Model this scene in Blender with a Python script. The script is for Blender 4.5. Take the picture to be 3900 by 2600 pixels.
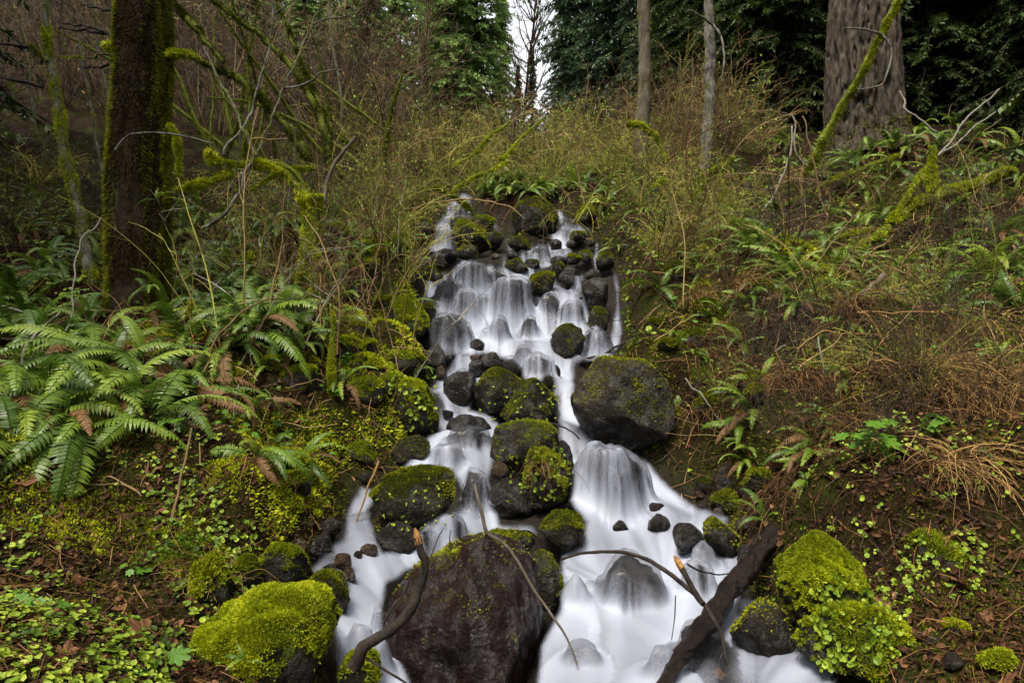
import bpy, math, random
import numpy as np
from mathutils import Vector
from mathutils.bvhtree import BVHTree

random.seed(7)
rng = np.random.default_rng(7)
for o in list(bpy.data.objects):
    bpy.data.objects.remove(o)
SC = bpy.context.scene
COL = SC.collection

# ------------------------------------------------------------------ camera
CAMZ = 1.5
cam_d = bpy.data.cameras.new("camera")
cam = bpy.data.objects.new("camera", cam_d)
COL.objects.link(cam)
cam.location = (0, 0, CAMZ)
cam.rotation_euler = (math.radians(90), 0, 0)
cam_d.sensor_width = 36
cam_d.lens = 24
cam_d.clip_start = 0.05
cam_d.clip_end = 2000
SC.camera = cam
FPX = 1568.0                      # focal length in photo units of 2352 x 1568

# ------------------------------------------------------------------ overcast sky and soft sun
SUN_EL, SUN_AZ = 66.0, 215.0       # high and behind the viewer, cloud-diffused
world = bpy.data.worlds.new("World")
SC.world = world
world.use_nodes = True
wn = world.node_tree
for n in list(wn.nodes):
    wn.nodes.remove(n)
w_out = wn.nodes.new("ShaderNodeOutputWorld")
w_bg = wn.nodes.new("ShaderNodeBackground")
w_sky = wn.nodes.new("ShaderNodeTexSky")
w_sky.sky_type = 'NISHITA'
w_sky.sun_disc = False
w_sky.sun_elevation = math.radians(SUN_EL)
w_sky.sun_rotation = math.radians(SUN_AZ)
w_sky.air_density = 1.0
w_sky.dust_density = 4.0
w_hs = wn.nodes.new("ShaderNodeHueSaturation")
w_hs.inputs["Saturation"].default_value = 0.12
wn.links.new(w_sky.outputs[0], w_hs.inputs["Color"])
wn.links.new(w_hs.outputs[0], w_bg.inputs["Color"])
w_bg.inputs["Strength"].default_value = 0.11
wn.links.new(w_bg.outputs[0], w_out.inputs["Surface"])

sun_d = bpy.data.lights.new("sun", 'SUN')
sun_d.energy = 1.5
sun_d.angle = math.radians(18)
sun_d.color = (1.0, 0.91, 0.74)
sun = bpy.data.objects.new("sun", sun_d)
COL.objects.link(sun)
_e, _a = math.radians(SUN_EL), math.radians(SUN_AZ)
_dir = Vector((math.cos(_e) * math.sin(_a), math.cos(_e) * math.cos(_a), math.sin(_e)))
sun.rotation_euler = _dir.to_track_quat('Z', 'Y').to_euler()
sun.location = _dir * 40

SC.view_settings.view_transform = 'Standard'
SC.view_settings.look = 'None'
SC.view_settings.exposure = 1.95
SC.view_settings.gamma = 1.0
SC.view_settings.use_curve_mapping = False
SC.render.engine = 'CYCLES'
SC.cycles.max_bounces = 6
SC.cycles.diffuse_bounces = 3
SC.cycles.transparent_max_bounces = 12

# ------------------------------------------------------------------ numpy noise
def _hash(ix, iy, iz, seed):
    h = (ix.astype(np.uint32) * np.uint32(374761393) + iy.astype(np.uint32) * np.uint32(668265263)
         + iz.astype(np.uint32) * np.uint32(2147483647) + np.uint32(seed * 144665 + 12345))
    h = (h ^ (h >> np.uint32(13))) * np.uint32(1274126177)
    h = (h ^ (h >> np.uint32(16))) * np.uint32(2246822519)
    h = h ^ (h >> np.uint32(15))
    return h.astype(np.float64) / 4294967295.0

def vnoise(p, seed=0):
    p = np.asarray(p, dtype=np.float64)
    i = np.floor(p).astype(np.int64)
    f = p - i
    u = f * f * (3 - 2 * f)
    r = 0
    for dx in (0, 1):
        wx = u[:, 0] if dx else 1 - u[:, 0]
        for dy in (0, 1):
            wy = u[:, 1] if dy else 1 - u[:, 1]
            for dz in (0, 1):
                wz = u[:, 2] if dz else 1 - u[:, 2]
                r = r + wx * wy * wz * _hash(i[:, 0] + dx, i[:, 1] + dy, i[:, 2] + dz, seed)
    return r * 2 - 1

def fbm(p, seed=0, octv=4, gain=0.5, lac=2.03):
    p = np.asarray(p, dtype=np.float64)
    a, s, t = 1.0, 0, 0
    for k in range(octv):
        s = s + a * vnoise(p + 17.3 * k, seed + k)
        t += a
        a *= gain
        p = p * lac
    return s / t

def smooth_step(a, b, x):
    t = np.clip((x - a) / (b - a), 0, 1)
    return t * t * (3 - 2 * t)

# ------------------------------------------------------------------ picture <-> place
ZOOM = {'P': (0, 0, 1.0), 'a': (844.3, 392.0, .33333), 'b': (663.4, 904.6, .46154),
        'c': (1568.0, 1049.4, .33333), 'e': (0, 1049.4, .33333), 'f': (0, 0, .33462),
        'g': (0, 524.7, .33462), 'h': (1568.0, 524.7, .33462), 'i': (1568.0, 0, .33462),
        'j': (784.0, 0, .33462)}
def Q(z, pts):
    ox, oy, s = ZOOM[z]
    return [(ox + s * u, oy + s * v) for u, v in pts]
def ray(px, py):
    return (px - 1176.0) / FPX, (784.0 - py) / FPX
def at(px, py, d):
    a, b = ray(px, py)
    return Vector((a * d, d, CAMZ + b * d))
def to_px(x, y, z):
    return 1176 + FPX * x / y, 784 - FPX * (z - CAMZ) / y

# ------------------------------------------------------------------ the lie of the land: measured spots, thin-plate spline
SPOTS = [
    # stream
    (1250, 1640, 2.75), (1250, 1568, 3.0), (1000, 1500, 3.05), (1560, 1500, 3.05), (1100, 1232, 4.15), (900, 1290, 3.75),
    (1450, 1160, 4.75), (1600, 1210, 4.45), (1380, 1040, 5.2), (1100, 1130, 4.55), (1060, 1010, 5.35),
    (1320, 960, 5.65), (1240, 850, 6.3), (1200, 770, 6.9), (1060, 880, 6.2), (1350, 800, 6.8),
    (1180, 690, 7.45), (1330, 690, 7.6), (1040, 700, 7.4),
    (1100, 610, 8.2), (1240, 580, 8.9), (1300, 500, 10.0), (1020, 570, 9.0), (1060, 450, 11.0), (1200, 470, 10.6),
    (1200, 405, 13.0),
    # left bank
    (0, 1568, 2.0), (300, 1500, 2.35), (0, 1300, 2.75), (200, 1200, 3.25), (590, 1500, 2.7), (560, 1280, 3.3),
    (100, 900, 4.5), (340, 800, 6.0), (600, 850, 5.2), (760, 980, 5.1), (660, 1150, 4.15), (760, 1180, 4.1),
    (100, 620, 8.0), (300, 450, 11.0), (700, 600, 8.0), (850, 480, 10.5), (850, 700, 7.3), (0, 380, 13.0), (900, 860, 6.1),
    (100, 200, 22.0), (700, 300, 18.0), (400, 330, 16.0),
    # right bank
    (2352, 1568, 2.25), (2000, 1500, 2.65), (1850, 1560, 2.65), (2100, 1300, 3.3), (2330, 1300, 3.05), (1950, 1130, 4.1), (2250, 950, 4.4),
    (1720, 1180, 4.6), (1640, 1100, 5.0), (1700, 850, 6.0), (2100, 780, 5.6), (2300, 600, 7.0), (1800, 640, 7.6), (1500, 640, 8.2),
    (2100, 500, 9.3), (1600, 440, 10.8), (1990, 345, 12.0), (2300, 330, 13.0), (1450, 420, 11.5), (1560, 1000, 5.5),
]
XYZ = [tuple(at(*s)) for s in SPOTS]
XYZ += [(0, 20, 6.4), (8, 22, 8.2), (16, 20, 8.6), (0, 30, 9.0), (12, 40, 13), (-12, 42, 21), (-30, 36, 24), (0, 48, 13.5), (30, 40, 17),
        (-70, 70, 40), (0, 95, 24), (70, 70, 34), (0, 0.6, -0.02), (-2.6, 0, 0.35), (2.6, 0, 0.3), (-5, 2.5, 1.5), (5, 2.5, 1.4),
        (0, -12, 0), (25, -12, 0.5), (-25, -12, 0.5), (-22, 4, 6), (22, 4, 6), (-9, 7, 3.4), (9, 6.5, 3.0), (-70, 10, 22), (70, 10, 22)]
XYZ = np.array(XYZ)
def _phi(r2):
    return np.where(r2 > 1e-12, 0.5 * r2 * np.log(np.maximum(r2, 1e-12)), 0)
_n = len(XYZ)
_K = _phi(((XYZ[:, None, :2] - XYZ[None, :, :2]) ** 2).sum(-1)) + np.eye(_n) * 0.02
_P = np.c_[np.ones(_n), XYZ[:, :2]]
_A = np.block([[_K, _P], [_P.T, np.zeros((3, 3))]])
_W = np.linalg.solve(_A, np.r_[XYZ[:, 2], 0, 0, 0])
def land(x, y):
    x = np.atleast_1d(np.asarray(x, float)); y = np.atleast_1d(np.asarray(y, float))
    sh = x.shape
    x = x.ravel(); y = y.ravel()
    out = np.empty(len(x))
    for s in range(0, len(x), 20000):
        xs, ys = x[s:s + 20000], y[s:s + 20000]
        r2 = (xs[:, None] - XYZ[None, :, 0]) ** 2 + (ys[:, None] - XYZ[None, :, 1]) ** 2
        out[s:s + 20000] = _phi(r2) @ _W[:_n] + _W[_n] + _W[_n + 1] * xs + _W[_n + 2] * ys
    return out.reshape(sh)
_D = np.geomspace(1.6, 60, 700)
def hit(px, py, dmax=60):
    a, b = ray(px, py)
    z = CAMZ + b * _D
    g = land(a * _D, _D)
    k = np.nonzero((z < g) & (_D < dmax))[0]
    if len(k) == 0:
        d = dmax
    else:
        i = k[0]
        if i == 0:
            d = _D[0]
        else:
            f0, f1 = z[i - 1] - g[i - 1], z[i] - g[i]
            d = _D[i - 1] + (_D[i] - _D[i - 1]) * f0 / (f0 - f1)
    return Vector((a * d, d, CAMZ + b * d))

# ------------------------------------------------------------------ mesh helpers
class MB:
    """collects numpy geometry and links it as one mesh object"""
    def __init__(self):
        self.v, self.f, self.n, self.a = [], [], 0, []
    def add(self, V, F, var=None):
        V = np.asarray(V, float)
        F = np.asarray(F, dtype=np.int64)
        if len(V) == 0:
            return
        self.v.append(V)
        self.f.append(F + self.n)
        self.a.append(np.full(len(V), 0.5) if var is None else np.broadcast_to(np.asarray(var, float), (len(V),)))
        self.n += len(V)
    def mesh(self, name, mat, origin=(0, 0, 0), smooth=True):
        V = np.concatenate(self.v) - np.array(origin)
        me = bpy.data.meshes.new(name)
        me.vertices.add(len(V))
        me.vertices.foreach_set("co", V.ravel().astype(np.float32))
        loops = np.concatenate([f.ravel() for f in self.f])
        tot = np.concatenate([np.full(len(f), f.shape[1]) for f in self.f])
        st = np.r_[0, np.cumsum(tot)[:-1]]
        me.loops.add(len(loops))
        me.loops.foreach_set("vertex_index", loops.astype(np.int32))
        me.polygons.add(len(tot))
        me.polygons.foreach_set("loop_start", st.astype(np.int32))
        me.polygons.foreach_set("use_smooth", np.full(len(tot), smooth))
        me.update(calc_edges=True)
        at_ = me.attributes.new("var", 'FLOAT', 'POINT')
        at_.data.foreach_set("value", np.concatenate(self.a).astype(np.float32))
        if mat is not None:
            me.materials.append(mat)
        return me
    def build(self, name, mat, parent=None, origin=None, smooth=True):
        if origin is None:
            origin = tuple(parent.location) if parent is not None else (0, 0, 0)
        o = bpy.data.objects.new(name, self.mesh(name, mat, origin, smooth))
        COL.objects.link(o)
        if parent is not None:
            o.parent = parent
        else:
            o.location = origin
        return o

def tag(o, label, cat, group=None):
    o["label"] = label
    o["category"] = cat
    if group:
        o["group"] = group
    return o
def stuff(o):
    o["kind"] = "stuff"
    return o
def structure(o):
    o["kind"] = "structure"
    return o
def empty(name, loc):
    o = bpy.data.objects.new(name, None)
    o.empty_display_size = 0.1
    COL.objects.link(o)
    o.location = loc
    return o
def copy_tree(root, loc, rz, sc=1.0, tilt=(0, 0)):
    kids = list(root.children)
    r = root.copy()
    COL.objects.link(r)
    r.location = loc
    r.rotation_euler = (tilt[0], tilt[1], rz)
    r.scale = (sc, sc, sc)
    for c in kids:
        k = c.copy()
        COL.objects.link(k)
        k.parent = r
    return r

def resample(pts, n, wob=0.0, seed=0):
    """Catmull-Rom through pts (any number of columns), n samples"""
    P = np.asarray(pts, float)
    if len(P) == 2:
        P = np.array([P[0], (P[0] + P[1]) / 2, P[1]])
    Pe = np.vstack([2 * P[0] - P[1], P, 2 * P[-1] - P[-2]])
    t = np.linspace(0, len(P) - 1 - 1e-9, n)
    i = t.astype(int)
    u = (t - i)[:, None]
    p0, p1, p2, p3 = Pe[i], Pe[i + 1], Pe[i + 2], Pe[i + 3]
    R = 0.5 * (2 * p1 + (p2 - p0) * u + (2 * p0 - 5 * p1 + 4 * p2 - p3) * u ** 2 + (3 * p1 - p0 - 3 * p2 + p3) * u ** 3)
    if wob:
        s = np.linspace(0, n * 0.35, n)
        for k in range(3):
            R[:, k] += wob * vnoise(np.c_[s, s * 0 + 3.1 * k, s * 0 + seed * 1.7], seed + k)
    return R
def frames(C):
    T = np.gradient(C, axis=0)
    T /= np.linalg.norm(T, axis=1)[:, None] + 1e-12
    ref = np.array([0.31, 0.87, 0.13])
    N = np.cross(T, ref)
    ln = np.linalg.norm(N, axis=1)[:, None]
    N = N / (ln + 1e-9)
    B = np.cross(T, N)
    return T, N, B
def tube(mb, C, R, sides=6, var=None, rough=0.0, seed=0, cap=True):
    C = np.asarray(C, float)
    n = len(C)
    R = np.broadcast_to(np.asarray(R, float), (n,))
    T, N, B = frames(C)
    th = np.linspace(0, 2 * math.pi, sides, endpoint=False)
    rad = R[:, None] * np.ones((1, sides))
    if rough:
        q = np.repeat(C, sides, 0) * (9 if R.max() > .04 else 34)
        off = np.tile(np.c_[np.cos(th), np.sin(th), th * 0], (n, 1)) * 1.3
        rad = rad * (1 + rough * fbm(q + off, seed, 3).reshape(n, sides))
    V = C[:, None, :] + rad[:, :, None] * (np.cos(th)[None, :, None] * N[:, None, :] + np.sin(th)[None, :, None] * B[:, None, :])
    V = V.reshape(-1, 3)
    i = np.arange(n - 1)[:, None] * sides
    j = np.arange(sides)[None, :]
    k = (j + 1) % sides
    F = np.stack([i + j, i + k, i + k + sides, i + j + sides], -1).reshape(-1, 4)
    mb.add(V, F, var)
    if cap and sides > 3:
        for e, c in ((0, C[0]), ((n - 1) * sides, C[-1])):
            vv = np.vstack([V[e:e + sides], c])
            ff = np.array([[a_, (a_ + 1) % sides, sides] for a_ in range(sides)])
            if e == 0:
                ff = ff[:, ::-1]
            mb.add(vv, ff, var)

def leaflets(mb, P, D, L, W, var=None, up=None, fold=0.0):
    """kite-shaped leaves: base point P, direction D, length L, width W (arrays)"""
    P = np.asarray(P, float); D = np.asarray(D, float)
    n = len(P)
    if n == 0:
        return
    D = D / (np.linalg.norm(D, axis=1)[:, None] + 1e-9)
    ref = rng.normal(size=(n, 3)) if up is None else np.asarray(up, float)
    S = np.cross(D, ref)
    S /= np.linalg.norm(S, axis=1)[:, None] + 1e-9
    Nn = np.cross(S, D)
    L = np.broadcast_to(np.asarray(L, float), (n,))[:, None]
    W = np.broadcast_to(np.asarray(W, float), (n,))[:, None]
    a = P
    b = P + D * L * 0.45 + S * W * 0.5 - Nn * W * fold
    c = P + D * L
    d = P + D * L * 0.45 - S * W * 0.5 - Nn * W * fold
    V = np.stack([a, b, c, d], 1).reshape(-1, 3)
    i = np.arange(n)[:, None] * 4
    F = np.concatenate([i + np.array([[0, 1, 2]]), i + np.array([[0, 2, 3]])], 0)
    v = np.repeat(rng.random(n) if var is None else np.broadcast_to(np.asarray(var, float), (n,)), 4)
    mb.add(V, F, v)

def roundleaves(mb, P, D, L, W, var, up, cup=.12):
    """rounded or ragged little leaves, six rim points round a centre"""
    P = np.asarray(P, float); n = len(P)
    if n == 0:
        return
    D = D / (np.linalg.norm(D, axis=1)[:, None] + 1e-9)
    S = np.cross(D, up); S /= np.linalg.norm(S, axis=1)[:, None] + 1e-9
    Nn = np.cross(S, D)
    L = np.broadcast_to(np.asarray(L, float), (n,))[:, None]; W = np.broadcast_to(np.asarray(W, float), (n,))[:, None]
    c = P + D * L * .5 - Nn * L * cup
    ring = []
    for k in range(6):
        a = math.pi + k * math.pi / 3
        j = rng.uniform(.78, 1.15, (n, 1))
        ring.append(P + D * L * .5 + D * L * .5 * math.cos(a) * j + S * W * .55 * math.sin(a) * j + Nn * L * rng.normal(size=(n, 1)) * .05)
    V = np.stack([c] + ring, 1).reshape(-1, 3)
    i = np.arange(n)[:, None] * 7
    F = np.concatenate([i + np.array([[0, 1 + k, 1 + (k + 1) % 6]]) for k in range(6)], 0)
    mb.add(V, F, np.repeat(var, 7))

# ------------------------------------------------------------------ materials
def mat_base(name):
    m = bpy.data.materials.new(name)
    m.use_nodes = True
    nt = m.node_tree
    b = nt.nodes["Principled BSDF"]
    return m, nt, b
def N_(nt, t, **kw):
    n = nt.nodes.new(t)
    for k, v in kw.items():
        setattr(n, k, v)
    return n
def noise_node(nt, scale, detail=4, rough=0.6, vec=None, dist=0.0):
    n = N_(nt, "ShaderNodeTexNoise")
    n.inputs["Scale"].default_value = scale
    n.inputs["Detail"].default_value = detail
    n.inputs["Roughness"].default_value = rough
    n.inputs["Distortion"].default_value = dist
    if vec is not None:
        nt.links.new(vec, n.inputs["Vector"])
    return n
def ramp(nt, fac, stops):
    r = N_(nt, "ShaderNodeValToRGB")
    e = r.color_ramp.elements
    while len(e) < len(stops):
        e.new(0.5)
    for k, (p, c) in enumerate(stops):
        e[k].position = p
        e[k].color = (c[0], c[1], c[2], 1) if not isinstance(c, (int, float)) else (c, c, c, 1)
    nt.links.new(fac, r.inputs[0])
    return r
def mix_col(nt, fac, a, b):
    m = N_(nt, "ShaderNodeMix", data_type='RGBA')
    for sock, v in ((m.inputs[0], fac), (m.inputs[6], a), (m.inputs[7], b)):
        if isinstance(v, bpy.types.NodeSocket):
            nt.links.new(v, sock)
        elif isinstance(v, (int, float)):
            sock.default_value = v
        else:
            sock.default_value = (*v, 1)
    return m.outputs[2]
def mth(nt, op, a, b=None, clamp=False):
    m = N_(nt, "ShaderNodeMath", operation=op, use_clamp=clamp)
    for k, v in enumerate((a, b)):
        if v is None:
            continue
        if isinstance(v, bpy.types.NodeSocket):
            nt.links.new(v, m.inputs[k])
        else:
            m.inputs[k].default_value = v
    return m.outputs[0]
def bump(nt, b, h, strength=0.5, dist=0.02):
    n = N_(nt, "ShaderNodeBump")
    n.inputs["Strength"].default_value = strength
    n.inputs["Distance"].default_value = dist
    nt.links.new(h, n.inputs["Height"])
    nt.links.new(n.outputs[0], b.inputs["Normal"])
def attr(nt, name):
    return N_(nt, "ShaderNodeAttribute", attribute_name=name)
def wpos(nt):
    return N_(nt, "ShaderNodeNewGeometry").outputs["Position"]

def leaf_mat(name, stops, rough=0.5, trans=0.25, obj_var=0.0, spec=0.3):
    m, nt, b = mat_base(name)
    v = attr(nt, "var").outputs["Fac"]
    if obj_var:
        oi = N_(nt, "ShaderNodeObjectInfo")
        v = mth(nt, 'ADD', mth(nt, 'MULTIPLY', v, 1 - obj_var), mth(nt, 'MULTIPLY', oi.outputs["Random"], obj_var))
    r = ramp(nt, v, stops)
    nt.links.new(r.outputs[0], b.inputs["Base Color"])
    b.inputs["Roughness"].default_value = rough
    b.inputs["Specular IOR Level"].default_value = spec
    if trans:
        t = N_(nt, "ShaderNodeBsdfTranslucent")
        nt.links.new(r.outputs[0], t.inputs["Color"])
        ms = N_(nt, "ShaderNodeMixShader")
        ms.inputs[0].default_value = trans
        nt.links.new(b.outputs[0], ms.inputs[1])
        nt.links.new(t.outputs[0], ms.inputs[2])
        nt.links.new(ms.outputs[0], nt.nodes["Material Output"].inputs["Surface"])
    return m

M = {}
M['moss'] = leaf_mat('moss', [(0, (.022, .034, .003)), (.3, (.15, .18, .006)), (.65, (.35, .385, .010)), (1, (.55, .55, .04))], .75, .3, 0, .1)
M['moss_dark'] = leaf_mat('moss_dark', [(0, (.014, .018, .002)), (.45, (.085, .098, .005)), (1, (.28, .29, .012))], .8, .2, 0, .1)
M['fern'] = leaf_mat('fern', [(0, (.016, .033, .004)), (.4, (.060, .112, .011)), (.75, (.14, .21, .020)), (1, (.25, .30, .035))], .42, .3, .62, .3)
M['fern_dry'] = leaf_mat('fern_dry', [(0, (.06, .03, .012)), (1, (.20, .11, .045))], .6, .25, .4, .2)
M['herb'] = leaf_mat('herb', [(0, (.035, .065, .005)), (.45, (.15, .235, .015)), (1, (.40, .48, .05))], .5, .35, 0, .25)
M['bright_leaf'] = leaf_mat('bright_leaf', [(0, (.05, .12, .010)), (1, (.13, .27, .022))], .4, .35, 0, .3)
M['bud'] = leaf_mat('bud', [(0, (.16, .30, .02)), (1, (.40, .56, .06))], .5, .4, 0, .2)
M['litter'] = leaf_mat('litter', [(0, (.012, .006, .003)), (.45, (.050, .022, .009)), (.8, (.13, .060, .026)), (1, (.32, .17, .09))], .7, .1, 0, .15)
M['dead_moss'] = leaf_mat('dead_moss', [(0, (.012, .008, .003)), (.6, (.045, .030, .010)), (1, (.12, .085, .03))], .8, .1, 0, .1)
M['straw'] = leaf_mat('straw', [(0, (.05, .025, .009)), (.5, (.20, .11, .036)), (1, (.48, .31, .115))], .6, .15, 0, .2)
M['straw_dark'] = leaf_mat('straw_dark', [(0, (.018, .009, .004)), (.6, (.075, .036, .012)), (1, (.25, .13, .045))], .6, .15, 0, .2)
M['twig'] = leaf_mat('twig', [(0, (.03, .018, .008)), (.5, (.12, .072, .030)), (1, (.44, .30, .13))], .7, 0, .5, .2)
M['twig_olive'] = leaf_mat('twig_olive', [(0, (.028, .027, .005)), (.5, (.125, .115, .020)), (1, (.46, .41, .085))], .7, 0, .5, .2)
M['twig_brown'] = leaf_mat('twig_brown', [(0, (.012, .007, .0035)), (.6, (.050, .029, .013)), (1, (.15, .095, .045))], .7, 0, .5, .2)
M['twig_dark'] = leaf_mat('twig_dark', [(0, (.012, .009, .007)), (1, (.06, .045, .035))], .7, 0, .4, .2)
M['twig_pale'] = leaf_mat('twig_pale', [(0, (.06, .052, .04)), (.6, (.17, .155, .125)), (1, (.34, .31, .26))], .7, 0, .2, .2)
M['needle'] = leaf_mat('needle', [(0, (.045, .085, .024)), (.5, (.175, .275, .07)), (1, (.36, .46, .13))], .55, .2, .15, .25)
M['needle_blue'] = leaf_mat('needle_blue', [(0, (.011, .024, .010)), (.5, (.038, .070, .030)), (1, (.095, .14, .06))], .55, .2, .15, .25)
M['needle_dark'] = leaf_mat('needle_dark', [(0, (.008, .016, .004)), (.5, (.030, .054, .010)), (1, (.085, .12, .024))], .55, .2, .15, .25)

def rock_mat(name, c0, c1, moss, wet_rough, purple=None, streak=1.0, mossc=((.010, .014, .002), (.058, .075, .005))):
    """wet basalt with moss growing on faces that look up"""
    m, nt, b = mat_base(name)
    tc = wpos(nt)
    n1 = noise_node(nt, 5.0, 6, .65, tc)
    n2 = noise_node(nt, 42.0, 5, .7, tc)
    base = mix_col(nt, n1.outputs[0], c0, c1)
    base = mix_col(nt, mth(nt, 'MULTIPLY', ramp(nt, n2.outputs[0], [(.52, 0), (.66, 1)]).outputs[0], .35), base, tuple(min(1, x * 2.6 + .015) for x in c1))
    if purple:
        n3 = noise_node(nt, 3.0, 3, .5, tc)
        base = mix_col(nt, ramp(nt, n3.outputs[0], [(.45, 0), (.6, 1)]).outputs[0], base, purple)
    g = N_(nt, "ShaderNodeNewGeometry")
    sep = N_(nt, "ShaderNodeSeparateXYZ")
    nt.links.new(g.outputs["Normal"], sep.inputs[0])
    nm = noise_node(nt, 7.0, 7, .75, tc)
    f = mth(nt, 'ADD', mth(nt, 'MULTIPLY', sep.outputs[2], .42), mth(nt, 'MULTIPLY', nm.outputs[0], 1.0))
    f = mth(nt, 'ADD', f, moss - 1.0)
    fr = ramp(nt, f, [(.36, 0), (.50, 1)]).outputs[0]
    n4 = noise_node(nt, 90.0, 3, .7, tc)
    mc = mix_col(nt, ramp(nt, n4.outputs[0], [(.35, 0), (.7, 1)]).outputs[0], mossc[0], mossc[1])
    nt.links.new(mix_col(nt, fr, base, mc), b.inputs["Base Color"])
    rr = mth(nt, 'ADD', mth(nt, 'MULTIPLY', fr, .85 - wet_rough), mth(nt, 'ADD', wet_rough - .1, mth(nt, 'MULTIPLY', n2.outputs[0], .2)))
    nt.links.new(rr, b.inputs["Roughness"])
    mp = N_(nt, "ShaderNodeMapping"); mp.inputs["Scale"].default_value = (1, 1, 1 / streak)
    nt.links.new(tc, mp.inputs[0])
    nw = noise_node(nt, 9.0 * streak ** .5, 5, .65, mp.outputs[0])
    film = mth(nt, 'MULTIPLY', ramp(nt, nw.outputs[0], [(.48, .12), (.58, 1)]).outputs[0], mth(nt, 'SUBTRACT', .48, mth(nt, 'MULTIPLY', fr, .44)))
    nt.links.new(film, b.inputs["Specular IOR Level"])
    hh = mth(nt, 'ADD', mth(nt, 'MULTIPLY', n2.outputs[0], .5), mth(nt, 'ADD', mth(nt, 'MULTIPLY', n1.outputs[0], 1.2), mth(nt, 'MULTIPLY', mth(nt, 'MULTIPLY', n4.outputs[0], fr), 1.1)))
    bump(nt, b, hh, 1.0, .045)
    return m
M['rock_wet'] = rock_mat('rock_wet', (.005, .0045, .004), (.020, .0165, .014), .10, .20)
M['rock_brown'] = rock_mat('rock_brown', (.010, .006, .004), (.045, .028, .017), .06, .25)
M['rock_some'] = rock_mat('rock_some', (.006, .0055, .005), (.030, .025, .019), .36, .30)
M['rock_moss'] = rock_mat('rock_moss', (.005, .005, .004), (.024, .020, .014), .62, .42)
M['rock_full'] = rock_mat('rock_full', (.010, .010, .007), (.030, .025, .015), .85, .6, None, 1.0, ((.03, .045, .004), (.16, .20, .010)))
M['rock_slab'] = rock_mat('rock_slab', (.006, .0035, .0035), (.024, .015, .015), .14, .12, (.013, .005, .0045), 3.0)

# ground: dark soil, leaf litter, moss; near the stream wet stones and gravel
m, nt, b = mat_base('forest_soil')
tc = wpos(nt)
n1 = noise_node(nt, 1.3, 5, .6, tc)
n2 = noise_node(nt, 16.0, 6, .7, tc)
n3 = noise_node(nt, 60.0, 4, .7, tc)
c = mix_col(nt, ramp(nt, n2.outputs[0], [(.35, 0), (.65, 1)]).outputs[0], (.004, .0025, .0015), (.020, .011, .005))
c = mix_col(nt, ramp(nt, n3.outputs[0], [(.5, 0), (.72, .8)]).outputs[0], c, (.05, .024, .011))
c = mix_col(nt, ramp(nt, n1.outputs[0], [(.46, 0), (.60, .8)]).outputs[0], c, mix_col(nt, n3.outputs[0], (.010, .013, .002), (.040, .050, .005)))
wet = attr(nt, "wet").outputs["Fac"]
c = mix_col(nt, wet, c, mix_col(nt, n2.outputs[0], (.008, .007, .006), (.040, .033, .027)))
nt.links.new(c, b.inputs["Base Color"])
nt.links.new(mth(nt, 'SUBTRACT', .9, mth(nt, 'MULTIPLY', wet, .5)), b.inputs["Roughness"])
bump(nt, b, mth(nt, 'ADD', n2.outputs[0], mth(nt, 'MULTIPLY', n3.outputs[0], .6)), .9, .05)
b.inputs["Specular IOR Level"].default_value = .06
M['soil'] = m

# silky water: white foam film over clear water, opacity from the flow
m, nt, b = mat_base('stream_water')
b.inputs["Base Color"].default_value = (.275, .295, .36, 1)
b.inputs["Roughness"].default_value = .55
b.inputs["Specular IOR Level"].default_value = .3
fo = attr(nt, "foam").outputs["Fac"]
ed = attr(nt, "edge").outputs["Fac"]
cl = N_(nt, "ShaderNodeBsdfGlossy"); cl.inputs["Roughness"].default_value = .12
tr = N_(nt, "ShaderNodeBsdfTransparent"); tr.inputs["Color"].default_value = (.86, .86, .84, 1)
fz = N_(nt, "ShaderNodeFresnel"); fz.inputs[0].default_value = 1.33
m1 = N_(nt, "ShaderNodeMixShader")
nt.links.new(mth(nt, 'MULTIPLY', fz.outputs[0], .22), m1.inputs[0]); nt.links.new(tr.outputs[0], m1.inputs[1]); nt.links.new(cl.outputs[0], m1.inputs[2])
m2 = N_(nt, "ShaderNodeMixShader")
nt.links.new(fo, m2.inputs[0]); nt.links.new(m1.outputs[0], m2.inputs[1]); nt.links.new(b.outputs[0], m2.inputs[2])
tr2 = N_(nt, "ShaderNodeBsdfTransparent")
m3 = N_(nt, "ShaderNodeMixShader")
nt.links.new(ed, m3.inputs[0]); nt.links.new(tr2.outputs[0], m3.inputs[1]); nt.links.new(m2.outputs[0], m3.inputs[2])
nt.links.new(m3.outputs[0], nt.nodes["Material Output"].inputs["Surface"])
M['water'] = m

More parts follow.
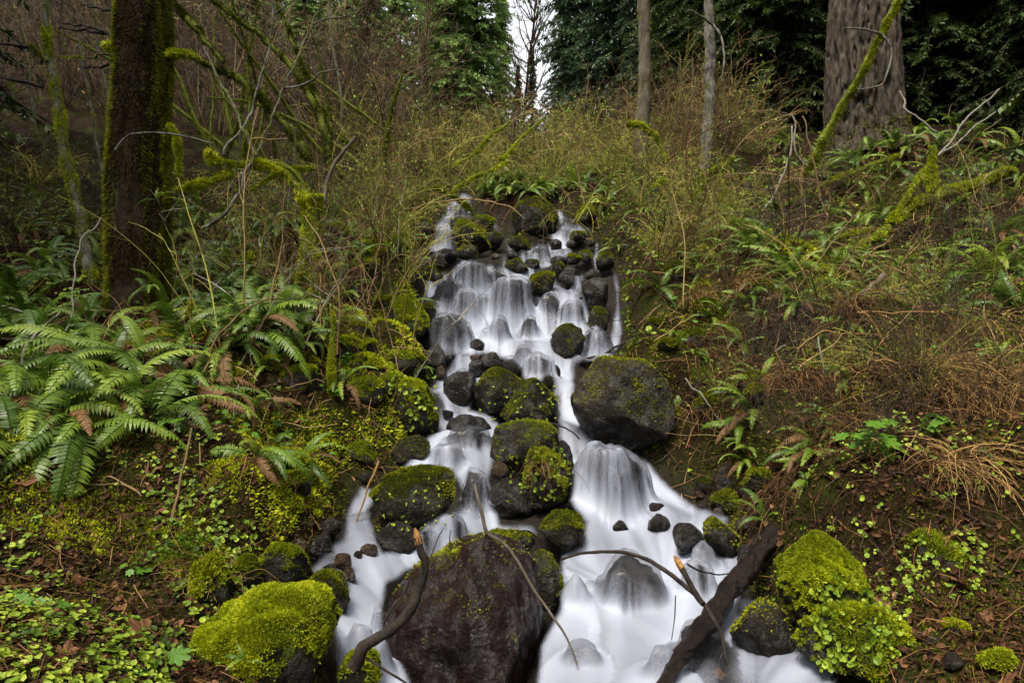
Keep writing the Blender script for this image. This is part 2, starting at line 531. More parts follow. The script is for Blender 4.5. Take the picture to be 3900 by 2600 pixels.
def bark_mat(name, c0, c1, scale, stretch, moss=0.0, mossdir=None, mossc=((.012, .014, .002), (.10, .12, .008)), rough=.85):
    m, nt, b = mat_base(name)
    tc = N_(nt, "ShaderNodeTexCoord").outputs["Object"]
    mp = N_(nt, "ShaderNodeMapping")
    mp.inputs["Scale"].default_value = (1, 1, stretch)
    nt.links.new(tc, mp.inputs[0])
    n1 = noise_node(nt, scale, 6, .65, mp.outputs[0])
    n2 = noise_node(nt, scale * 6, 4, .7, mp.outputs[0])
    c = mix_col(nt, ramp(nt, n1.outputs[0], [(.35, 0), (.65, 1)]).outputs[0], c0, c1)
    c = mix_col(nt, mth(nt, 'MULTIPLY', n2.outputs[0], .5), c, tuple(x * .5 for x in c0))
    if moss:
        nm = noise_node(nt, 3.2, 7, .75, tc)
        f = nm.outputs[0]
        if mossdir is not None:
            g = N_(nt, "ShaderNodeNewGeometry")
            dp = N_(nt, "ShaderNodeVectorMath", operation='DOT_PRODUCT')
            dp.inputs[1].default_value = mossdir
            nt.links.new(g.outputs["Normal"], dp.inputs[0])
            f = mth(nt, 'ADD', f, mth(nt, 'MULTIPLY', dp.outputs["Value"], .25))
        fr = ramp(nt, mth(nt, 'ADD', f, moss - .5), [(.44, 0), (.6, 1)]).outputs[0]
        n4 = noise_node(nt, 55, 4, .7, tc)
        c = mix_col(nt, fr, c, mix_col(nt, ramp(nt, n4.outputs[0], [(.35, 0), (.7, 1)]).outputs[0], *mossc))
    nt.links.new(c, b.inputs["Base Color"])
    b.inputs["Roughness"].default_value = rough
    b.inputs["Specular IOR Level"].default_value = .2
    bump(nt, b, mth(nt, 'ADD', n1.outputs[0], mth(nt, 'MULTIPLY', n2.outputs[0], .5)), .8, .03)
    return m
M['bark_moss'] = bark_mat('bark_moss', (.008, .005, .0025), (.045, .028, .011), 7, 1.0, .34, (-.8, -.2, 0))
M['bark_fir'] = bark_mat('bark_fir', (.014, .010, .007), (.105, .080, .056), 14, .3, .24, (0, 0, 1), ((.05, .055, .02), (.14, .15, .05)))
M['bark_pale'] = bark_mat('bark_pale', (.03, .026, .02), (.26, .245, .21), 16, .5, .40, None, ((.03, .04, .004), (.13, .16, .01)))
M['bark_grey'] = bark_mat('bark_grey', (.05, .04, .028), (.16, .13, .092), 10, .3, .25, None, ((.03, .035, .006), (.11, .13, .012)))
M['bark_dark'] = bark_mat('bark_dark', (.012, .009, .007), (.05, .036, .028), 14, .5, .1)
M['log_wet'] = bark_mat('log_wet', (.003, .0018, .0014), (.017, .0085, .006), 18, 1, .10, None, ((.02, .025, .004), (.08, .1, .01)), .35)
M['branch_moss'] = bark_mat('branch_moss', (.015, .012, .006), (.05, .04, .02), 12, 1, .75, None, ((.03, .04, .003), (.17, .20, .010)))
M['broken_wood'] = bark_mat('broken_wood', (.20, .09, .025), (.55, .29, .09), 30, .3, 0, None, rough=.6)

# ================================================================== WATER OUTLINES (where the stream runs)
WATER = [
    Q('a', [(590, 160), (715, 160), (725, 230), (715, 345), (640, 345), (585, 345), (590, 400), (605, 550), (560, 570), (480, 585), (405, 540), (450, 470), (470, 430), (465, 370), (535, 300), (565, 220)]),
    Q('a', [(1300, 265), (1330, 275), (1370, 335), (1440, 360), (1520, 405), (1510, 470), (1420, 490), (1400, 590), (1340, 620), (1280, 620), (1290, 690), (1310, 770), (1420, 815), (1515, 835),
            (1530, 1000), (1640, 1115), (1705, 1200), (1690, 1290), (1480, 1320), (1430, 1350), (1430, 1560), (1290, 1560), (1270, 1440), (1240, 1450), (1180, 1470), (1080, 1460), (1050, 1360), (940, 1300), (800, 1270), (720, 1290),
            (700, 1290), (500, 1270), (430, 1190), (430, 1030), (470, 1000), (390, 900), (395, 740), (450, 700), (560, 690), (650, 615), (740, 615), (820, 650), (940, 655),
            (1040, 610), (1035, 565), (1110, 525), (1200, 500), (1265, 495), (1235, 440), (1320, 395), (1305, 330)]),
    Q('a', [(1690, 690), (1712, 850), (1685, 1060), (1665, 1130), (1685, 1290), (1748, 1190), (1750, 1100), (1738, 850), (1716, 690)]),
    Q('a', [(1420, 720), (1490, 720), (1490, 840), (1420, 840)]),
    Q('a', [(955, 470), (1000, 470), (1005, 560), (965, 560)]),
    Q('a', [(1565, 500), (1588, 500), (1590, 575), (1610, 590), (1598, 690), (1560, 690), (1555, 590), (1568, 570)]),
    Q('a', [(930, 590), (960, 590), (950, 660), (925, 660)]),
    Q('a', [(870, 370), (905, 370), (915, 450), (885, 450)]),
    Q('a', [(370, 590), (400, 590), (395, 680), (365, 680)]),
    [(995, 880), (1025, 850), (1050, 805), (1085, 815), (1125, 870), (1120, 905), (1085, 915), (1080, 940), (1130, 950), (1155, 985), (1140, 1010), (1140, 1060), (1125, 1100), (1135, 1150), (1150, 1205),
     (1225, 1205), (1240, 1228), (1180, 1236), (1100, 1250), (1020, 1280), (950, 1310), (890, 1340), (880, 1400), (905, 1480), (945, 1568), (980, 1660), (800, 1660), (770, 1500), (762, 1430), (790, 1400), (795, 1340), (750, 1310),
     (690, 1335), (715, 1300), (755, 1250), (785, 1235), (795, 1180), (825, 1115), (875, 1120), (850, 1170), (865, 1230), (880, 1265), (920, 1265), (975, 1205), (1035, 1175), (1060, 1130), (1040, 1085), (990, 1080), (930, 1105), (885, 1110), (925, 1070),
     (955, 1040), (980, 1005), (1005, 985), (985, 940), (980, 890)],
    [(1283, 855), (1312, 850), (1320, 920), (1350, 985), (1400, 1000), (1450, 1030), (1495, 1065), (1535, 1115), (1600, 1160), (1640, 1177), (1675, 1187), (1670, 1220), (1705, 1260), (1710, 1310), (1700, 1400), (1725, 1470), (1830, 1495), (1910, 1530),
     (1920, 1568), (1940, 1680), (1220, 1680), (1230, 1568), (1240, 1480), (1285, 1400), (1285, 1300), (1295, 1265), (1335, 1250), (1345, 1200), (1305, 1150), (1315, 1100), (1295, 1050), (1280, 1000), (1280, 930)],
    [(1690, 1370), (1740, 1375), (1800, 1410), (1830, 1490), (1800, 1520), (1710, 1490)],
]
BED = [(770, 1750), (780, 1420), (880, 1330), (1000, 1080), (1010, 860), (1000, 640), (1010, 575), (1330, 560), (1400, 620), (1420, 800), (1330, 1000), (1520, 1130), (1700, 1260), (1780, 1420), (1900, 1560), (1920, 1750)]
POOL = [(1700, 1480), (1850, 1495), (2000, 1540), (2130, 1600), (2150, 1700), (1600, 1700), (1600, 1520)]

def poly_sdf(px, py, poly):
    """signed distance in photo units, positive inside"""
    x, y = px, py
    n = len(poly)
    inside = np.zeros(len(x), bool)
    dmin = np.full(len(x), 1e9)
    for i in range(n):
        x0, y0 = poly[i]
        x1, y1 = poly[(i + 1) % n]
        c = ((y0 > y) != (y1 > y)) & (x < (x1 - x0) * (y - y0) / (y1 - y0 + 1e-12) + x0)
        inside ^= c
        ex, ey = x1 - x0, y1 - y0
        t = np.clip(((x - x0) * ex + (y - y0) * ey) / (ex * ex + ey * ey + 1e-9), 0, 1)
        dmin = np.minimum(dmin, np.hypot(x - x0 - t * ex, y - y0 - t * ey))
    return np.where(inside, dmin, -dmin)

def steps(x, y, z):
    """the stream bed drops in uneven steps"""
    x = np.asarray(x, float); y = np.asarray(y, float)
    ph = 3.0 * fbm(np.c_[x.ravel() * 1.1, y.ravel() * .5, x.ravel() * 0], 77, 3).reshape(x.shape)
    st = .34
    return z - .95 * st / (2 * math.pi) * np.sin(2 * math.pi * z / st + ph * 2)

# ================================================================== GROUND
gx = 3.0 * np.sinh(np.linspace(-3.9, 3.9, 440))
gy = np.r_[np.linspace(-25, 0.9, 24), np.geomspace(1.0, 110, 460)]
GX, GY = np.meshgrid(gx, gy)
gxf, gyf = GX.ravel(), GY.ravel()
gz0 = land(gxf, gyf)
ppx, ppy = to_px(gxf, np.maximum(gyf, .3), gz0)
insd = np.full(len(gxf), -1e9)
for w in WATER + [POOL, BED]:
    insd = np.maximum(insd, poly_sdf(ppx, ppy, w))
insd = np.where((gyf > 1.8) & (gyf < 12), insd, -1e9)
wet = smooth_step(-50, 6, insd)
dist = np.hypot(gxf, gyf)
pp = np.c_[gxf, gyf, gz0 * 0]
rough_land = 0.15 * fbm(pp * 1.1, 3, 4) + .07 * fbm(pp * 2.9, 13, 3) + 0.035 * fbm(pp * 6, 9, 4)
out_m = -insd * gyf / FPX
bank = smooth_step(.03, .40, out_m) * (1 - smooth_step(1.0, 2.8, out_m)) * smooth_step(2.7, 3.6, gyf) * (1 - smooth_step(9.0, 10.2, gyf))
bank = np.where(gxf > 0, .44, .32) * bank * (1 + .8 * fbm(pp * 1.6, 23, 3))
rough_land *= np.clip(dist / 5, .6, 4) * (1 - .75 * wet) * smooth_step(-1, 3, gyf)
gz0 = gz0 * (1 - wet) + steps(gxf, gyf, gz0) * wet
gz = gz0 + bank + rough_land - 0.09 * wet + 0.05 * wet * fbm(pp * 7, 5, 3)
NX, NY = len(gx), len(gy)
i = (np.arange(NY - 1)[:, None] * NX + np.arange(NX - 1)[None, :]).ravel()
mb = MB()
mb.add(np.c_[gxf, gyf, gz], np.stack([i, i + 1, i + NX + 1, i + NX], -1))
ground = structure(mb.build("ground", M['soil']))
_a = ground.data.attributes.new("wet", 'FLOAT', 'POINT')
_a.data.foreach_set("value", wet.astype(np.float32))
def gland(x, y):
    """finished ground height (bilinear from the mesh)"""
    x = np.atleast_1d(np.asarray(x, float)); y = np.atleast_1d(np.asarray(y, float))
    ix = np.clip(np.searchsorted(gx, x) - 1, 0, NX - 2)
    iy = np.clip(np.searchsorted(gy, y) - 1, 0, NY - 2)
    tx = np.clip((x - gx[ix]) / (gx[ix + 1] - gx[ix]), 0, 1)
    ty = np.clip((y - gy[iy]) / (gy[iy + 1] - gy[iy]), 0, 1)
    Z = gz.reshape(NY, NX)
    return (Z[iy, ix] * (1 - tx) + Z[iy, ix + 1] * tx) * (1 - ty) + (Z[iy + 1, ix] * (1 - tx) + Z[iy + 1, ix + 1] * tx) * ty
def gwet(x, y):
    ix = np.clip(np.searchsorted(gx, x), 0, NX - 1); iy = np.clip(np.searchsorted(gy, y), 0, NY - 1)
    return wet.reshape(NY, NX)[iy, ix]
def gbank(x, y):
    ix = np.clip(np.searchsorted(gx, x), 0, NX - 1); iy = np.clip(np.searchsorted(gy, y), 0, NY - 1)
    return bank.reshape(NY, NX)[iy, ix]
def foot(px, py, sink=0.02):
    """the spot on the finished ground that the photo shows at px, py"""
    p = hit(px, py)
    return Vector((p.x, p.y, float(gland(p.x, p.y)[0]) - sink))

# ================================================================== BOULDERS
def ico(sub):
    import bmesh
    bm = bmesh.new()
    bmesh.ops.create_icosphere(bm, subdivisions=sub, radius=1.0)
    V = np.array([v.co[:] for v in bm.verts])
    F = np.array([[v.index for v in f.verts] for f in bm.faces])
    bm.free()
    return V, F
ICO = {k: ico(k) for k in (2, 3, 4, 5)}
ROCKV, ROCKF, SUBV, SUBF, VEIL = [], [], [], [], []
_nr = [0, 0]
def tri_sample(V, F, n, wfun=None, seed=0):
    r = np.random.default_rng(seed)
    a, b_, c_ = V[F[:, 0]], V[F[:, 1]], V[F[:, 2]]
    cr = np.cross(b_ - a, c_ - a)
    ar = np.linalg.norm(cr, axis=1) * .5
    nn = cr / (2 * ar[:, None] + 1e-12)
    w = ar.copy()
    if wfun is not None:
        w = w * wfun((a + b_ + c_) / 3, nn)
    if w.sum() <= 0:
        return np.zeros((0, 3)), np.zeros((0, 3))
    k = r.choice(len(F), n, p=w / w.sum())
    u, v = r.random(n), r.random(n)
    s = u + v > 1
    u[s], v[s] = 1 - u[s], 1 - v[s]
    return a[k] + u[:, None] * (b_[k] - a[k]) + v[:, None] * (c_[k] - a[k]), nn[k]
def fuzz(mb, P, Nn, size, droop=0.25, wild=0.6, seed=0, lo=0.0, hi=1.0, narrow=.45, spread=3.0):
    """moss: short leaflets standing off a surface; tone drifts in patches"""
    r = np.random.default_rng(seed + 5)
    D = Nn * .8 + r.normal(size=P.shape) * wild * .6
    D[:, 2] -= droop
    tone = .5 + .5 * (1.2 * fbm(P * spread, seed + 31, 3) + .9 * fbm(P * spread * 5, seed + 37, 2))
    v = lo + (hi - lo) * np.clip(.65 * tone + .35 * r.random(len(P)), 0, 1)
    s = size * (.55 + .7 * r.random(len(P))) * (.6 + .8 * np.clip(tone, 0, 1.2))
    sz_ = np.broadcast_to(np.asarray(size, float), (len(P),))[:, None]
    leaflets(mb, P - Nn * sz_ * .15, D, s, s * narrow, v)

def boulder(z, shape, mat, label, sub=False, dp=0.9, d=None, base=None, fz=0, fsize=.016, fmat='moss_dark', fup=.15,
            seed=None, rough=.13, box=.85, group=None, cat="boulder", name="boulder", lift=0.0, veil=.82, fl=(0., 1.), facets=5, back=.22):
    sd = seed if seed is not None else _nr[0] + 11
    if sub:
        rough, box, facets, dp, back = .15, .86, 1, max(dp, .9), .05
    r = np.random.default_rng(sd)
    if len(shape) == 4 and not isinstance(shape[0], tuple):
        u0, v0, u1, v1 = shape
        cu, cv, ru, rv = (u0 + u1) / 2, (v0 + v1) / 2, (u1 - u0) / 2, (v1 - v0) / 2
        ph = r.random() * 6
        shape = []
        for k in range(14):
            th = 2 * math.pi * k / 14
            q = 1 + .09 * math.sin(2 * th + ph) + .07 * math.sin(3 * th + ph * 2)
            cs, sn = math.cos(th), math.sin(th)
            shape.append((cu + ru * q * math.copysign(abs(cs) ** .85, cs), cv + rv * q * math.copysign(abs(sn) ** .85, sn)))
    O = np.array(Q(z, shape))
    lo, hi = O.min(0), O.max(0)
    c = (lo + hi) / 2
    if d is None:
        bp = base if base is not None else (c[0], hi[1] - .12 * (hi[1] - lo[1]))
        d0 = hit(*bp).y
    else:
        d0 = d
    k = d0 / FPX
    rx, rz = (hi[0] - lo[0]) / 2 * k, (hi[1] - lo[1]) / 2 * k
    ry = dp * (rx * rz) ** .5
    dc = d0 + (ry * back if d is None else 0)
    k = dc / FPX
    ctr = at(c[0], c[1], dc)
    ang = np.arctan2(-(O[:, 1] - c[1]), O[:, 0] - c[0])
    rad = np.hypot(O[:, 0] - c[0], O[:, 1] - c[1]) * k
    o_ = np.argsort(ang)
    ang, rad = ang[o_], rad[o_]
    tt = np.linspace(-math.pi, math.pi, 144, endpoint=False)
    rr = np.interp(tt, ang, rad, period=2 * math.pi)
    ker = np.exp(-.5 * (np.arange(-8, 9) / 3.0) ** 2); ker /= ker.sum()
    rr = np.convolve(np.r_[rr[-8:], rr, rr[:8]], ker, 'valid')
    big = max(rx, rz)
    pix = big / k
    lv = 5 if pix > 110 else (4 if pix > 34 else 3)
    U, F = ICO[lv]
    rho = np.hypot(U[:, 0], U[:, 2]) + 1e-9
    th = np.arctan2(U[:, 2], U[:, 0])
    R = np.interp(th, tt, rr, period=2 * math.pi)
    g = rho ** box
    V = np.c_[U[:, 0] / rho * R * g, np.sign(U[:, 1]) * np.abs(U[:, 1]) ** box * ry, U[:, 2] / rho * R * g]
    # facets: flatten against a few random planes, then weathering
    e0, e1 = V.min(0), V.max(0)
    nU = U
    V = V + nU * (big * rough * 1.3 * fbm(U * 1.6 + sd, sd, 3))[:, None]
    for _ in range(facets + 5):
        nrm = r.normal(size=3); nrm /= np.linalg.norm(nrm)
        ext = (V @ nrm).max()
        cut = ext * r.uniform(.64, .92)
        over = np.maximum(V @ nrm - cut, 0)
        V = V - nrm * (over * .95)[:, None]
    crag = 1 - np.abs(fbm(U * 2.6 + sd, sd + 3, 4)) * 2.2
    V = V + nU * (big * rough * (.45 * crag + .35 * fbm(U * 7 + sd, sd + 7, 3) + .18 * fbm(U * 19 + sd, sd + 8, 2)))[:, None]
    q0, q1 = V.min(0), V.max(0)
    V = e0 + (V - q0) / (q1 - q0) * (e1 - e0)
    V = V + np.array([0, 0, lift])
    mb = MB()
    mb.add((V * .955 - np.array([0, 0, .012]) if sub else V) + np.array(ctr), F)
    o = mb.build(name, M[mat], origin=tuple(ctr))
    tag(o, label, cat, group)
    W = V + np.array(ctr)
    if sub:
        SUBV.append(W); SUBF.append(F + _nr[1]); _nr[1] += len(W); VEIL.append(np.full(len(F), veil))
    _nr[0] += 1
    if fz:
        P, Nn = tri_sample(W, F, int(fz), lambda C_, n_: np.clip(n_[:, 2] - fup + .75 * fbm(C_ * 6, sd, 3) + .45 * fbm(C_ * 22, sd + 1, 2), 0, 1) * (n_[:, 1] < .6), sd)
        if len(P):
            f = MB()
            fuzz(f, P, Nn, fsize, seed=sd, lo=fl[0], hi=fl[1])
            stuff(f.build("moss", M[fmat], o, origin=tuple(ctr)))
    return o, W, F

B = boulder
# --- the big foreground boulders
SLAB, SLABV, SLABF = B('P', [(868, 1380), (885, 1332), (922, 1308), (958, 1298), (1005, 1284), (1051, 1258), (1102, 1237), (1148, 1226), (1194, 1232), (1210, 1270), (1222, 1320), (1231, 1366), (1238, 1430), (1242, 1500), (1240, 1640), (1080, 1690), (950, 1650), (915, 1520), (885, 1440)],
  'rock_slab', "largest boulder in the stream, dark purplish wet slab under the forked dead branches", d=3.25, dp=.72, rough=.10, facets=5, seed=33, fz=2200, fsize=.012, fup=.66)
B('b', [(850, 800), (900, 740), (980, 705), (1080, 688), (1180, 685), (1235, 705), (1245, 740), (1200, 790), (1100, 800), (980, 800)], 'rock_moss', "low mossy ledge of rock just behind the dark purplish slab", d=3.72, dp=1.0, fz=3000, fsize=.012)
B('P', [(400, 1600), (418, 1510), (470, 1445), (530, 1402), (600, 1366), (660, 1343), (715, 1344), (757, 1366), (771, 1420), (766, 1500), (760, 1600), (700, 1680), (440, 1680)],
  'rock_full', "big boulder thickly covered in bright yellow-green moss beside the low pool", d=2.75, dp=.95, fz=60000, fsize=.0155, fmat='moss', fup=.02, rough=.12, facets=3, seed=5)
B('c', [(690, 870), (700, 640), (760, 565), (880, 522), (980, 550), (1080, 622), (1160, 722), (1230, 850), (1250, 980), (1230, 1120), (1120, 1240), (980, 1260), (860, 1180), (760, 1080), (700, 970)],
  'rock_full', "egg-shaped boulder coated in yellow-green moss beside the broken end of the log", d=2.95, dp=.95, fz=42000, fsize=.0145, fmat='moss', fup=.0, rough=.12, facets=3, seed=6, fl=(0, .85))
B('c', [(850, 1200), (950, 1080), (1150, 1000), (1280, 1010), (1370, 1110), (1500, 1240), (1610, 1370), (1560, 1480), (1400, 1530), (1200, 1480), (1000, 1410), (840, 1380), (800, 1300)],
  'rock_moss', "sloping mossy rock overgrown with small round leaves at the pool edge", d=2.7, dp=.9, fz=26000, fsize=.0145, fmat='moss', fl=(0, .8), fup=-.05, rough=.14)
B('c', [(1500, 700), (1520, 560), (1620, 500), (1800, 520), (1980, 600), (2080, 720), (2120, 830), (2040, 930), (1860, 960), (1680, 930), (1540, 860)],
  'rock_full', "mossy rock below the hanging straw-coloured tussock", dp=.9, fz=15000, fsize=.013, fmat='moss', fl=(0, .6))
B('c', (1790, 1150, 1980, 1270), 'rock_moss', "small mossy stone on dark earth beside a brown dead leaf, upper of two", fz=2500, fmat='moss', fl=(0, .8))
B('c', (2070, 1350, 2270, 1470), 'rock_moss', "small mossy stone low on the dark earth bank, lower of two", fz=2500, fmat='moss', fl=(0, .8))
B('P', (1640, 1060, 1700, 1150), 'rock_some', "grey stone bedded in the bank beside the broad lower falls")
B('P', (1600, 1090, 1640, 1145), 'rock_moss', "small mossy stone next to the grey bank stone")
B('P', (1690, 1100, 1760, 1170), 'rock_moss', "mossy half-buried bank stone under the overhanging earth", fz=1200)

# --- lower stream
B('b', [(385, 530), (440, 480), (520, 425), (640, 380), (740, 362), (800, 390), (824, 460), (810, 540), (740, 610), (640, 670), (540, 705), (460, 710), (420, 620)],
  'rock_moss', "long tilted mossy boulder with grey flank splitting the left branch of the stream", dp=.8, fz=9000, fsize=.013, seed=9, facets=6)
B('b', [(430, 690), (600, 660), (640, 760), (560, 800), (450, 780)], 'rock_wet', "shadowed foot of the long tilted mossy boulder, its shade painted as dark rock")  # lower part of the tilted boulder; its shadow is put into the dark colour
B('b', [(1245, 680), (1290, 630), (1360, 580), (1420, 600), (1460, 660), (1475, 715), (1430, 760), (1350, 775), (1270, 745)], 'rock_moss', "rounded moss-speckled boulder standing alone below the leafy stacked rock", fz=4500, fsize=.012)
B('b', [(1200, 880), (1225, 790), (1270, 770), (1330, 830), (1360, 920), (1345, 1040), (1280, 1070), (1220, 1010)], 'rock_some', "narrow upright rock wedged between the purplish slab and the water-veiled dome", d=3.65, fz=1800, fsize=.011)
B('b', [(1130, 1130), (1180, 1060), (1270, 1060), (1310, 1120), (1280, 1300), (1200, 1330), (1140, 1250)], 'rock_wet', "black wet rock at the foot of the narrow upright rock", d=3.4)
B('b', [(1530, 1010), (1560, 900), (1620, 830), (1700, 800), (1790, 830), (1845, 910), (1858, 1010), (1840, 1110), (1740, 1180), (1600, 1210), (1520, 1130)], 'rock_wet', "round dark dome veiled by a thin film of water", sub=True, veil=0.12, d=3.62, dp=.8, rough=.05, seed=14)
B('b', (1480, 1080, 1660, 1340), 'rock_moss', "mossy footing under the water-veiled dome", d=3.45, fz=1500)
B('b', (1910, 645, 2058, 815), 'rock_wet', "smooth rounded grey-black stone in the right branch of the stream", rough=.06)
B('b', [(2085, 640), (2130, 612), (2200, 640), (2235, 720), (2230, 790), (2180, 830), (2120, 780)], 'rock_moss', "mossy wedge-shaped stone beside the broken top of the log", fz=1500, fsize=.011)
B('b', [(1785, 680), (1810, 610), (1850, 588), (1895, 640), (1890, 690), (1830, 705)], 'rock_wet', "small pointed black stone in the white water above the round grey-black stone")
B('b', [(1755, 560), (1800, 545), (1860, 560), (1885, 605), (1840, 625), (1780, 600)], 'rock_wet', "flat black stone just upstream of the small pointed one")
B('b', (1605, 630, 1695, 700), 'rock_wet', "small black stone in the broad lower falls")
B('b', (2000, 760, 2120, 860), 'rock_wet', "washed-over stone by the smooth rounded grey-black stone", sub=True, veil=0.50)
B('b', (2230, 600, 2352, 720), 'rock_brown', "brown wet stone at the bank above the log")
B('b', (2240, 740, 2330, 900), 'rock_wet', "dark wet stone in the gap behind the log")
B('b', (218, 795, 312, 885), 'rock_brown', "shiny brown stone in the small left rapid, larger one")
B('b', (262, 860, 335, 945), 'rock_brown', "shiny brown stone in the small left rapid, lower one")
B('b', (350, 745, 445, 815), 'rock_brown', "flat reddish stone beside the foot of the long tilted boulder")
B('b', (100, 690, 215, 810), 'rock_wet', "wet black bank stone with a white glint beside the small left rapid")
B('b', (150, 620, 260, 720), 'rock_wet', "black stone at the foot of the small left fall")
B('b', (155, 845, 240, 910), 'rock_wet', "small dark stone on top of the dark mossy boulder in the left rapid")
B('b', [(95, 930), (150, 890), (230, 880), (290, 960), (300, 1040), (260, 1110), (190, 1100), (120, 1010)], 'rock_moss', "dark mossy boulder between the bright mossy one and the left rapid", fz=3500, fsize=.011, d=3.15)
B('b', (300, 1160, 410, 1270), 'rock_wet', "washed-over stone at the foot of the left rapid", sub=True)
B('b', (395, 1235, 500, 1350), 'rock_wet', "washed-over stone lowest in the left rapid", sub=True)
B('b', (250, 1290, 470, 1460), 'rock_moss', "mossy stone under the thick end of the forked dead branch", d=2.75, fz=2500, fmat='moss', fl=(0, .6))
B('P', [(600, 1330), (615, 1270), (650, 1243), (690, 1260), (718, 1300), (700, 1340), (640, 1350)], 'rock_moss', "steep mossy rock above the brightest mossy boulder", fz=6000, fsize=.013, fmat='moss', fl=(0, .6))
B('P', (540, 1270, 600, 1350), 'rock_full', "mossy hump at the foot of the leaning mossy stub", fz=4000, fsize=.013, fmat='moss', fl=(0, .65))
B('P', (450, 1265, 530, 1400), 'rock_full', "tall moss hump beside the tuft of green grass", fz=6000, fsize=.014, fmat='moss', fl=(0, .75))
B('P', (620, 1120, 700, 1200), 'rock_moss', "dark mossy bank rock above the small left rapid", fz=2500, fsize=.013)

# --- stacked rocks in the middle
B('b', [(1000, 220), (1020, 180), (1100, 150), (1200, 138), (1330, 150), (1350, 220), (1335, 290), (1250, 370), (1150, 380), (1060, 340), (1010, 290)], 'rock_some', "brown rock with a flat mossy top in the middle of the stream", d=4.85, dp=.85, fz=5000, fsize=.014, fmat='moss', fl=(0, .7), facets=8)
B('b', [(1170, 340), (1260, 270), (1360, 280), (1400, 340), (1395, 450), (1380, 560), (1280, 600), (1200, 540), (1180, 430)], 'rock_moss', "mossy rock with hanging roots and small leaves below the flat mossy top", d=4.62, dp=.8, fz=5000, fsize=.014)
B('b', (1330, 230, 1412, 400), 'rock_wet', "dark rock wedged behind the stacked mossy rocks", d=4.8)
B('b', [(1000, 480), (1040, 420), (1120, 415), (1190, 470), (1215, 560), (1190, 640), (1100, 670), (1030, 620)], 'rock_wet', "bulging black wet rock under the brown flat-topped rock", d=4.6, rough=.07)
B('b', (1000, 335, 1110, 420), 'rock_brown', "small brown stone under the lip of the flat-topped rock", d=4.72)
B('b', [(770, 150), (820, 115), (900, 105), (980, 112), (1015, 150), (990, 200), (900, 225), (800, 205)], 'rock_wet', "flat dark stone with water combing over its front edge", sub=False, dp=1.0)
B('b', (775, 180, 1010, 290), 'rock_wet', "washed-over ledge under the flat dark stone", sub=True)
B('b', (715, 250, 860, 380), 'rock_wet', "washed-over dome beside the long tilted mossy boulder", sub=True, veil=0.45)
B('b', (860, 380, 1000, 600), 'rock_wet', "washed-over step in the left branch of the falls", sub=True)
B('b', (690, 600, 880, 760), 'rock_wet', "washed-over rock at the foot of the left branch", sub=True)
B('b', [(520, 270), (600, 225), (690, 215), (700, 270), (640, 340), (560, 350), (515, 310)], 'rock_some', "mossy grey bank stone beside the flat dark stone", fz=1500)
B('b', (620, 80, 745, 220), 'rock_moss', "tall mossy bank rock under the bright moss cushion", fz=2500)
B('P', [(885, 960), (900, 900), (930, 868), (965, 870), (990, 900), (998, 950), (985, 1000), (930, 1010)], 'rock_full', "moss cushion mound on the bank with tiny leaves, beside the middle falls", fz=11000, fsize=.016, fmat='moss')
B('P', (830, 930, 900, 1010), 'rock_full', "lower moss cushion next to the tiny-leaved mound", fz=5000, fsize=.016, fmat='moss', fl=(0, .75))
B('b', [(1380, 300), (1450, 270), (1560, 262), (1680, 300), (1780, 380), (1830, 480), (1780, 580), (1600, 600), (1450, 560), (1400, 430)], 'rock_wet', "broad washed-over rock forming the lower right falls", sub=True, dp=.8, rough=.08)
B('b', (1400, 370, 1580, 560), 'rock_wet', "washed-over step at the edge of the lower right falls", sub=True)
B('P', [(1316, 860), (1340, 832), (1400, 818), (1440, 824), (1500, 838), (1535, 880), (1547, 940), (1537, 1010), (1505, 1058), (1470, 1042), (1400, 1006), (1350, 985), (1320, 945), (1308, 920)],
  'rock_some', "huge wet grey-brown boulder against the right bank, mossy on its near side", d=5.35, dp=.85, rough=.06, fz=7000, fsize=.012, fup=.1, seed=21)
B('P', (1350, 985, 1480, 1060), 'rock_wet', "dark undercut stone beneath the huge grey-brown boulder", d=5.3)
B('P', [(1088, 925), (1100, 880), (1130, 852), (1170, 843), (1198, 866), (1206, 900), (1190, 930), (1150, 952), (1100, 950)], 'rock_moss', "smooth dome-shaped boulder evenly filmed with dark moss", fz=4500, fsize=.013)
B('P', [(1148, 945), (1172, 905), (1200, 877), (1233, 868), (1264, 890), (1281, 925), (1279, 968), (1240, 978), (1180, 978), (1152, 962)], 'rock_moss', "pointed mossy boulder in the centre of the stream with bright leaf specks", fz=5500, fsize=.013, dp=.8)
B('P', (1022, 845, 1092, 935), 'rock_wet', "leaning grey-black slab beside the smooth mossy dome")
B('P', (1082, 880, 1105, 918), 'rock_wet', "little black stone at the side of the smooth mossy dome", group="little black stones in the stream")

# --- main falls
B('a', (775, 1250, 925, 1385), 'rock_some', "dark rock with brown crown below the main falls")
B('a', [(920, 1310), (960, 1285), (1030, 1310), (1070, 1370), (1065, 1410), (960, 1400)], 'rock_wet', "slanted wet stone with water sliding over it below the main falls", sub=True, veil=0.50)
B('a', (700, 1262, 775, 1335), 'rock_brown', "small rusty brown stone below the curtain of water")
B('a', (690, 1300, 800, 1425), 'rock_wet', "black stone under the small rusty brown one")
B('a', (800, 1350, 912, 1425), 'rock_wet', "flat dark stone in front of the brown-crowned rock")
B('a', (600, 1370, 700, 1500), 'rock_wet', "washed-over grey stone beside the leaning slab", sub=True, veil=0.60)
B('a', (400, 1200, 545, 1400), 'rock_some', "bulky dark bank rock below the tall mossy boulder")
B('a', (470, 1340, 545, 1440), 'rock_brown', "small pebbled stone under the bulky dark bank rock")
B('a', (515, 1245, 592, 1325), 'rock_some', "squat dark stone beside the bulky bank rock")
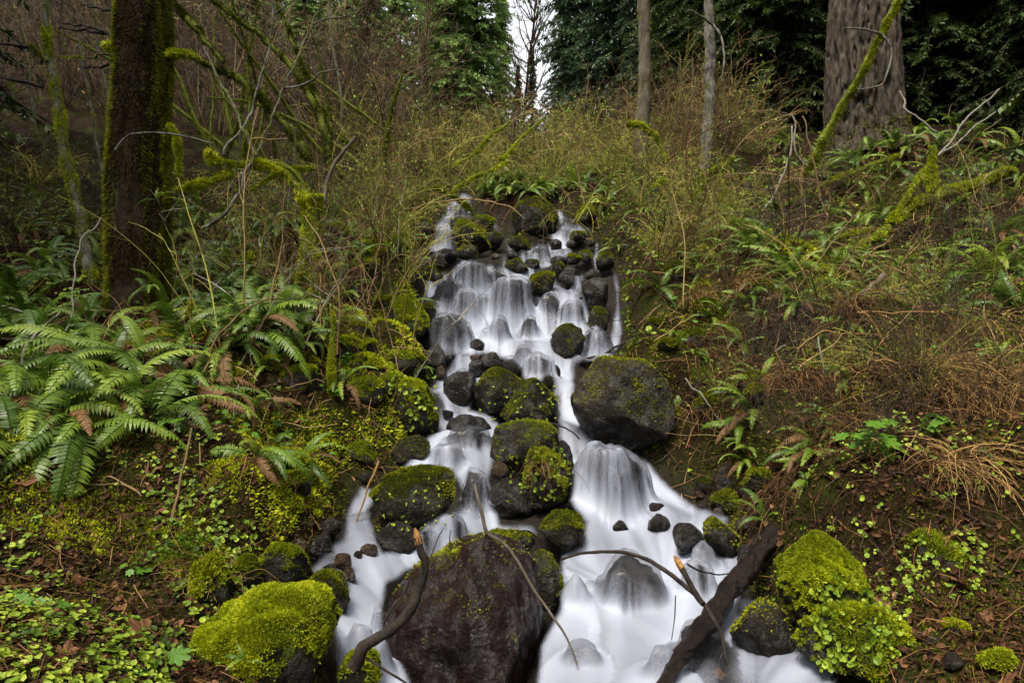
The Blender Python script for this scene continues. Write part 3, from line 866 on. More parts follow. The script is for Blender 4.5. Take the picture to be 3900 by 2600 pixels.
B('a', [(165, 890), (250, 862), (330, 882), (390, 960), (417, 1080), (422, 1190), (330, 1230), (240, 1200), (150, 1060), (130, 960)], 'rock_full', "tall boulder capped with glowing green moss beside the curtain of water", fz=9000, fsize=.017, fmat='moss', dp=.9, fl=(0, .9))
B('a', (350, 900, 462, 1100), 'rock_moss', "dark mossy rock pressed against the tall moss-capped boulder", fz=1500)
B('a', (160, 680, 360, 840), 'rock_moss', "squat mossy bank boulder upstream of the tall moss-capped one", fz=4500, fsize=.018, fmat='moss', fl=(0, .5))
B('a', (380, 670, 520, 780), 'rock_moss', "low mossy stone at the shoulder of the main falls", fz=1200)
B('a', [(430, 1050), (520, 992), (620, 1000), (700, 1060), (728, 1120), (722, 1220), (600, 1260), (480, 1250), (430, 1150)], 'rock_wet', "dark wet boulder fringed with a curtain of drips", sub=True, veil=0.42, dp=.7, seed=3)
B('a', [(475, 1020), (530, 990), (610, 996), (680, 1050), (700, 1100), (600, 1120), (500, 1100)], 'rock_wet', "bare black crown of the boulder fringed with drips", dp=.7)
B('a', (700, 1150, 800, 1280), 'rock_wet', "smooth black stone at the foot of the curtain of drips")
B('a', (830, 1010, 972, 1200), 'rock_wet', "round washed-over dome in the pool of the main falls", sub=True, veil=0.30, dp=.7)
B('a', (778, 1095, 842, 1190), 'rock_wet', "small washed-over stone leaning on the round dome", sub=True, veil=0.50)
B('a', (750, 850, 840, 1010), 'rock_wet', "black washed-over wall between two veils of the main falls", sub=True, veil=0.30)
B('a', [(600, 800), (620, 690), (690, 630), (770, 628), (840, 690), (850, 800), (740, 850)], 'rock_wet', "highest rounded crest of the main falls", sub=True, dp=.8)
B('a', [(460, 880), (480, 800), (540, 735), (600, 740), (645, 800), (620, 880), (540, 910)], 'rock_wet', "angular washed-over rock in the left veil of the main falls", sub=True, veil=0.42)
B('a', [(585, 1000), (600, 880), (650, 822), (720, 825), (765, 880), (750, 1010), (660, 1050)], 'rock_wet', "tall washed-over dome in the left veil of the main falls", sub=True, dp=.7)
B('a', [(845, 980), (855, 850), (900, 780), (980, 745), (1060, 735), (1115, 780), (1118, 900), (1080, 1010), (950, 1020)], 'rock_wet', "broad washed-over block behind the middle veil of the main falls", sub=True, dp=.8)
B('a', (830, 680, 960, 800), 'rock_wet', "washed-over shoulder right of the highest crest", sub=True)
B('a', (1060, 1010, 1168, 1110), 'rock_wet', "dark half-veiled stone below the middle veil", sub=True, veil=0.25)
B('a', (1180, 850, 1330, 1000), 'rock_wet', "washed-over step below the square mossy boulder", sub=True)
B('a', (1430, 825, 1520, 960), 'rock_wet', "rounded washed-over lip beside the shiny grey block", sub=True, veil=0.60)
B('a', (1330, 900, 1500, 1060), 'rock_wet', "washed-over slope above the moss-backed upright rock", sub=True)
B('a', (1015, 1215, 1135, 1310), 'rock_wet', "low washed-over stone below the round dome", sub=True)
B('a', (1080, 1262, 1285, 1440), 'rock_wet', "broad washed-over bulge feeding the narrow middle channel", sub=True, dp=.7)
B('a', [(1490, 1130), (1560, 1085), (1640, 1110), (1690, 1180), (1680, 1270), (1560, 1290), (1500, 1230)], 'rock_wet', "washed-over boulder beside the moss-backed upright rock", sub=True, dp=.7)
B('a', [(1262, 1245), (1275, 1160), (1310, 1085), (1370, 1050), (1440, 1060), (1490, 1112), (1500, 1190), (1482, 1270), (1420, 1325), (1330, 1335), (1278, 1300)], 'rock_some', "upright grey rock with a green mossy back in the main pool", dp=.75, fz=3500, fsize=.014, seed=12)
B('a', (1255, 1340, 1330, 1430), 'rock_wet', "dark stone below the moss-backed upright rock")
B('a', (1210, 1410, 1280, 1500), 'rock_moss', "small mossy stone beside the narrow middle channel")
B('a', [(1100, 735), (1180, 695), (1250, 710), (1288, 770), (1282, 840), (1200, 870), (1130, 880), (1108, 800)], 'rock_moss', "square mossy boulder on the brink of the main falls", fz=3000, fsize=.017)
B('a', [(945, 690), (960, 630), (1000, 608), (1060, 620), (1105, 660), (1100, 715), (1010, 720)], 'rock_moss', "mossy boulder at the lip of the upper pool", fz=1800, fsize=.017)
B('a', (1062, 618, 1192, 705), 'rock_moss', "sloping mossy stone at the lip of the upper pool beside the square boulder", fz=1500, fsize=.017)
B('a', (1272, 632, 1362, 745), 'rock_moss', "upright mossy stone in the chute above the main falls", fz=1200, fsize=.017)
B('a', [(1310, 760), (1330, 690), (1390, 660), (1450, 680), (1475, 740), (1440, 800), (1370, 810)], 'rock_wet', "black wet boulder in the chute above the main falls")
B('a', (1410, 735, 1495, 850), 'rock_wet', "small washed-over step beside the black chute boulder", sub=True)
B('a', [(1492, 760), (1540, 735), (1630, 745), (1645, 830), (1640, 920), (1600, 1000), (1530, 1000), (1500, 890)], 'rock_some', "shiny grey wet block beside the thin side fall", rough=.1, facets=9)
B('a', (1500, 940, 1660, 1130), 'rock_moss', "dark dripping rock under the shiny grey block", fz=1500)
B('a', (1490, 685, 1615, 745), 'rock_some', "flat brown stone on top of the shiny grey block")
B('a', (1375, 570, 1465, 650), 'rock_moss', "green mossy knob left of a twin at the top of the chute", fz=1800, fsize=.018, fmat='moss', fl=(0, .6))
B('a', (1455, 545, 1552, 640), 'rock_moss', "larger green mossy knob of a twin pair at the top of the chute", fz=1800, fsize=.018, fmat='moss', fl=(0, .5))
B('a', (1255, 590, 1382, 660), 'rock_wet', "wet dark stone parting the upper pool")
B('a', (1255, 475, 1342, 545), 'rock_wet', "black stone at the foot of the upper right fall")
B('a', [(1388, 480), (1410, 440), (1470, 422), (1505, 450), (1500, 500), (1430, 510)], 'rock_moss', "wedge-shaped mossy stone at the foot of the upper right fall", fz=900, fsize=.018)
B('a', (1360, 480, 1440, 545), 'rock_wet', "low dark stone under the wedge-shaped mossy one")
B('a', (1130, 520, 1260, 600), 'rock_wet', "washed-over bulge at the head of the upper pool", sub=True)
B('a', (1290, 400, 1400, 480), 'rock_wet', "washed-over step of the upper right fall", sub=True)
B('a', (1340, 320, 1440, 400), 'rock_wet', "washed-over brow of the upper right fall", sub=True)
B('a', [(1000, 420), (1010, 280), (1080, 205), (1180, 180), (1260, 205), (1305, 290), (1320, 385), (1260, 440), (1150, 480), (1060, 480)], 'rock_moss', "great dark mossy rock under ferns between the two upper falls", fz=5500, fsize=.02, rough=.1)
B('a', (960, 460, 1130, 560), 'rock_moss', "low mossy rock beneath the great dark fern-topped rock", fz=1500, fsize=.018)
B('a', (960, 550, 1040, 620), 'rock_wet', "small wet stone at the head of the main falls")
B('a', [(590, 430), (600, 370), (645, 332), (720, 385), (790, 430), (832, 500), (848, 570), (760, 600), (680, 560), (610, 500)], 'rock_full', "ridge-shaped mossy rock beside the upper left fall", fz=4500, fsize=.019, fmat='moss', fl=(0, .7))
B('a', (735, 308, 885, 400), 'rock_full', "flat mossy rock behind the ridge-shaped one", fz=2000, fsize=.019, fmat='moss', fl=(0, .65))
B('a', (610, 515, 765, 635), 'rock_some', "grey rock with a moss edge below the ridge-shaped mossy one", fz=900, fsize=.018)
B('a', (560, 325, 680, 400), 'rock_wet', "black stone parting the upper left fall")
B('a', (830, 410, 930, 560), 'rock_moss', "dark mossy stone between the ridge-shaped rock and the fern-topped rock", fz=1200)
B('a', (290, 320, 472, 510), 'rock_moss', "dark mossy bank mass beside the upper left fall", fz=3500, fsize=.019)
B('a', (480, 540, 620, 640), 'rock_wet', "black broken stone under the upper left fall")
B('a', (370, 580, 560, 700), 'rock_wet', "wet black ledge below the upper left fall")
B('a', (470, 390, 590, 560), 'rock_wet', "washed-over face of the upper left fall", sub=True)
B('a', (560, 230, 700, 340), 'rock_wet', "washed-over brow of the upper left fall", sub=True)
B('a', (1440, 230, 1580, 380), 'rock_full', "bright mossy hump above the upper right fall", fz=2500, fsize=.02, fmat='moss', fl=(0, .55))
B('a', (1580, 560, 1700, 700), 'rock_moss', "mossy bank stone by the little side trickle", fz=1500)
B('P', (1310, 1120, 1350, 1160), 'rock_wet', "washed-over stone under the edge of the lower right falls", sub=True, veil=.78)
B('P', (1560, 1290, 1640, 1360), 'rock_wet', "washed-over stone beside the veiled dome toward the log", sub=True, veil=.78)
B('P', (1290, 1330, 1350, 1420), 'rock_wet', "washed-over stone beside the narrow upright rock", sub=True, veil=.78)
B('P', (1300, 1480, 1380, 1560), 'rock_wet', "washed-over stone low in front of the veiled dome", sub=True, veil=.6)
B('P', (1560, 1430, 1640, 1500), 'rock_wet', "washed-over stone beneath the log", sub=True, veil=.78)
B('P', (1480, 1500, 1560, 1580), 'rock_wet', "washed-over stone at the foot of the log", sub=True, veil=.6)
B('P', [(1690, 1500), (1695, 1410), (1740, 1375), (1800, 1395), (1828, 1450), (1825, 1510), (1760, 1530)], 'rock_some', "dark ledge with a little curtain of water behind the log", d=3.0, fz=900, fsize=.012)
B('P', (930, 1225, 1010, 1275), 'rock_wet', "washed-over stone above the purplish slab", sub=True, veil=.78)
B('P', (850, 1400, 900, 1460), 'rock_wet', "washed-over stone in the left rapid beside the slab", sub=True, veil=.78)
# moss hummocks along the banks
r = np.random.default_rng(321)
k = 0
while k < 44:
    px, py = (r.uniform(620, 1000), r.uniform(640, 1260)) if k % 3 else (r.uniform(1500, 1760), r.uniform(640, 1220))
    p = hit(px, py)
    if not .02 < float(gbank(np.array([p.x]), np.array([p.y]))[0]) or float(gwet(np.array([p.x]), np.array([p.y]))[0]) > .5:
        k += r.random() < .02
        continue
    w = r.uniform(.07, .17) * FPX / p.y
    B('P', (px - w, py - w * .8, px + w, py + w * .6), 'rock_full', "low moss hummock on the bank close to the water", fz=2200, fsize=.018 * max(1, p.y / 5), fmat='moss' if k % 3 else 'moss_dark', fl=(0, .85), group="moss hummocks along the stream banks", cat="moss hummock", name="moss_hummock", seed=600 + k, d=p.y, lift=float(gland(p.x, p.y)[0]) - p.z)
    k += 1
# small stones along the rims
k = 0
for (z, u, v, s) in [('a', 560, 610, 30), ('a', 640, 640, 26), ('a', 880, 590, 30), ('a', 900, 640, 26), ('a', 1210, 490, 24), ('a', 1340, 560, 26), ('a', 1560, 640, 30), ('a', 1540, 500, 34), ('a', 1000, 580, 26), ('a', 420, 620, 30), ('a', 860, 480, 30),
                     ('b', 820, 30, 28), ('b', 790, 100, 26), ('b', 870, 70, 34), ('b', 1010, 70, 30), ('b', 340, 800, 26), ('b', 420, 700, 32), ('b', 60, 760, 36), ('b', 180, 815, 26), ('b', 2060, 560, 26), ('b', 2140, 590, 30), ('b', 1950, 560, 24), ('b', 2260, 560, 30),
                     ('b', 460, 400, 30), ('b', 380, 420, 34), ('b', 430, 350, 30), ('b', 1180, 620, 26), ('b', 1240, 560, 24), ('b', 2180, 500, 34), ('b', 2050, 500, 28), ('P', 1560, 1060, 20), ('P', 1580, 1120, 18),
                     ('P', 700, 1210, 20), ('P', 740, 1200, 22), ('P', 690, 1250, 16), ('P', 1910, 1500, 16), ('P', 1930, 1420, 14), ('P', 2020, 1420, 18), ('P', 2060, 1460, 20), ('P', 2140, 1480, 24), ('P', 2190, 1520, 26)]:
    if k % 5 in (1, 3):
        k += 1
        continue
    B(z, (u - s, v - s * .8, u + s, v + s * .8), ['rock_wet', 'rock_some', 'rock_brown'][k % 3], "fist-sized wet stone at the rim of the running water", group="fist-sized stones along the rims of the stream", cat="stone", name="stone", seed=100 + k)
    k += 1

# ================================================================== WATER SURFACE
CELL = .016
wx = np.arange(-2.0, 2.6, CELL)
wy = np.arange(2.2, 11.6, CELL)
WX, WY = np.meshgrid(wx, wy)
Hh = steps(WX, WY, land(WX, WY))
bvh = BVHTree.FromPolygons(np.concatenate(SUBV).tolist(), np.concatenate(SUBF).tolist())
px_, py_ = to_px(WX.ravel(), WY.ravel(), Hh.ravel())
near = np.full(WX.size, -1e9)
for w in WATER + [POOL]:
    near = np.maximum(near, poly_sdf(px_, py_, w))
near = near.reshape(WX.shape)
top = Hh.copy()
VEIL = np.concatenate(VEIL)
veil_ = np.ones(WX.shape)
down = Vector((0, 0, -1))
for iy, ix in zip(*np.nonzero(near > -90)):
    h = bvh.ray_cast(Vector((WX[iy, ix], WY[iy, ix], 9.0)), down)
    if h[0] is not None and h[0].z > top[iy, ix]:
        top[iy, ix] = h[0].z
        veil_[iy, ix] = VEIL[h[2]]
def gblur(A, s):
    r = int(3 * s) + 1
    k = np.exp(-.5 * (np.arange(-r, r + 1) / s) ** 2); k /= k.sum()
    A = np.pad(A, r, mode='edge')
    A = np.apply_along_axis(lambda m_: np.convolve(m_, k, 'valid'), 0, A)
    return np.apply_along_axis(lambda m_: np.convolve(m_, k, 'valid'), 1, A)
Hs = gblur(top, 1.8)
Hs = np.maximum(Hs, top - .01)
Hs = np.maximum(gblur(Hs, 1.2), top + .008)
Hs = np.maximum(gblur(Hs, .9), top + .012) + .010
# flow along the fall line, streaks by integrating noise along it
Hf = gblur(Hs, 3.0)
dzy, dzx = np.gradient(Hf, CELL)
fx, fy = -dzx, -dzy - .18
fl_ = np.hypot(fx, fy) + 1e-6
fx, fy = fx / fl_, fy / fl_
def lic(seed, steps, blur):
    nz = gblur(np.random.default_rng(seed).random(WX.shape), blur)
    nz = (nz - nz.mean()) / nz.std()
    acc = nz.copy(); cnt = 1
    for sgn in (1, -1):
        cx, cy = np.meshgrid(np.arange(len(wx), dtype=float), np.arange(len(wy), dtype=float))
        for _ in range(steps):
            ix = np.clip(np.rint(cx).astype(int), 0, len(wx) - 1); iy = np.clip(np.rint(cy).astype(int), 0, len(wy) - 1)
            cx = cx + sgn * fx[iy, ix]; cy = cy + sgn * fy[iy, ix]
            ix = np.clip(np.rint(cx).astype(int), 0, len(wx) - 1); iy = np.clip(np.rint(cy).astype(int), 0, len(wy) - 1)
            acc += nz[iy, ix]; cnt += 1
    return (acc - acc.mean()) / acc.std()
L1 = lic(1, 22, .6)
L2 = lic(2, 30, 1.8)
wide = gblur(Hs, 9.0)
conc = wide - Hs                                   # hollows gather foam, crests run thin
px_, py_ = to_px(WX.ravel(), WY.ravel(), Hs.ravel())
sd = np.full(WX.size, -1e9)
wob = 5 * fbm(np.c_[WX.ravel() * 9, WY.ravel() * 9, WX.ravel() * 0], 3, 3)
for w in WATER:
    sd = np.maximum(sd, poly_sdf(px_, py_, w))
sdp = poly_sdf(px_, py_, POOL)
foamy = (sd + wob).reshape(WX.shape)
pool = (sdp + wob).reshape(WX.shape)
steep = np.hypot(dzx, dzy)
L3 = lic(5, 34, 3.6)
sw = smooth_step(.45, 1.3, steep)
foam = (1 - sw) * (.62 + .12 * L2 + .22 * L3) + sw * (.46 + .19 * L1 + .23 * L2 + .10 * L3) + np.clip(4.5 * conc, -.30, .38)
foam = np.clip(foam * gblur(veil_, 1.5), .04, 1.0) * smooth_step(-4, 16, foamy)
edge = np.maximum(smooth_step(-6, 6, foamy), smooth_step(-4, 10, pool) * .9)
keep = (np.maximum(foamy, pool) > -14)
idx = -np.ones(WX.shape, int)
use = keep.copy()
q = keep[:-1, :-1] & keep[1:, :-1] & keep[:-1, 1:] & keep[1:, 1:]
idx[keep] = np.arange(keep.sum())
F = np.stack([idx[:-1, :-1][q], idx[:-1, 1:][q], idx[1:, 1:][q], idx[1:, :-1][q]], -1)
Hs2 = Hs + .004 * L2 + .0
mb = MB()
mb.add(np.c_[WX[keep], WY[keep], Hs2[keep]], F)
water = structure(mb.build("stream_water", M['water']))
for nm, A in (("foam", foam), ("edge", edge)):
    a_ = water.data.attributes.new(nm, 'FLOAT', 'POINT')
    a_.data.foreach_set("value", A[keep].astype(np.float32))

# ================================================================== BRANCHES, LOGS, TRUNKS
def quads_to_tris(F):
    return np.concatenate([F[:, [0, 1, 2]], F[:, [0, 2, 3]]], 0)
def px_curve(z, pts, d, n):
    """photo points with depths -> a curve in the place. d: number, (d0, d1) or one per point"""
    p = Q(z, pts)
    if isinstance(d, (int, float)):
        d = (d, d)
    ds = np.interp(np.linspace(0, 1, len(p)), np.linspace(0, 1, len(d)), d)
    return resample([tuple(at(a, b_, dd)) for (a, b_), dd in zip(p, ds)], n)
def limb(z, pts, d, w, mat, label=None, cat="branch", name="branch", parent=None, sides=7, moss=0, msize=.03, mmat='moss', droop=.6, ml=(0, 1), wob=0.0,
         tip=None, group=None, seed=1, n=None, rough=.28, mside=None, down=None, lump=.55):
    """a branch traced along photo points; w = width in photo units at start and end"""
    nn = n or max(10, 5 * len(pts))
    C = px_curve(z, pts, d, nn)
    if down is not None:
        C[:, 2] -= down
    if wob:
        C = C + wob * np.c_[fbm(C * 6, seed, 3), fbm(C * 6 + 9, seed, 3), fbm(C * 6 + 19, seed, 3)]
    ws = np.interp(np.linspace(0, 1, nn), np.linspace(0, 1, len(w)), w) if isinstance(w, (tuple, list)) else np.full(nn, w)
    R = ws * .5 * C[:, 1] / FPX
    if moss:
        R = R * (1 - .36 * lump + lump * fbm(C * 7, seed + 2, 3))
    mb = MB()
    tube(mb, C, R, sides, var=.5 + .5 * np.clip(np.repeat(fbm(C * 4, seed, 2), sides), -1, 1) if False else None, rough=rough, seed=seed)
    org = tuple(C[0])
    if parent is None:
        o = mb.build(name, M[mat], origin=org)
        tag(o, label, cat, group)
    else:
        o = mb.build(name, M[mat], parent)
        org = tuple(parent.location)
    if moss:
        V = mb.v[0]; F = quads_to_tris(mb.f[0])
        wf = (lambda c_, n_: np.clip(.22 + .5 * n_[:, 2] + 1.3 * fbm(c_ * 6, seed, 3), .01, 1)) if mside is None else (lambda c_, n_: np.clip(n_ @ np.array(mside) + .2 + .9 * fbm(c_ * 4, seed, 3), .01, 1))
        P, Nn = tri_sample(V, F, int(moss * 1.6), wf, seed)
        f = MB()
        fuzz(f, P, Nn, msize, droop=droop, seed=seed, lo=ml[0], hi=ml[1], narrow=.17, spread=2.0)
        k = stuff(f.build("moss", M[mmat], None, origin=(0, 0, 0)))
        k.data.transform(__import__('mathutils').Matrix.Translation(-Vector(org)))
        k.parent = o
    if tip is not None:
        e = C[0] if tip == 0 else C[-1]
        nb = C[1] if tip == 0 else C[-2]
        dv = (e - nb) / np.linalg.norm(e - nb)
        r_ = R[0] if tip == 0 else R[-1]
        t = MB()
        tube(t, np.array([e - dv * r_ * 2.0, e + dv * r_ * .8, e + dv * r_ * 2.4]), [r_ * 1.06, r_ * .95, r_ * .25], 7, rough=.35, seed=seed)
        k = t.build("broken_end", M['broken_wood'], None, origin=org)
        k.location = (0, 0, 0)
        k.parent = o
    return o, C, R

# the fallen log
LOGP = [(1480, 1585), (1545, 1500), (1610, 1425), (1670, 1350), (1725, 1285), (1788, 1212)]
C = px_curve('P', LOGP, [2.62, 2.8, 3.0, 3.25, 3.5, 3.8], 40)
C[:, 2] -= np.linspace(.07, .0, 40)
C = C + .022 * np.c_[fbm(C * 5, 1, 3), fbm(C * 5 + 7, 2, 3), fbm(C * 5 + 3, 3, 3)]
R = np.interp(np.linspace(0, 1, 40), [0, .5, 1], [30, 44, 40]) * .5 * C[:, 1] / FPX
mb = MB()
C2 = resample(C, 160)
tube(mb, C2, np.interp(np.linspace(0, 1, 160), np.linspace(0, 1, 40), R), 40, rough=.5, seed=4)
log = mb.build("fallen_log", M['log_wet'], origin=tuple(C[-1]))
tag(log, "fallen log, dark reddish-brown and wet, its foot in the white water", "log")
t = MB()
dv = (C[-1] - C[-2]) / np.linalg.norm(C[-1] - C[-2])
for q in range(16):
    a_ = q / 16 * 2 * math.pi
    s0 = C[-1] - dv * .05 + R[-1] * .86 * (np.array([math.cos(a_), .3 * math.sin(a_), .8 * math.sin(a_)]))
    ln = .04 + .10 * random.random()
    tube(t, np.array([s0, s0 + dv * ln * .6, s0 + dv * ln * 1.3]), [.013, .010, .002], 5, rough=.2, seed=q)
k = t.build("broken_end", M['broken_wood'], None, origin=tuple(C[-1])); k.location = (0, 0, 0); k.parent = log
t = MB()
for q in range(3):
    s0 = 18 + q * 6
    off = np.array([-.55, -.75, .38 - .25 * q])
    P_ = C[s0:s0 + 10] + off / np.linalg.norm(off) * R[s0:s0 + 10, None] * .96
    tube(t, P_, .010 + .004 * q, 5, rough=.4, seed=q)
k = t.build("split_strip", M['broken_wood'], None, origin=tuple(C[-1])); k.location = (0, 0, 0); k.parent = log

# dead branches over the stream
limb('b', [(640, 705), (660, 780), (682, 830), (672, 900), (640, 1000), (600, 1080), (520, 1160), (440, 1215), (380, 1250), (350, 1310), (325, 1360)], [2.72, 2.72, 2.72, 2.72, 2.7, 2.68, 2.66, 2.62, 2.6, 2.6, 2.6], (17, 20, 26, 34), 'bark_dark',
     "thick dark curved dead branch with a splintered pale tip leaning on the purplish slab", tip=0, wob=.006)
limb('b', [(925, 455), (935, 500), (955, 565), (972, 630), (990, 690), (1060, 740), (1110, 790), (1160, 870), (1220, 970), (1290, 1070), (1360, 1170), (1400, 1250), (1432, 1340)], [3.3, 3.2, 3.1, 3.0, 2.95], (6, 9, 7, 4), 'bark_grey',
     "long thin lichened twig bent over the purplish slab", wob=.01)
limb('b', [(950, 812), (1060, 830), (1140, 848), (1215, 855)], (3.5, 3.62), (10, 9), 'log_wet', "short brown stick with a pale cut end lying on the slab", tip=0)
br5, _, _ = limb('b', [(1355, 822), (1460, 792), (1600, 785), (1700, 795), (1800, 830), (1900, 895), (1990, 970), (2060, 1040), (2110, 1120), (2150, 1200), (2170, 1280), (2182, 1345)], [3.55, 3.35, 3.1, 2.95, 2.8, 2.7], (6, 9, 11, 10, 5), 'bark_dark',
     "long arched dark branch reaching over the water-veiled dome to the log", wob=.008)
limb('b', [(1938, 838), (1975, 900), (2005, 960), (2040, 1015), (2062, 1045)], (2.85, 2.74), (15, 14), 'bark_dark', "stout dark stick with a pale broken tip propped on the long arched branch", tip=0)
limb('b', [(1078, 126), (1200, 140), (1330, 155), (1400, 182), (1446, 226)], (5.0, 5.1), (5, 3), 'bark_dark', "thin dark stick lying across the flat mossy top of the middle rock", wob=.02)
limb('a', [(1412, 1312), (1500, 1300), (1600, 1272), (1700, 1222), (1772, 1180)], (6.5, 6.6), (6, 5), 'bark_dark', "bare brown stick bridging water above the huge grey-brown boulder", wob=.02)
limb('b', [(700, 822), (722, 770), (745, 710), (772, 664)], (2.85, 2.9), (4, 2), 'twig_dark', "small forked twig standing on the edge of the purplish slab")
limb('b', [(806, 772), (800, 720), (806, 676)], (2.9, 2.9), (3, 2), 'twig_dark', "short straight twig standing on the edge of the purplish slab")
limb('b', [(448, 334), (425, 395), (395, 455), (374, 530), (340, 620), (300, 720)], (4.1, 3.9), (6, 3), 'straw', "pale yellow dead stalk hanging in the small left fall")
limb('b', [(470, 1142), (520, 1060), (575, 990), (612, 900)], (2.7, 2.75), (5, 3), 'bark_dark', "thin dark side twig of the curved dead branch", wob=.006)
limb('b', [(390, 1308), (480, 1370), (590, 1440), (700, 1520)], (2.6, 2.55), (7, 4), 'bark_dark', "thin dark twig trailing into the water below the curved branch", wob=.01)
limb('b', [(1985, 845), (2050, 880), (2130, 895), (2200, 890)], (3.1, 3.3), (5, 3), 'bark_dark', "thin dark twig lying above the log", wob=.01)
limb('b', [(2352, 700), (2280, 760), (2240, 830), (2200, 960)], (3.6, 3.4), (4, 3), 'bark_dark', "bent red-brown twig resting on the log", wob=.01)
limb('b', [(1925, 1000), (1920, 1110), (1905, 1220)], (2.95, 2.95), (3, 2), 'twig_dark', "thin upright twig standing in the water beside the log")
limb('b', [(2180, 1345), (2160, 1290), (2140, 1330)], (2.7, 2.65), (4, 2), 'twig_dark', "forked tip at the low end of the long arched branch")
limb('b', [(1240, 715), (1190, 680), (1140, 690), (1130, 720), (1165, 770), (1205, 805)], (3.6, 3.45), (4, 3), 'bark_dark', "hooped dark twig on the mossy ledge")

# --- the big moss-hung trunk on the left bank
def trunk(name, label, curve, radii, mat, sides, rings, disp, vscale, seed, cat="tree", furrow=False, flare=0.0):
    C = resample(curve, rings)
    R = np.interp(np.linspace(0, 1, rings), np.linspace(0, 1, len(radii)), radii)
    th = np.linspace(0, 2 * math.pi, sides, endpoint=False)
    T, Nn, Bn = frames(C)
    Nn = np.tile(np.array([1.0, 0, 0]), (rings, 1)); Bn = np.tile(np.array([0, 1.0, 0]), (rings, 1))
    h = C[:, 2] - C[0, 2]
    rr = R[:, None] * np.ones((1, sides))
    cyl = np.stack([np.broadcast_to(np.cos(th), (rings, sides)), np.broadcast_to(np.sin(th), (rings, sides)), np.broadcast_to((h * vscale)[:, None], (rings, sides))], -1).reshape(-1, 3)
    if furrow:
        wq = cyl * np.array([3.6, 3.6, .9]) + .25 * fbm(cyl * np.array([5, 5, 4.0]), seed + 9, 2)[:, None]
        g = np.exp(-(fbm(wq + seed, seed, 2) / .10) ** 2) + .6 * np.exp(-(fbm(cyl * np.array([7, 7, 2.4]) + 5, seed + 2, 2) / .08) ** 2)
        g2 = fbm(cyl * np.array([16, 16, 12.0]), seed + 3, 3)
        dd = -g + .22 * g2
    else:
        dd = fbm(cyl * np.array([3, 3, 2.2]), seed, 5)
    rr = rr + disp * dd.reshape(rings, sides)
    if flare:
        lob = 1 + .35 * np.sin(th * 5 + 1)[None, :]
        rr = rr + flare * np.exp(-h / .55)[:, None] * lob
    V = (C[:, None, :] + rr[:, :, None] * (np.cos(th)[None, :, None] * Nn[:, None, :] + np.sin(th)[None, :, None] * Bn[:, None, :])).reshape(-1, 3)
    ii = np.arange(rings - 1)[:, None] * sides; jj = np.arange(sides)[None, :]; kk = (jj + 1) % sides
    F = np.stack([ii + jj, ii + kk, ii + kk + sides, ii + jj + sides], -1).reshape(-1, 4)
    root = empty(name, tuple(C[0]))
    tag(root, label, cat)
    mb = MB(); mb.add(V, F)
    mb.build("trunk", M[mat], root)
    return root, V, F, C
d = 6.35
base = at(322, 800, d)
root, V, F, C = trunk("maple_tree", "thick dark trunk shaggy with brown and green moss among sword ferns",
    [tuple(at(316, 850, d)), tuple(at(320, 700, d)), tuple(at(318, 500, d)), tuple(at(322, 300, d)), tuple(at(331, 100, d)), tuple(at(333, -100, d)), tuple(at(336, -900, d))],
    [.27, .225, .232, .238, .235, .23, .225, .22, .2, .18, .15], 'bark_moss', 72, 220, .045, 1.0, 8, flare=.05)
MAPLE = root
Ft = quads_to_tris(F)
P, Nn = tri_sample(V, Ft, 80000, lambda c_, n_: np.clip(.30 + .6 * (np.abs(n_[:, 0]) > .6) + .9 * fbm(c_ * 2.6, 4, 3), .02, 2) * (c_[:, 2] < 5.2) * (n_[:, 1] < .5), 3)
side = np.clip(np.where(Nn[:, 0] < 0, -Nn[:, 0], .8 * Nn[:, 0]) ** 2.2, 0, 1)
f = MB()
r_ = np.random.default_rng(3)
D = Nn * .7 + r_.normal(size=P.shape) * .35; D[:, 2] -= .7
s_ = .022 + .028 * r_.random(len(P)) + .025 * side
keep_ = side + .35 * r_.random(len(P)) > .62
leaflets(f, P[keep_], D[keep_], s_[keep_], s_[keep_] * .13, np.clip(.06 + .60 * side + .25 * r_.random(len(P)) + .35 * fbm(P * 3, 9, 2), 0, .75)[keep_])
stuff(f.build("moss", M['moss_dark'], root))
f = MB()
leaflets(f, P[~keep_], D[~keep_], s_[~keep_] * .9, s_[~keep_] * .14, np.clip(.5 * r_.random(len(P)) + .2, 0, 1)[~keep_])
stuff(f.build("dead_moss", M['dead_moss'], root))
for pts, w in (([(338, -250), (520, -420), (760, -620)], (60, 20)), ([(330, -420), (180, -600), (60, -700)], (50, 15)), ([(334, -700), (420, -900), (480, -1200)], (45, 10))):
    limb('P', pts, (d, d - .6), w, 'bark_moss', parent=root, name="limb", sides=10)
limb('f', [(1165, 385), (1230, 365), (1300, 380), (1360, 410)], (6.3, 6.2), (24, 14), 'branch_moss', parent=root, name="limb", moss=1500, msize=.04)
limb('f', [(800, 370), (755, 330), (725, 300)], (6.3, 6.2), (22, 12), 'branch_moss', parent=root, name="limb", moss=700, msize=.04)
limb('f', [(1160, 850), (1195, 905), (1215, 960), (1225, 1060), (1230, 1160), (1235, 1290)], (6.0, 5.9), (6, 14, 10), 'branch_moss', "dead mossy snag hanging beside the thick shaggy trunk", name="dead_snag", moss=2200, msize=.03, ml=(0, .7))

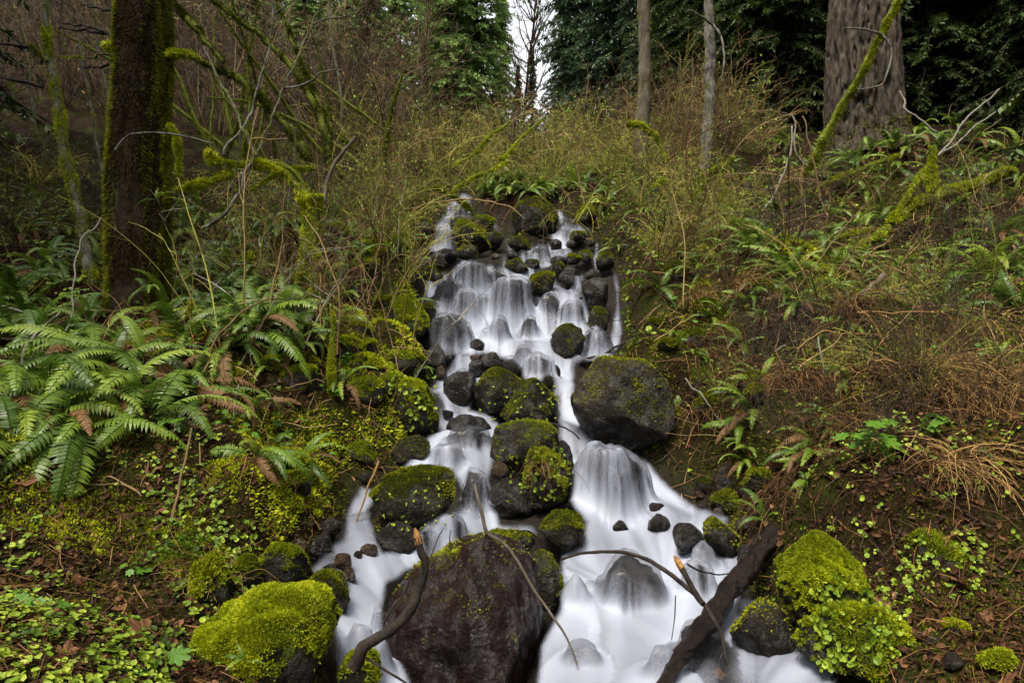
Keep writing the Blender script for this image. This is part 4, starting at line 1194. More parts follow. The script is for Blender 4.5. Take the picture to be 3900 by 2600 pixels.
# --- the old fir on the right
d = 12.4
root, V, F, C = trunk("fir_tree", "huge old conifer trunk with deeply furrowed grey-brown bark and flared roots",
    [tuple(at(1995, 372, d)), tuple(at(1990, 300, d)), tuple(at(1984, 200, d)), tuple(at(1982, 60, d)), tuple(at(1981, -100, d)), tuple(at(1978, -900, d))],
    [.70, .66, .645, .635, .63, .62, .60, .57, .54, .5, .46], 'bark_fir', 360, 320, .12, .55, 12, furrow=True, flare=.24)
FIR = root
P, Nn = tri_sample(V, quads_to_tris(F), 7000, lambda c_, n_: (c_[:, 2] < 5.6) * (n_[:, 1] < .3) * np.clip(.2 + fbm(c_ * 3, 5, 3) + .6 * (5.3 - c_[:, 2]), 0, 1), 6)
f = MB(); fuzz(f, P, Nn, .035, droop=.2, seed=5, hi=.6)
stuff(f.build("moss", M['moss_dark'], root))
for k, (pts, w) in enumerate((([(1980, -520), (2250, -640), (2500, -600)], (26, 6)), ([(1978, -640), (1700, -760), (1500, -730)], (24, 6)), ([(1978, -740), (2200, -900), (2400, -900)], (22, 5)))):
    limb('P', pts, (d, d - 1.5), w, 'bark_fir', parent=root, name="limb", sides=8)

# leaning mossy pole and the twig that curls from it
pole, _, _ = limb('i', [(820, 1215), (900, 1080), (950, 980), (1010, 870), (1090, 720), (1160, 610), (1230, 490), (1290, 350), (1360, 230), (1430, 100), (1490, -10), (1560, -150)], (9.9, 10.4), (24, 17, 16, 14), 'branch_moss',
     "slim leaning dead pole sleeved in moss, crossing in front of the huge furrowed trunk", name="leaning_pole", cat="dead tree", moss=9000, msize=.05, droop=.3, ml=(0, .6), mmat='moss', wob=.03, sides=9, mside=(.5, -.6, -.1))
limb('i', [(1375, 235), (1300, 215), (1200, 195), (1100, 203)], (10.2, 10.0), (6, 3), 'bark_pale', parent=pole and None, label="thin bare twig sweeping back from the leaning mossy pole", wob=.02)
limb('i', [(1370, 238), (1420, 300), (1436, 400), (1402, 500), (1372, 575), (1290, 605), (1200, 612)], (10.2, 10.0), (6, 3), 'bark_pale', "pale hooked twig curling down from the leaning mossy pole", wob=.02)

# mid-distance trunks
def slim(z, pts, d, w, mat, label, moss=0, msize=.04, cat="tree", name="alder_tree", parts=(), ml=(0, .8), wob=.03, sides=14, mmat='moss', seed=3):
    p0 = Q(z, [pts[-1]])[0]
    dd = d if isinstance(d, (int, float)) else d[-1]
    root = empty(name, tuple(at(p0[0], p0[1], dd)))
    tag(root, label, cat)
    limb(z, pts, d, w, mat, parent=root, name="trunk", moss=moss, msize=msize, wob=wob, sides=sides, n=60, ml=ml, mmat=mmat, seed=seed, lump=.12, rough=.16)
    for (zz, pp, d2, w2, mt, ms) in parts:
        limb(zz, pp, d2, w2, mt, parent=root, name="limb", moss=ms, msize=msize, wob=.02, ml=ml, seed=seed + 1)
    return root
slim('P', [(1472, -700), (1476, -200), (1478, 0), (1482, 100), (1480, 200), (1476, 300), (1474, 380), (1476, 425)], 11.6, (24, 28, 31, 36, 42), 'bark_grey', "straight grey-brown trunk standing behind ferns beside the upper falls", moss=1500, name="hemlock_tree",
     parts=[('P', [(1474, -300), (1600, -420)], (11.5, 11), (10, 3), 'bark_grey', 0), ('P', [(1474, -480), (1330, -560)], (11.5, 11), (10, 3), 'bark_grey', 0)])
slim('P', [(1640, -500), (1630, -100), (1628, 30), (1630, 90), (1632, 160), (1630, 240), (1624, 320), (1620, 400)], 11.2, (18, 22, 26, 28, 32), 'bark_pale', "slender pale patchy trunk wrapped in tan twigs", moss=1200, msize=.04, name="alder_tree",
     parts=[('i', [(210, 175), (130, 120), (40, 70)], (11, 10.6), (6, 3), 'bark_pale', 0), ('i', [(210, 180), (265, 260), (285, 380), (270, 560)], (11, 10.8), (7, 3), 'bark_pale', 0)])
# slender stems on the left bank
slim('f', [(300, -600), (310, 0), (322, 330), (345, 430), (372, 520), (390, 680), (420, 880), (450, 1100), (500, 1300), (560, 1560), (610, 1820), (622, 2060), (622, 2150)], [8.0, 7.8, 7.4, 7.1], (8, 16, 20, 24, 30), 'bark_pale',
     "leaning pale alder stem with dark moss sleeves and a forked mossy top", moss=9000, msize=.035, parts=[('f', [(330, 420), (260, 360), (200, 310)], (7.8, 7.7), (12, 7), 'branch_moss', 700), ('f', [(345, 420), (330, 300), (280, 190)], (7.8, 7.8), (8, 5), 'branch_moss', 400)], ml=(0, .75))
for q, (pts, dd, w, lb) in enumerate((
    ([(380, -500), (440, 0), (520, 200), (560, 400), (600, 600), (640, 800), (670, 1000), (700, 1150), (720, 1260)], 9.0, (3, 5, 7), "thin white sapling with a kink, next to the shaggy trunk"),
    ([(590, -500), (625, 0), (660, 200), (680, 420), (720, 560), (745, 750), (745, 1000), (740, 1180), (745, 1260)], 8.6, (4, 7, 8), "straightest thin white sapling, close against the shaggy trunk"),
    ([(130, 100), (155, 250), (190, 450), (215, 640), (240, 850)], 12.0, (4, 6), "short thin white sapling beyond the leaning pale alder"),
    ([(-30, 350), (40, 480), (90, 680)], 12.0, (4, 5), "thin leaning white sapling at the edge of the brown thicket"),
    ([(2230, -400), (2255, 0), (2270, 200), (2300, 400), (2340, 640), (2350, 900)], 11.5, (4, 6), "thin white sapling in the twiggy brush behind the mossy arch"),
    ([(330, -100), (345, 30), (360, 120)], 13.0, (4, 4), "thin pale sapling top behind the leaning alder"))):
    slim('f', pts, dd, w, 'bark_pale', lb, moss=500, msize=.03, wob=.02, sides=7, name="sapling", seed=q + 20)
# vine maple: long white stems rising from one root
vm = empty("vine_maple", tuple(at(465, 545, 6.0)))
tag(vm, "many-stemmed small tree with long thin pale lichened stems fanning upward", "tree")
limb('f', [(1395, 1580), (1480, 1500), (1560, 1440), (1660, 1280), (1720, 1120), (1830, 870), (1900, 680), (2000, 480), (2110, 240), (2190, 0), (2280, -300)], (6.0, 6.6), (11, 9, 7, 6, 3), 'bark_pale', parent=vm, name="stem", wob=.05, moss=900, msize=.02, ml=(0, .6))
limb('f', [(1530, 1040), (1545, 1000), (1640, 900), (1720, 800), (1770, 640), (1830, 380), (1870, 100), (1885, -200)], (6.2, 6.6), (5, 7, 5, 3), 'bark_pale', parent=vm, name="stem", wob=.05)
limb('f', [(1740, 1070), (1690, 930), (1630, 800), (1560, 650), (1490, 520), (1400, 330)], (6.2, 6.6), (6, 6, 4), 'bark_pale', parent=vm, name="stem", wob=.05, moss=500, msize=.02)
limb('f', [(1940, 605), (2040, 590), (2150, 550), (2200, 500), (2343, 480)], (6.4, 6.3), (6, 3), 'bark_pale', parent=vm, name="stem", wob=.02)
limb('f', [(1890, 105), (1950, 60), (2030, 0), (2100, -80)], (6.6, 6.5), (5, 3), 'bark_pale', parent=vm, name="stem", wob=.02)
limb('f', [(2150, 170), (2250, 130), (2343, 120), (2440, 80)], (6.5, 6.4), (4, 2), 'bark_pale', parent=vm, name="stem", wob=.02)
limb('f', [(790, 1030), (850, 960), (920, 920), (1100, 915), (1280, 940), (1460, 990)], (5.6, 5.8), (5, 4), 'bark_pale', "thin arched bare twig crossing the shaggy trunk", wob=.01)
limb('f', [(2440, 940), (2343, 1060), (2280, 1150), (2240, 1260), (2220, 1390)], (6.6, 6.5), (8, 10), 'bark_grey', "bent grey stem beside the moss-topped stump", wob=.01)

# mossy arch shrub and its stump
ar = empty("mossy_shrub", tuple(at(696, 720, 6.5)))
tag(ar, "old shrub with arched limbs dripping bright green moss", "shrub")
limb('P', [(482, 352), (492, 368), (520, 374), (560, 377), (600, 378), (640, 392), (672, 420), (692, 450), (702, 480), (706, 530), (700, 600), (695, 700)], (6.2, 6.5), (12, 12, 15, 20, 24), 'branch_moss', parent=ar, name="stem", moss=12000, msize=.04, droop=.9, sides=9)
limb('P', [(575, 372), (612, 371), (650, 380), (680, 400), (698, 430), (708, 470)], (6.5, 6.55), (8, 12, 14), 'branch_moss', parent=ar, name="stem", moss=3000, msize=.035, ml=(0, .7))
limb('P', [(405, 432), (452, 422), (480, 415), (510, 402), (535, 395)], (6.1, 6.3), (9, 13, 13), 'branch_moss', parent=ar, name="stem", moss=6000, msize=.05, droop=1.2)
limb('P', [(575, 440), (600, 424), (620, 408), (660, 392), (725, 388)], (6.7, 7.0), (8, 12), 'branch_moss', parent=ar, name="stem", moss=3500, msize=.04, ml=(0, .9))
limb('P', [(487, 372), (484, 360), (488, 348)], (6.2, 6.2), (8, 16), 'branch_moss', parent=ar, name="stem", moss=1800, msize=.045)
limb('P', [(722, 446), (724, 480), (722, 540), (714, 620), (708, 710)], (6.35, 6.4), (31, 32, 36), 'branch_moss', "upright stump with a rounded bright moss cap", name="mossy_stump", cat="stump", moss=9000, msize=.035, sides=14)
limb('P', [(566, 150), (570, 182), (574, 240), (570, 300), (562, 360)], (6.9, 6.9), (8, 11, 12), 'branch_moss', "black dead snag with a broken top and mossy foot", name="dead_snag", moss=1500, ml=(0, .5))
# leaning mossy trunks behind
for q, (pts, dd, w, lb) in enumerate((
    ([(1165, 385), (1260, 375), (1320, 385), (1400, 430), (1560, 500), (1700, 590), (1850, 740), (1980, 880), (2080, 1020), (2130, 1120)], (9.0, 9.4), (10, 20, 26), "long mossy stem arching over from the shaggy trunk to the brush"),
    ([(1150, -60), (1220, 60), (1330, 170), (1400, 270), (1490, 370), (1540, 430)], (9.4, 9.0), (14, 18, 12), "mossy stem slanting down onto the long mossy arch"),
    ([(1440, -20), (1650, 150), (1800, 250), (1900, 350), (2030, 500), (2150, 700), (2230, 900), (2250, 1070)], (10.0, 9.6), (10, 18, 26), "thickest leaning mossy trunk in the brush behind the pale stems"),
    ([(1880, 0), (1960, 160), (2010, 300), (2080, 480), (2190, 700), (2260, 960)], (10.4, 10.0), (7, 9, 14), "slim mossy trunk leaning beside the thickest leaning one"))):
    limb('f', pts, dd, w, 'branch_moss', lb, cat="dead tree", name="leaning_tree", moss=4500, msize=.05, ml=(0, .55), mmat='moss_dark', seed=q + 3, wob=.04, sides=9, droop=.8)
# dead limbs poking from the shaggy trunk
for q, (pts, lb) in enumerate((
    ([(400, 152), (600, 190), (820, 250)], "upper of two parallel dead branches running into the shaggy trunk"),
    ([(400, 188), (620, 215), (810, 250)], "lower of two parallel dead branches running into the shaggy trunk"),
    ([(560, 40), (700, 65), (830, 95)], "dead branch high on the shaggy trunk"),
    ([(390, 392), (600, 395), (790, 375)], "mossy dead branch level with the knob on the shaggy trunk"),
    ([(560, 455), (680, 462), (800, 440)], "thin dead branch below the mossy knob"),
    ([(-20, 535), (100, 555), (290, 595)], "dark dead branch in the brown thicket beside the pale alder"),
    ([(-20, 300), (100, 315), (200, 318)], "thin dead branch behind the forked mossy top"))):
    limb('f', pts, (7.6, 6.6) if q < 5 else (9.5, 9.3), (3, 6, 8), 'bark_dark', lb, wob=.03, seed=q, moss=200 if q == 3 else 0)

# mossy deadfall on the right bank
for q, (z, pts, dd, w, lb, ms) in enumerate((
    ('i', [(2260, 1170), (2200, 1190), (2000, 1262), (1850, 1312), (1700, 1375), (1570, 1425), (1480, 1490), (1430, 1530)], (8.8, 8.3), (22, 30, 34, 26), "thick fallen limb hung with curtains of yellow-green moss", 16000),
    ('i', [(1480, 1062), (1300, 1132), (1100, 1205), (900, 1300), (780, 1370), (680, 1412), (600, 1370), (520, 1342), (400, 1330)], (10.6, 9.6), (7, 9, 13, 16), "long thin mossy limb slanting down below the huge furrowed trunk", 6000),
    ('h', [(1300, -10), (1100, 50), (960, 95), (840, 118), (760, 130)], (8.3, 7.9), (12, 18), "upper of two mossy logs ending in a mossy knob", 6000),
    ('h', [(1430, -10), (1330, 70), (1200, 140), (1000, 180), (820, 186)], (8.2, 7.8), (26, 24, 20), "lower mossy log with a bare dark underside", 7000),
    ('i', [(1690, 1010), (1712, 1060), (1702, 1200), (1708, 1290), (1712, 1380)], (8.9, 8.8), (9, 18, 24, 20), "upright dead stub with a black tip and hanging moss", 5000),
    ('i', [(1650, 1160), (1580, 1290), (1500, 1400), (1440, 1480)], (8.5, 8.3), (5, 8, 9), "thin mossy branch slanting down from the black-tipped stub", 1500),
    ('i', [(0, 1420), (60, 1300), (150, 1200), (300, 1130), (330, 1080)], (9.8, 9.9), (22, 20, 12), "mossy limb bowing over beside the pale patchy trunk", 5000),
    ('i', [(260, 1180), (268, 1300), (280, 1440), (290, 1540)], (9.8, 9.6), (12, 13, 14), "upright mossy stick beside the bowed mossy limb", 2500),
    ('P', [(1440, 284), (1470, 290), (1500, 310), (1520, 340), (1535, 375)], (10.6, 10.6), (14, 13, 8), "curved moss-furred branch in front of the straight grey-brown trunk", 3500),
    ('P', [(1490, 440), (1520, 425), (1550, 430), (1560, 470), (1540, 520), (1545, 580)], (9.6, 9.3), (14, 18, 14), "bent mossy branch drooping beside the upper falls", 5000),
    ('a', [(1945, 250), (1955, 330), (1930, 420), (1880, 540), (1870, 640)], (9.0, 8.8), (15, 20, 18), "hanging rope of moss on the right bank of the falls", 4500),
    ('a', [(2330, 60), (2260, 180), (2200, 260), (2170, 360)], (9.2, 9.0), (12, 18, 14), "mossy branch dangling beside the hanging rope of moss", 4000),
    ('a', [(370, 150), (450, 128), (510, 128), (560, 165), (640, 212), (700, 262), (752, 325), (765, 360)], (9.6, 9.9), (13, 13, 11, 12), "mossy branch fallen across the upper left fall", 4500),
    ('a', [(560, 165), (640, 110), (720, 65), (830, 5), (960, -60)], (9.6, 9.8), (6, 8, 6), "thin mossy branch rising from the one fallen across the fall", 1800),
    ('j', [(770, 1140), (900, 1060), (1000, 950), (1080, 890), (1160, 840)], (10.4, 10.8), (5, 9, 6), "mossy branch slanting up through the budding brush", 1500),
    ('j', [(1090, 1090), (1150, 1050), (1230, 960), (1320, 880), (1400, 800)], (10.4, 10.9), (8, 8, 4), "second mossy branch slanting up through the budding brush", 1500))):
    limb(z, pts, dd, w, 'branch_moss', lb, cat="mossy branch", name="mossy_branch", moss=ms, msize=.045, droop=1.0, wob=.04, seed=q + 40, sides=9, ml=(0, .85))
B('h', [(700, 230), (760, 165), (830, 200), (900, 270), (880, 330), (780, 340), (710, 300)], 'rock_full', "mossy knob of rock under the lower mossy log", fz=4000, fsize=.022, fmat='moss', fl=(0, .75), d=7.7)

# mossy stubs on the lower left bank
for q, (z, pts, dd, w, lb, ms, sz) in enumerate((
    ('e', [(1580, 760), (1600, 620), (1630, 420), (1650, 290), (1665, 175)], (3.35, 3.5), (18, 24, 30, 10), "leaning shaggy moss-covered stub above the bright mossy boulder", 9000, .02),
    ('e', [(1560, 320), (1500, 250), (1440, 170)], (3.7, 3.8), (26, 28, 14), "short thick moss-covered stub pointing up the bank", 4000, .02),
    ('e', [(1840, 440), (1830, 320), (1815, 205)], (3.75, 3.8), (18, 24, 12), "upright moss-furred stub beside the black gap", 4000, .02),
    ('e', [(1990, 480), (1975, 400), (1950, 320), (1900, 260)], (3.7, 3.8), (14, 24, 18), "bent moss-furred stub beside the black gap", 4000, .02),
    ('e', [(1900, 620), (1950, 560), (1990, 480)], (3.6, 3.7), (14, 16), "low mossy root running down to the steep mossy rock", 2000, .02),
    ('e', [(830, 1420), (790, 1330), (860, 1220), (960, 1130)], (2.45, 2.7), (26, 36, 14), "mossy dead branch lying on the bank with a big brown leaf beside it", 9000, .018),
    ('g', [(2245, 1568), (2265, 1200), (2275, 900), (2285, 700), (2270, 560)], (4.9, 5.1), (20, 17, 13, 6), "tall thin stem sleeved in yellow-green moss beside tan canes", 8000, .022),
    ('g', [(2210, 1568), (2250, 1400), (2270, 1300)], (4.85, 4.95), (30, 14), "mossy root flare of the tall moss-sleeved stem", 2500, .022),
    ('g', [(1760, 1400), (1770, 1350), (1765, 1280)], (5.0, 5.1), (18, 12), "small moss tuft hanging beneath the right-hand sword fern", 1200, .022),
    ('g', [(1300, 600), (1310, 540), (1315, 480)], (5.6, 5.6), (12, 12), "moss tassel hanging near the foot of the shaggy trunk", 1000, .022),
    ('g', [(2000, 620), (2040, 420), (2100, 200), (2130, 0), (2110, -120)], (6.3, 6.4), (26, 24, 24), "mossy stem in shade beside the moss-capped stump", 5000, .03),
    ('g', [(1720, 210), (1730, 150)], (5.9, 5.9), (14, 14), "yellow moss tassel among the upper ferns", 900, .022))):
    limb(z, pts, dd, w, 'branch_moss', lb, cat="mossy branch", name="mossy_stub", moss=ms, msize=sz, droop=.7, wob=.02, seed=q + 60, sides=10, ml=(0, .9))

# ================================================================== TREES BEHIND: conifers
def tubes(mb, C, R, sides=3, var=None):
    """many thin tubes at once: C (m, n, 3), R (m, n)"""
    m_, n_ = C.shape[:2]
    T = np.gradient(C, axis=1)
    T /= np.linalg.norm(T, axis=2)[..., None] + 1e-12
    ref = np.array([.31, .87, .13])
    Nn = np.cross(T, ref); Nn /= np.linalg.norm(Nn, axis=2)[..., None] + 1e-9
    Bn = np.cross(T, Nn)
    th = np.linspace(0, 2 * math.pi, sides, endpoint=False)
    V = C[:, :, None, :] + R[:, :, None, None] * (np.cos(th)[None, None, :, None] * Nn[:, :, None, :] + np.sin(th)[None, None, :, None] * Bn[:, :, None, :])
    idx = np.arange(m_ * n_ * sides).reshape(m_, n_, sides)
    a_ = idx[:, :-1, :]; b_ = idx[:, 1:, :]
    F = np.stack([a_, np.roll(a_, -1, 2), np.roll(b_, -1, 2), b_], -1).reshape(-1, 4)
    v = None if var is None else np.repeat(np.broadcast_to(np.asarray(var, float), (m_,)), n_ * sides)
    mb.add(V.reshape(-1, 3), F, v)
def grow(P0, D0, L, n, grav, wob, r):
    """curves from P0 (m,3) in direction D0, length L (m,), bending by grav and wobble"""
    m_ = len(P0)
    D = D0 / (np.linalg.norm(D0, axis=1)[:, None] + 1e-9)
    C = np.empty((m_, n, 3)); C[:, 0] = P0
    for k in range(1, n):
        D = D + r.normal(size=(m_, 3)) * wob
        D[:, 2] += grav
        D /= np.linalg.norm(D, axis=1)[:, None] + 1e-9
        C[:, k] = C[:, k - 1] + D * (L / (n - 1))[:, None]
    return C

def conifer(name, H, spread, low, nbr, leaf, mat, seed, nleaf=34, trunk_r=.22, droop=-.10):
    r = np.random.default_rng(seed)
    root = empty(name, (0, 0, 0))
    mb = MB()
    C = np.c_[np.zeros(14), np.zeros(14), np.linspace(-.6, H, 14)] + np.c_[r.normal(size=(14, 2)) * .03, np.zeros(14)]
    tube(mb, C, np.linspace(trunk_r, .02, 14), 9, rough=.1, seed=seed)
    mb.build("trunk", M['bark_dark'], root)
    t = low + (1 - low) * r.random(nbr) ** 1.15
    ang = r.random(nbr) * 2 * math.pi
    L = spread * (1.03 - t) ** .75 * r.uniform(.55, 1.12, nbr)
    P0 = np.c_[np.zeros(nbr), np.zeros(nbr), t * H]
    D0 = np.c_[np.cos(ang), np.sin(ang), .30 - .35 * (1 - t)]
    n = 9
    Cb = grow(P0, D0, L, n, droop, .07, r)
    mb = MB()
    tubes(mb, Cb, np.linspace(.022, .004, n)[None, :] * (.5 + L / spread)[:, None], 3, .1)
    stuff(mb.build("branches", M['bark_dark'], root))
    # needle sprays: two-ranked twigs along each branch, tips nodding
    u = r.random((nbr, nleaf)) ** .8 * .93 + .07
    k = np.clip(u * (n - 1), 0, n - 1.001); i0 = k.astype(int); fr = (k - i0)[..., None]
    ar_ = np.arange(nbr)[:, None]
    P = Cb[ar_, i0] * (1 - fr) + Cb[ar_, i0 + 1] * fr
    T = Cb[ar_, i0 + 1] - Cb[ar_, i0]
    T /= np.linalg.norm(T, axis=2)[..., None] + 1e-9
    S = np.cross(T, np.array([0, 0, 1.0])); S /= np.linalg.norm(S, axis=2)[..., None] + 1e-9
    sg = np.where(r.random((nbr, nleaf)) < .5, -1, 1)[..., None]
    D = T * .55 + S * sg * r.uniform(.5, 1.0, (nbr, nleaf, 1)) + r.normal(size=P.shape) * .18
    D[..., 2] -= r.uniform(.05, .65, (nbr, nleaf))
    ll = leaf * (1.25 - .7 * u) * r.uniform(.6, 1.3, u.shape)
    tone = np.repeat((.5 + .5 * np.clip(fbm(np.c_[P0[:, 0] + np.cos(ang) * 2, np.sin(ang) * 2, P0[:, 2]] * .8, seed, 2) * 1.6, -1, 1)), nleaf)
    var = np.clip(.45 * tone + .25 * r.random(u.size) + .3 * u.ravel() ** 2, 0, 1)
    mb = MB()
    P, D, ll = P.reshape(-1, 3), D.reshape(-1, 3), ll.ravel()
    for q in range(3):                       # a spray of three fans
        D2 = D + r.normal(size=D.shape) * .38
        leaflets(mb, P + D * ll[:, None] * .25 * q, D2, ll * (1 - .2 * q), ll * .26, np.clip(var + r.normal(size=len(var)) * .06, 0, 1), up=np.array([0, 0, 1.0]) + r.normal(size=D.shape) * .35)
    stuff(mb.build("crown", M[mat], root))
    return root
def plant_tree(proto, first, px, d, sc, rz, label, group=None, z=None):
    x = ray(px, 0)[0] * d
    loc = (x, d, float(gland(x, d)[0]) - .1 if z is None else z)
    o = proto if first else copy_tree(proto, loc, rz, sc)
    if first:
        o.location = loc; o.rotation_euler = (0, 0, rz); o.scale = (sc, sc, sc)
    tag(o, label, "tree", group)
    return o
cA = conifer("fir_tree", 25, 3.6, .02, 560, .36, 'needle', 1, 44)
cB = conifer("hemlock_tree", 23, 3.3, .02, 560, .34, 'needle_blue', 2, 44)
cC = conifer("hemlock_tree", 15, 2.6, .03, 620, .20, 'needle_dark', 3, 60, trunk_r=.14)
plant_tree(cA, True, 1092, 38, 1.0, .3, "tall bright green conifer rising beside the patch of white sky")
plant_tree(cA, False, 985, 44, .95, 1.9, "bright green conifer half hidden by its taller bright neighbour")
plant_tree(cA, False, 905, 40, .72, 2.6, "smaller green conifer at the edge of the brown hillside brush")
plant_tree(cA, False, 820, 48, .9, 4.1, "green conifer on the hillside above the brown brush", "green conifers up on the brown hillside")
plant_tree(cA, False, 745, 52, .9, 5.1, "green conifer on the hillside above the brown brush", "green conifers up on the brown hillside")
plant_tree(cA, False, 640, 50, .8, .9, "green conifer on the hillside above the brown brush", "green conifers up on the brown hillside")
plant_tree(cA, False, 700, 30, .45, .9, "young green conifer half buried in the hillside brush", "young conifers in the hillside brush")
plant_tree(cA, False, 560, 34, .5, 2.9, "young green conifer half buried in the hillside brush", "young conifers in the hillside brush")
plant_tree(cA, False, 850, 32, .5, 3.9, "young green conifer half buried in the hillside brush", "young conifers in the hillside brush")
plant_tree(cA, False, 1150, 52, .62, .9, "low green conifer behind the tall bright one beside the sky")
plant_tree(cA, False, 1028, 36, .85, 5.3, "broad bright green conifer beside the tall one, nearer the pale leafless tree")
plant_tree(cB, True, 1352, 31, 1.0, .5, "dark bluish conifer on the far side of the white sky patch")
plant_tree(cB, False, 1430, 26, .9, 2.2, "dark bluish conifer behind the straight grey-brown trunk", "dark bluish conifers behind the straight trunks")
plant_tree(cB, False, 1300, 40, .72, 3.3, "low bluish conifer at the foot of the sky patch")
plant_tree(cB, False, 1222, 35, .24, .4, "little bluish conifer closing the foot of the sky patch")
plant_tree(cB, False, 1190, 37, .22, 1.4, "little bluish conifer beside the bare tree at the foot of the sky patch")
plant_tree(cB, False, 1550, 24, .95, 4.0, "dark bluish conifer behind the straight grey-brown trunk", "dark bluish conifers behind the straight trunks")
plant_tree(cB, False, 1520, 34, 1.0, 1.0, "dark bluish conifer behind the straight grey-brown trunk", "dark bluish conifers behind the straight trunks")
first = True
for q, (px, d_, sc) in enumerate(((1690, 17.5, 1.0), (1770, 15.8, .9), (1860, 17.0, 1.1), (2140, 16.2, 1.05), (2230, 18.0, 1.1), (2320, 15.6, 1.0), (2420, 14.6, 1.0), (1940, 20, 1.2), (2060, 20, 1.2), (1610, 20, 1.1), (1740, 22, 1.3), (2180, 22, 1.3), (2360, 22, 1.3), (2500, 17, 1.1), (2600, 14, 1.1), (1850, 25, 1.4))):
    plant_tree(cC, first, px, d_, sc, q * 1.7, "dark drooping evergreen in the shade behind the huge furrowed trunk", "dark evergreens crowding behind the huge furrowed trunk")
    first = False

# evergreens added to both sides and behind the viewer, blocking low sky light
for q, (x_, y_, sc) in enumerate(((-9.5, 6, 1.5), (-12, 11, 1.6), (-8.5, 1.5, 1.4), (9.5, 7, 1.6), (10.5, 3, 1.5), (12.5, 11.5, 1.6), (9, -1.5, 1.5), (-9.5, -3.5, 1.5), (-16, 7, 1.7), (16, 7, 1.7), (5.5, -8, 1.5), (-5.5, -9, 1.5), (12, -7, 1.6), (-13, -8, 1.6), (7.8, 4.2, 1.4))):
    o = copy_tree(cC if q % 2 else cB, (x_, y_, float(gland(x_, y_)[0]) - .2), q * 2.1, sc if q % 2 else sc * .8)
    tag(o, "evergreen added beyond the banks, out of view, to block low sky light", "tree", "evergreens added out of view to block low sky light")

# bare tree standing in the sky gap
def bare_tree(name, px, d, H, label, seed, mat='twig_dark', r0=.16):
    r = np.random.default_rng(seed)
    x = ray(px, 0)[0] * d
    z = float(gland(x, d)[0])
    root = empty(name, (x, d, z)); tag(root, label, "tree")
    C = grow(np.array([[x, d, z - .3]]), np.array([[0, 0, 1.0]]), np.array([H]), 24, .02, .05, r)
    mb = MB(); tubes(mb, C, np.linspace(r0, .02, 24)[None], 7, .4)
    mb.build("trunk", M[mat], root)
    m_ = 46
    t = r.uniform(.25, .98, m_); k = (t * 22).astype(int)
    an = r.random(m_) * 6.28
    Cb = grow(C[0, k], np.c_[np.cos(an), np.sin(an), r.uniform(.7, 1.6, m_)], (1.1 - t) * H * .32 + .3, 9, .03, .12, r)
    mb = MB(); tubes(mb, Cb, np.linspace(.035, .008, 9)[None] * np.ones((m_, 1)), 4, .5)
    m2 = m_ * 9
    s_ = r.integers(0, m_, m2); kk = r.integers(2, 9, m2)
    D = (Cb[s_, kk] - Cb[s_, kk - 1]); D /= np.linalg.norm(D, axis=1)[:, None]
    Ct = grow(Cb[s_, kk], D + r.normal(size=(m2, 3)) * .6, r.uniform(.3, 1.0, m2), 5, .02, .15, r)
    tubes(mb, Ct, np.linspace(.012, .005, 5)[None] * np.ones((m2, 1)), 3, .6)
    stuff(mb.build("branches", M[mat], root))
    return root
bare_tree("bare_tree", 1203, 33, 10.5, "slim leafless tree silhouetted against the patch of white sky", 4, 'twig_brown', .085)
bare_tree("bare_tree", 960, 30, 9.5, "pale leafless tree in front of the bright green conifers", 6, 'twig_brown', .05)
bare_tree("bare_tree", 870, 26, 9.0, "leafless tree among the brown hillside brush near the conifers", 7, 'twig_brown', .05)

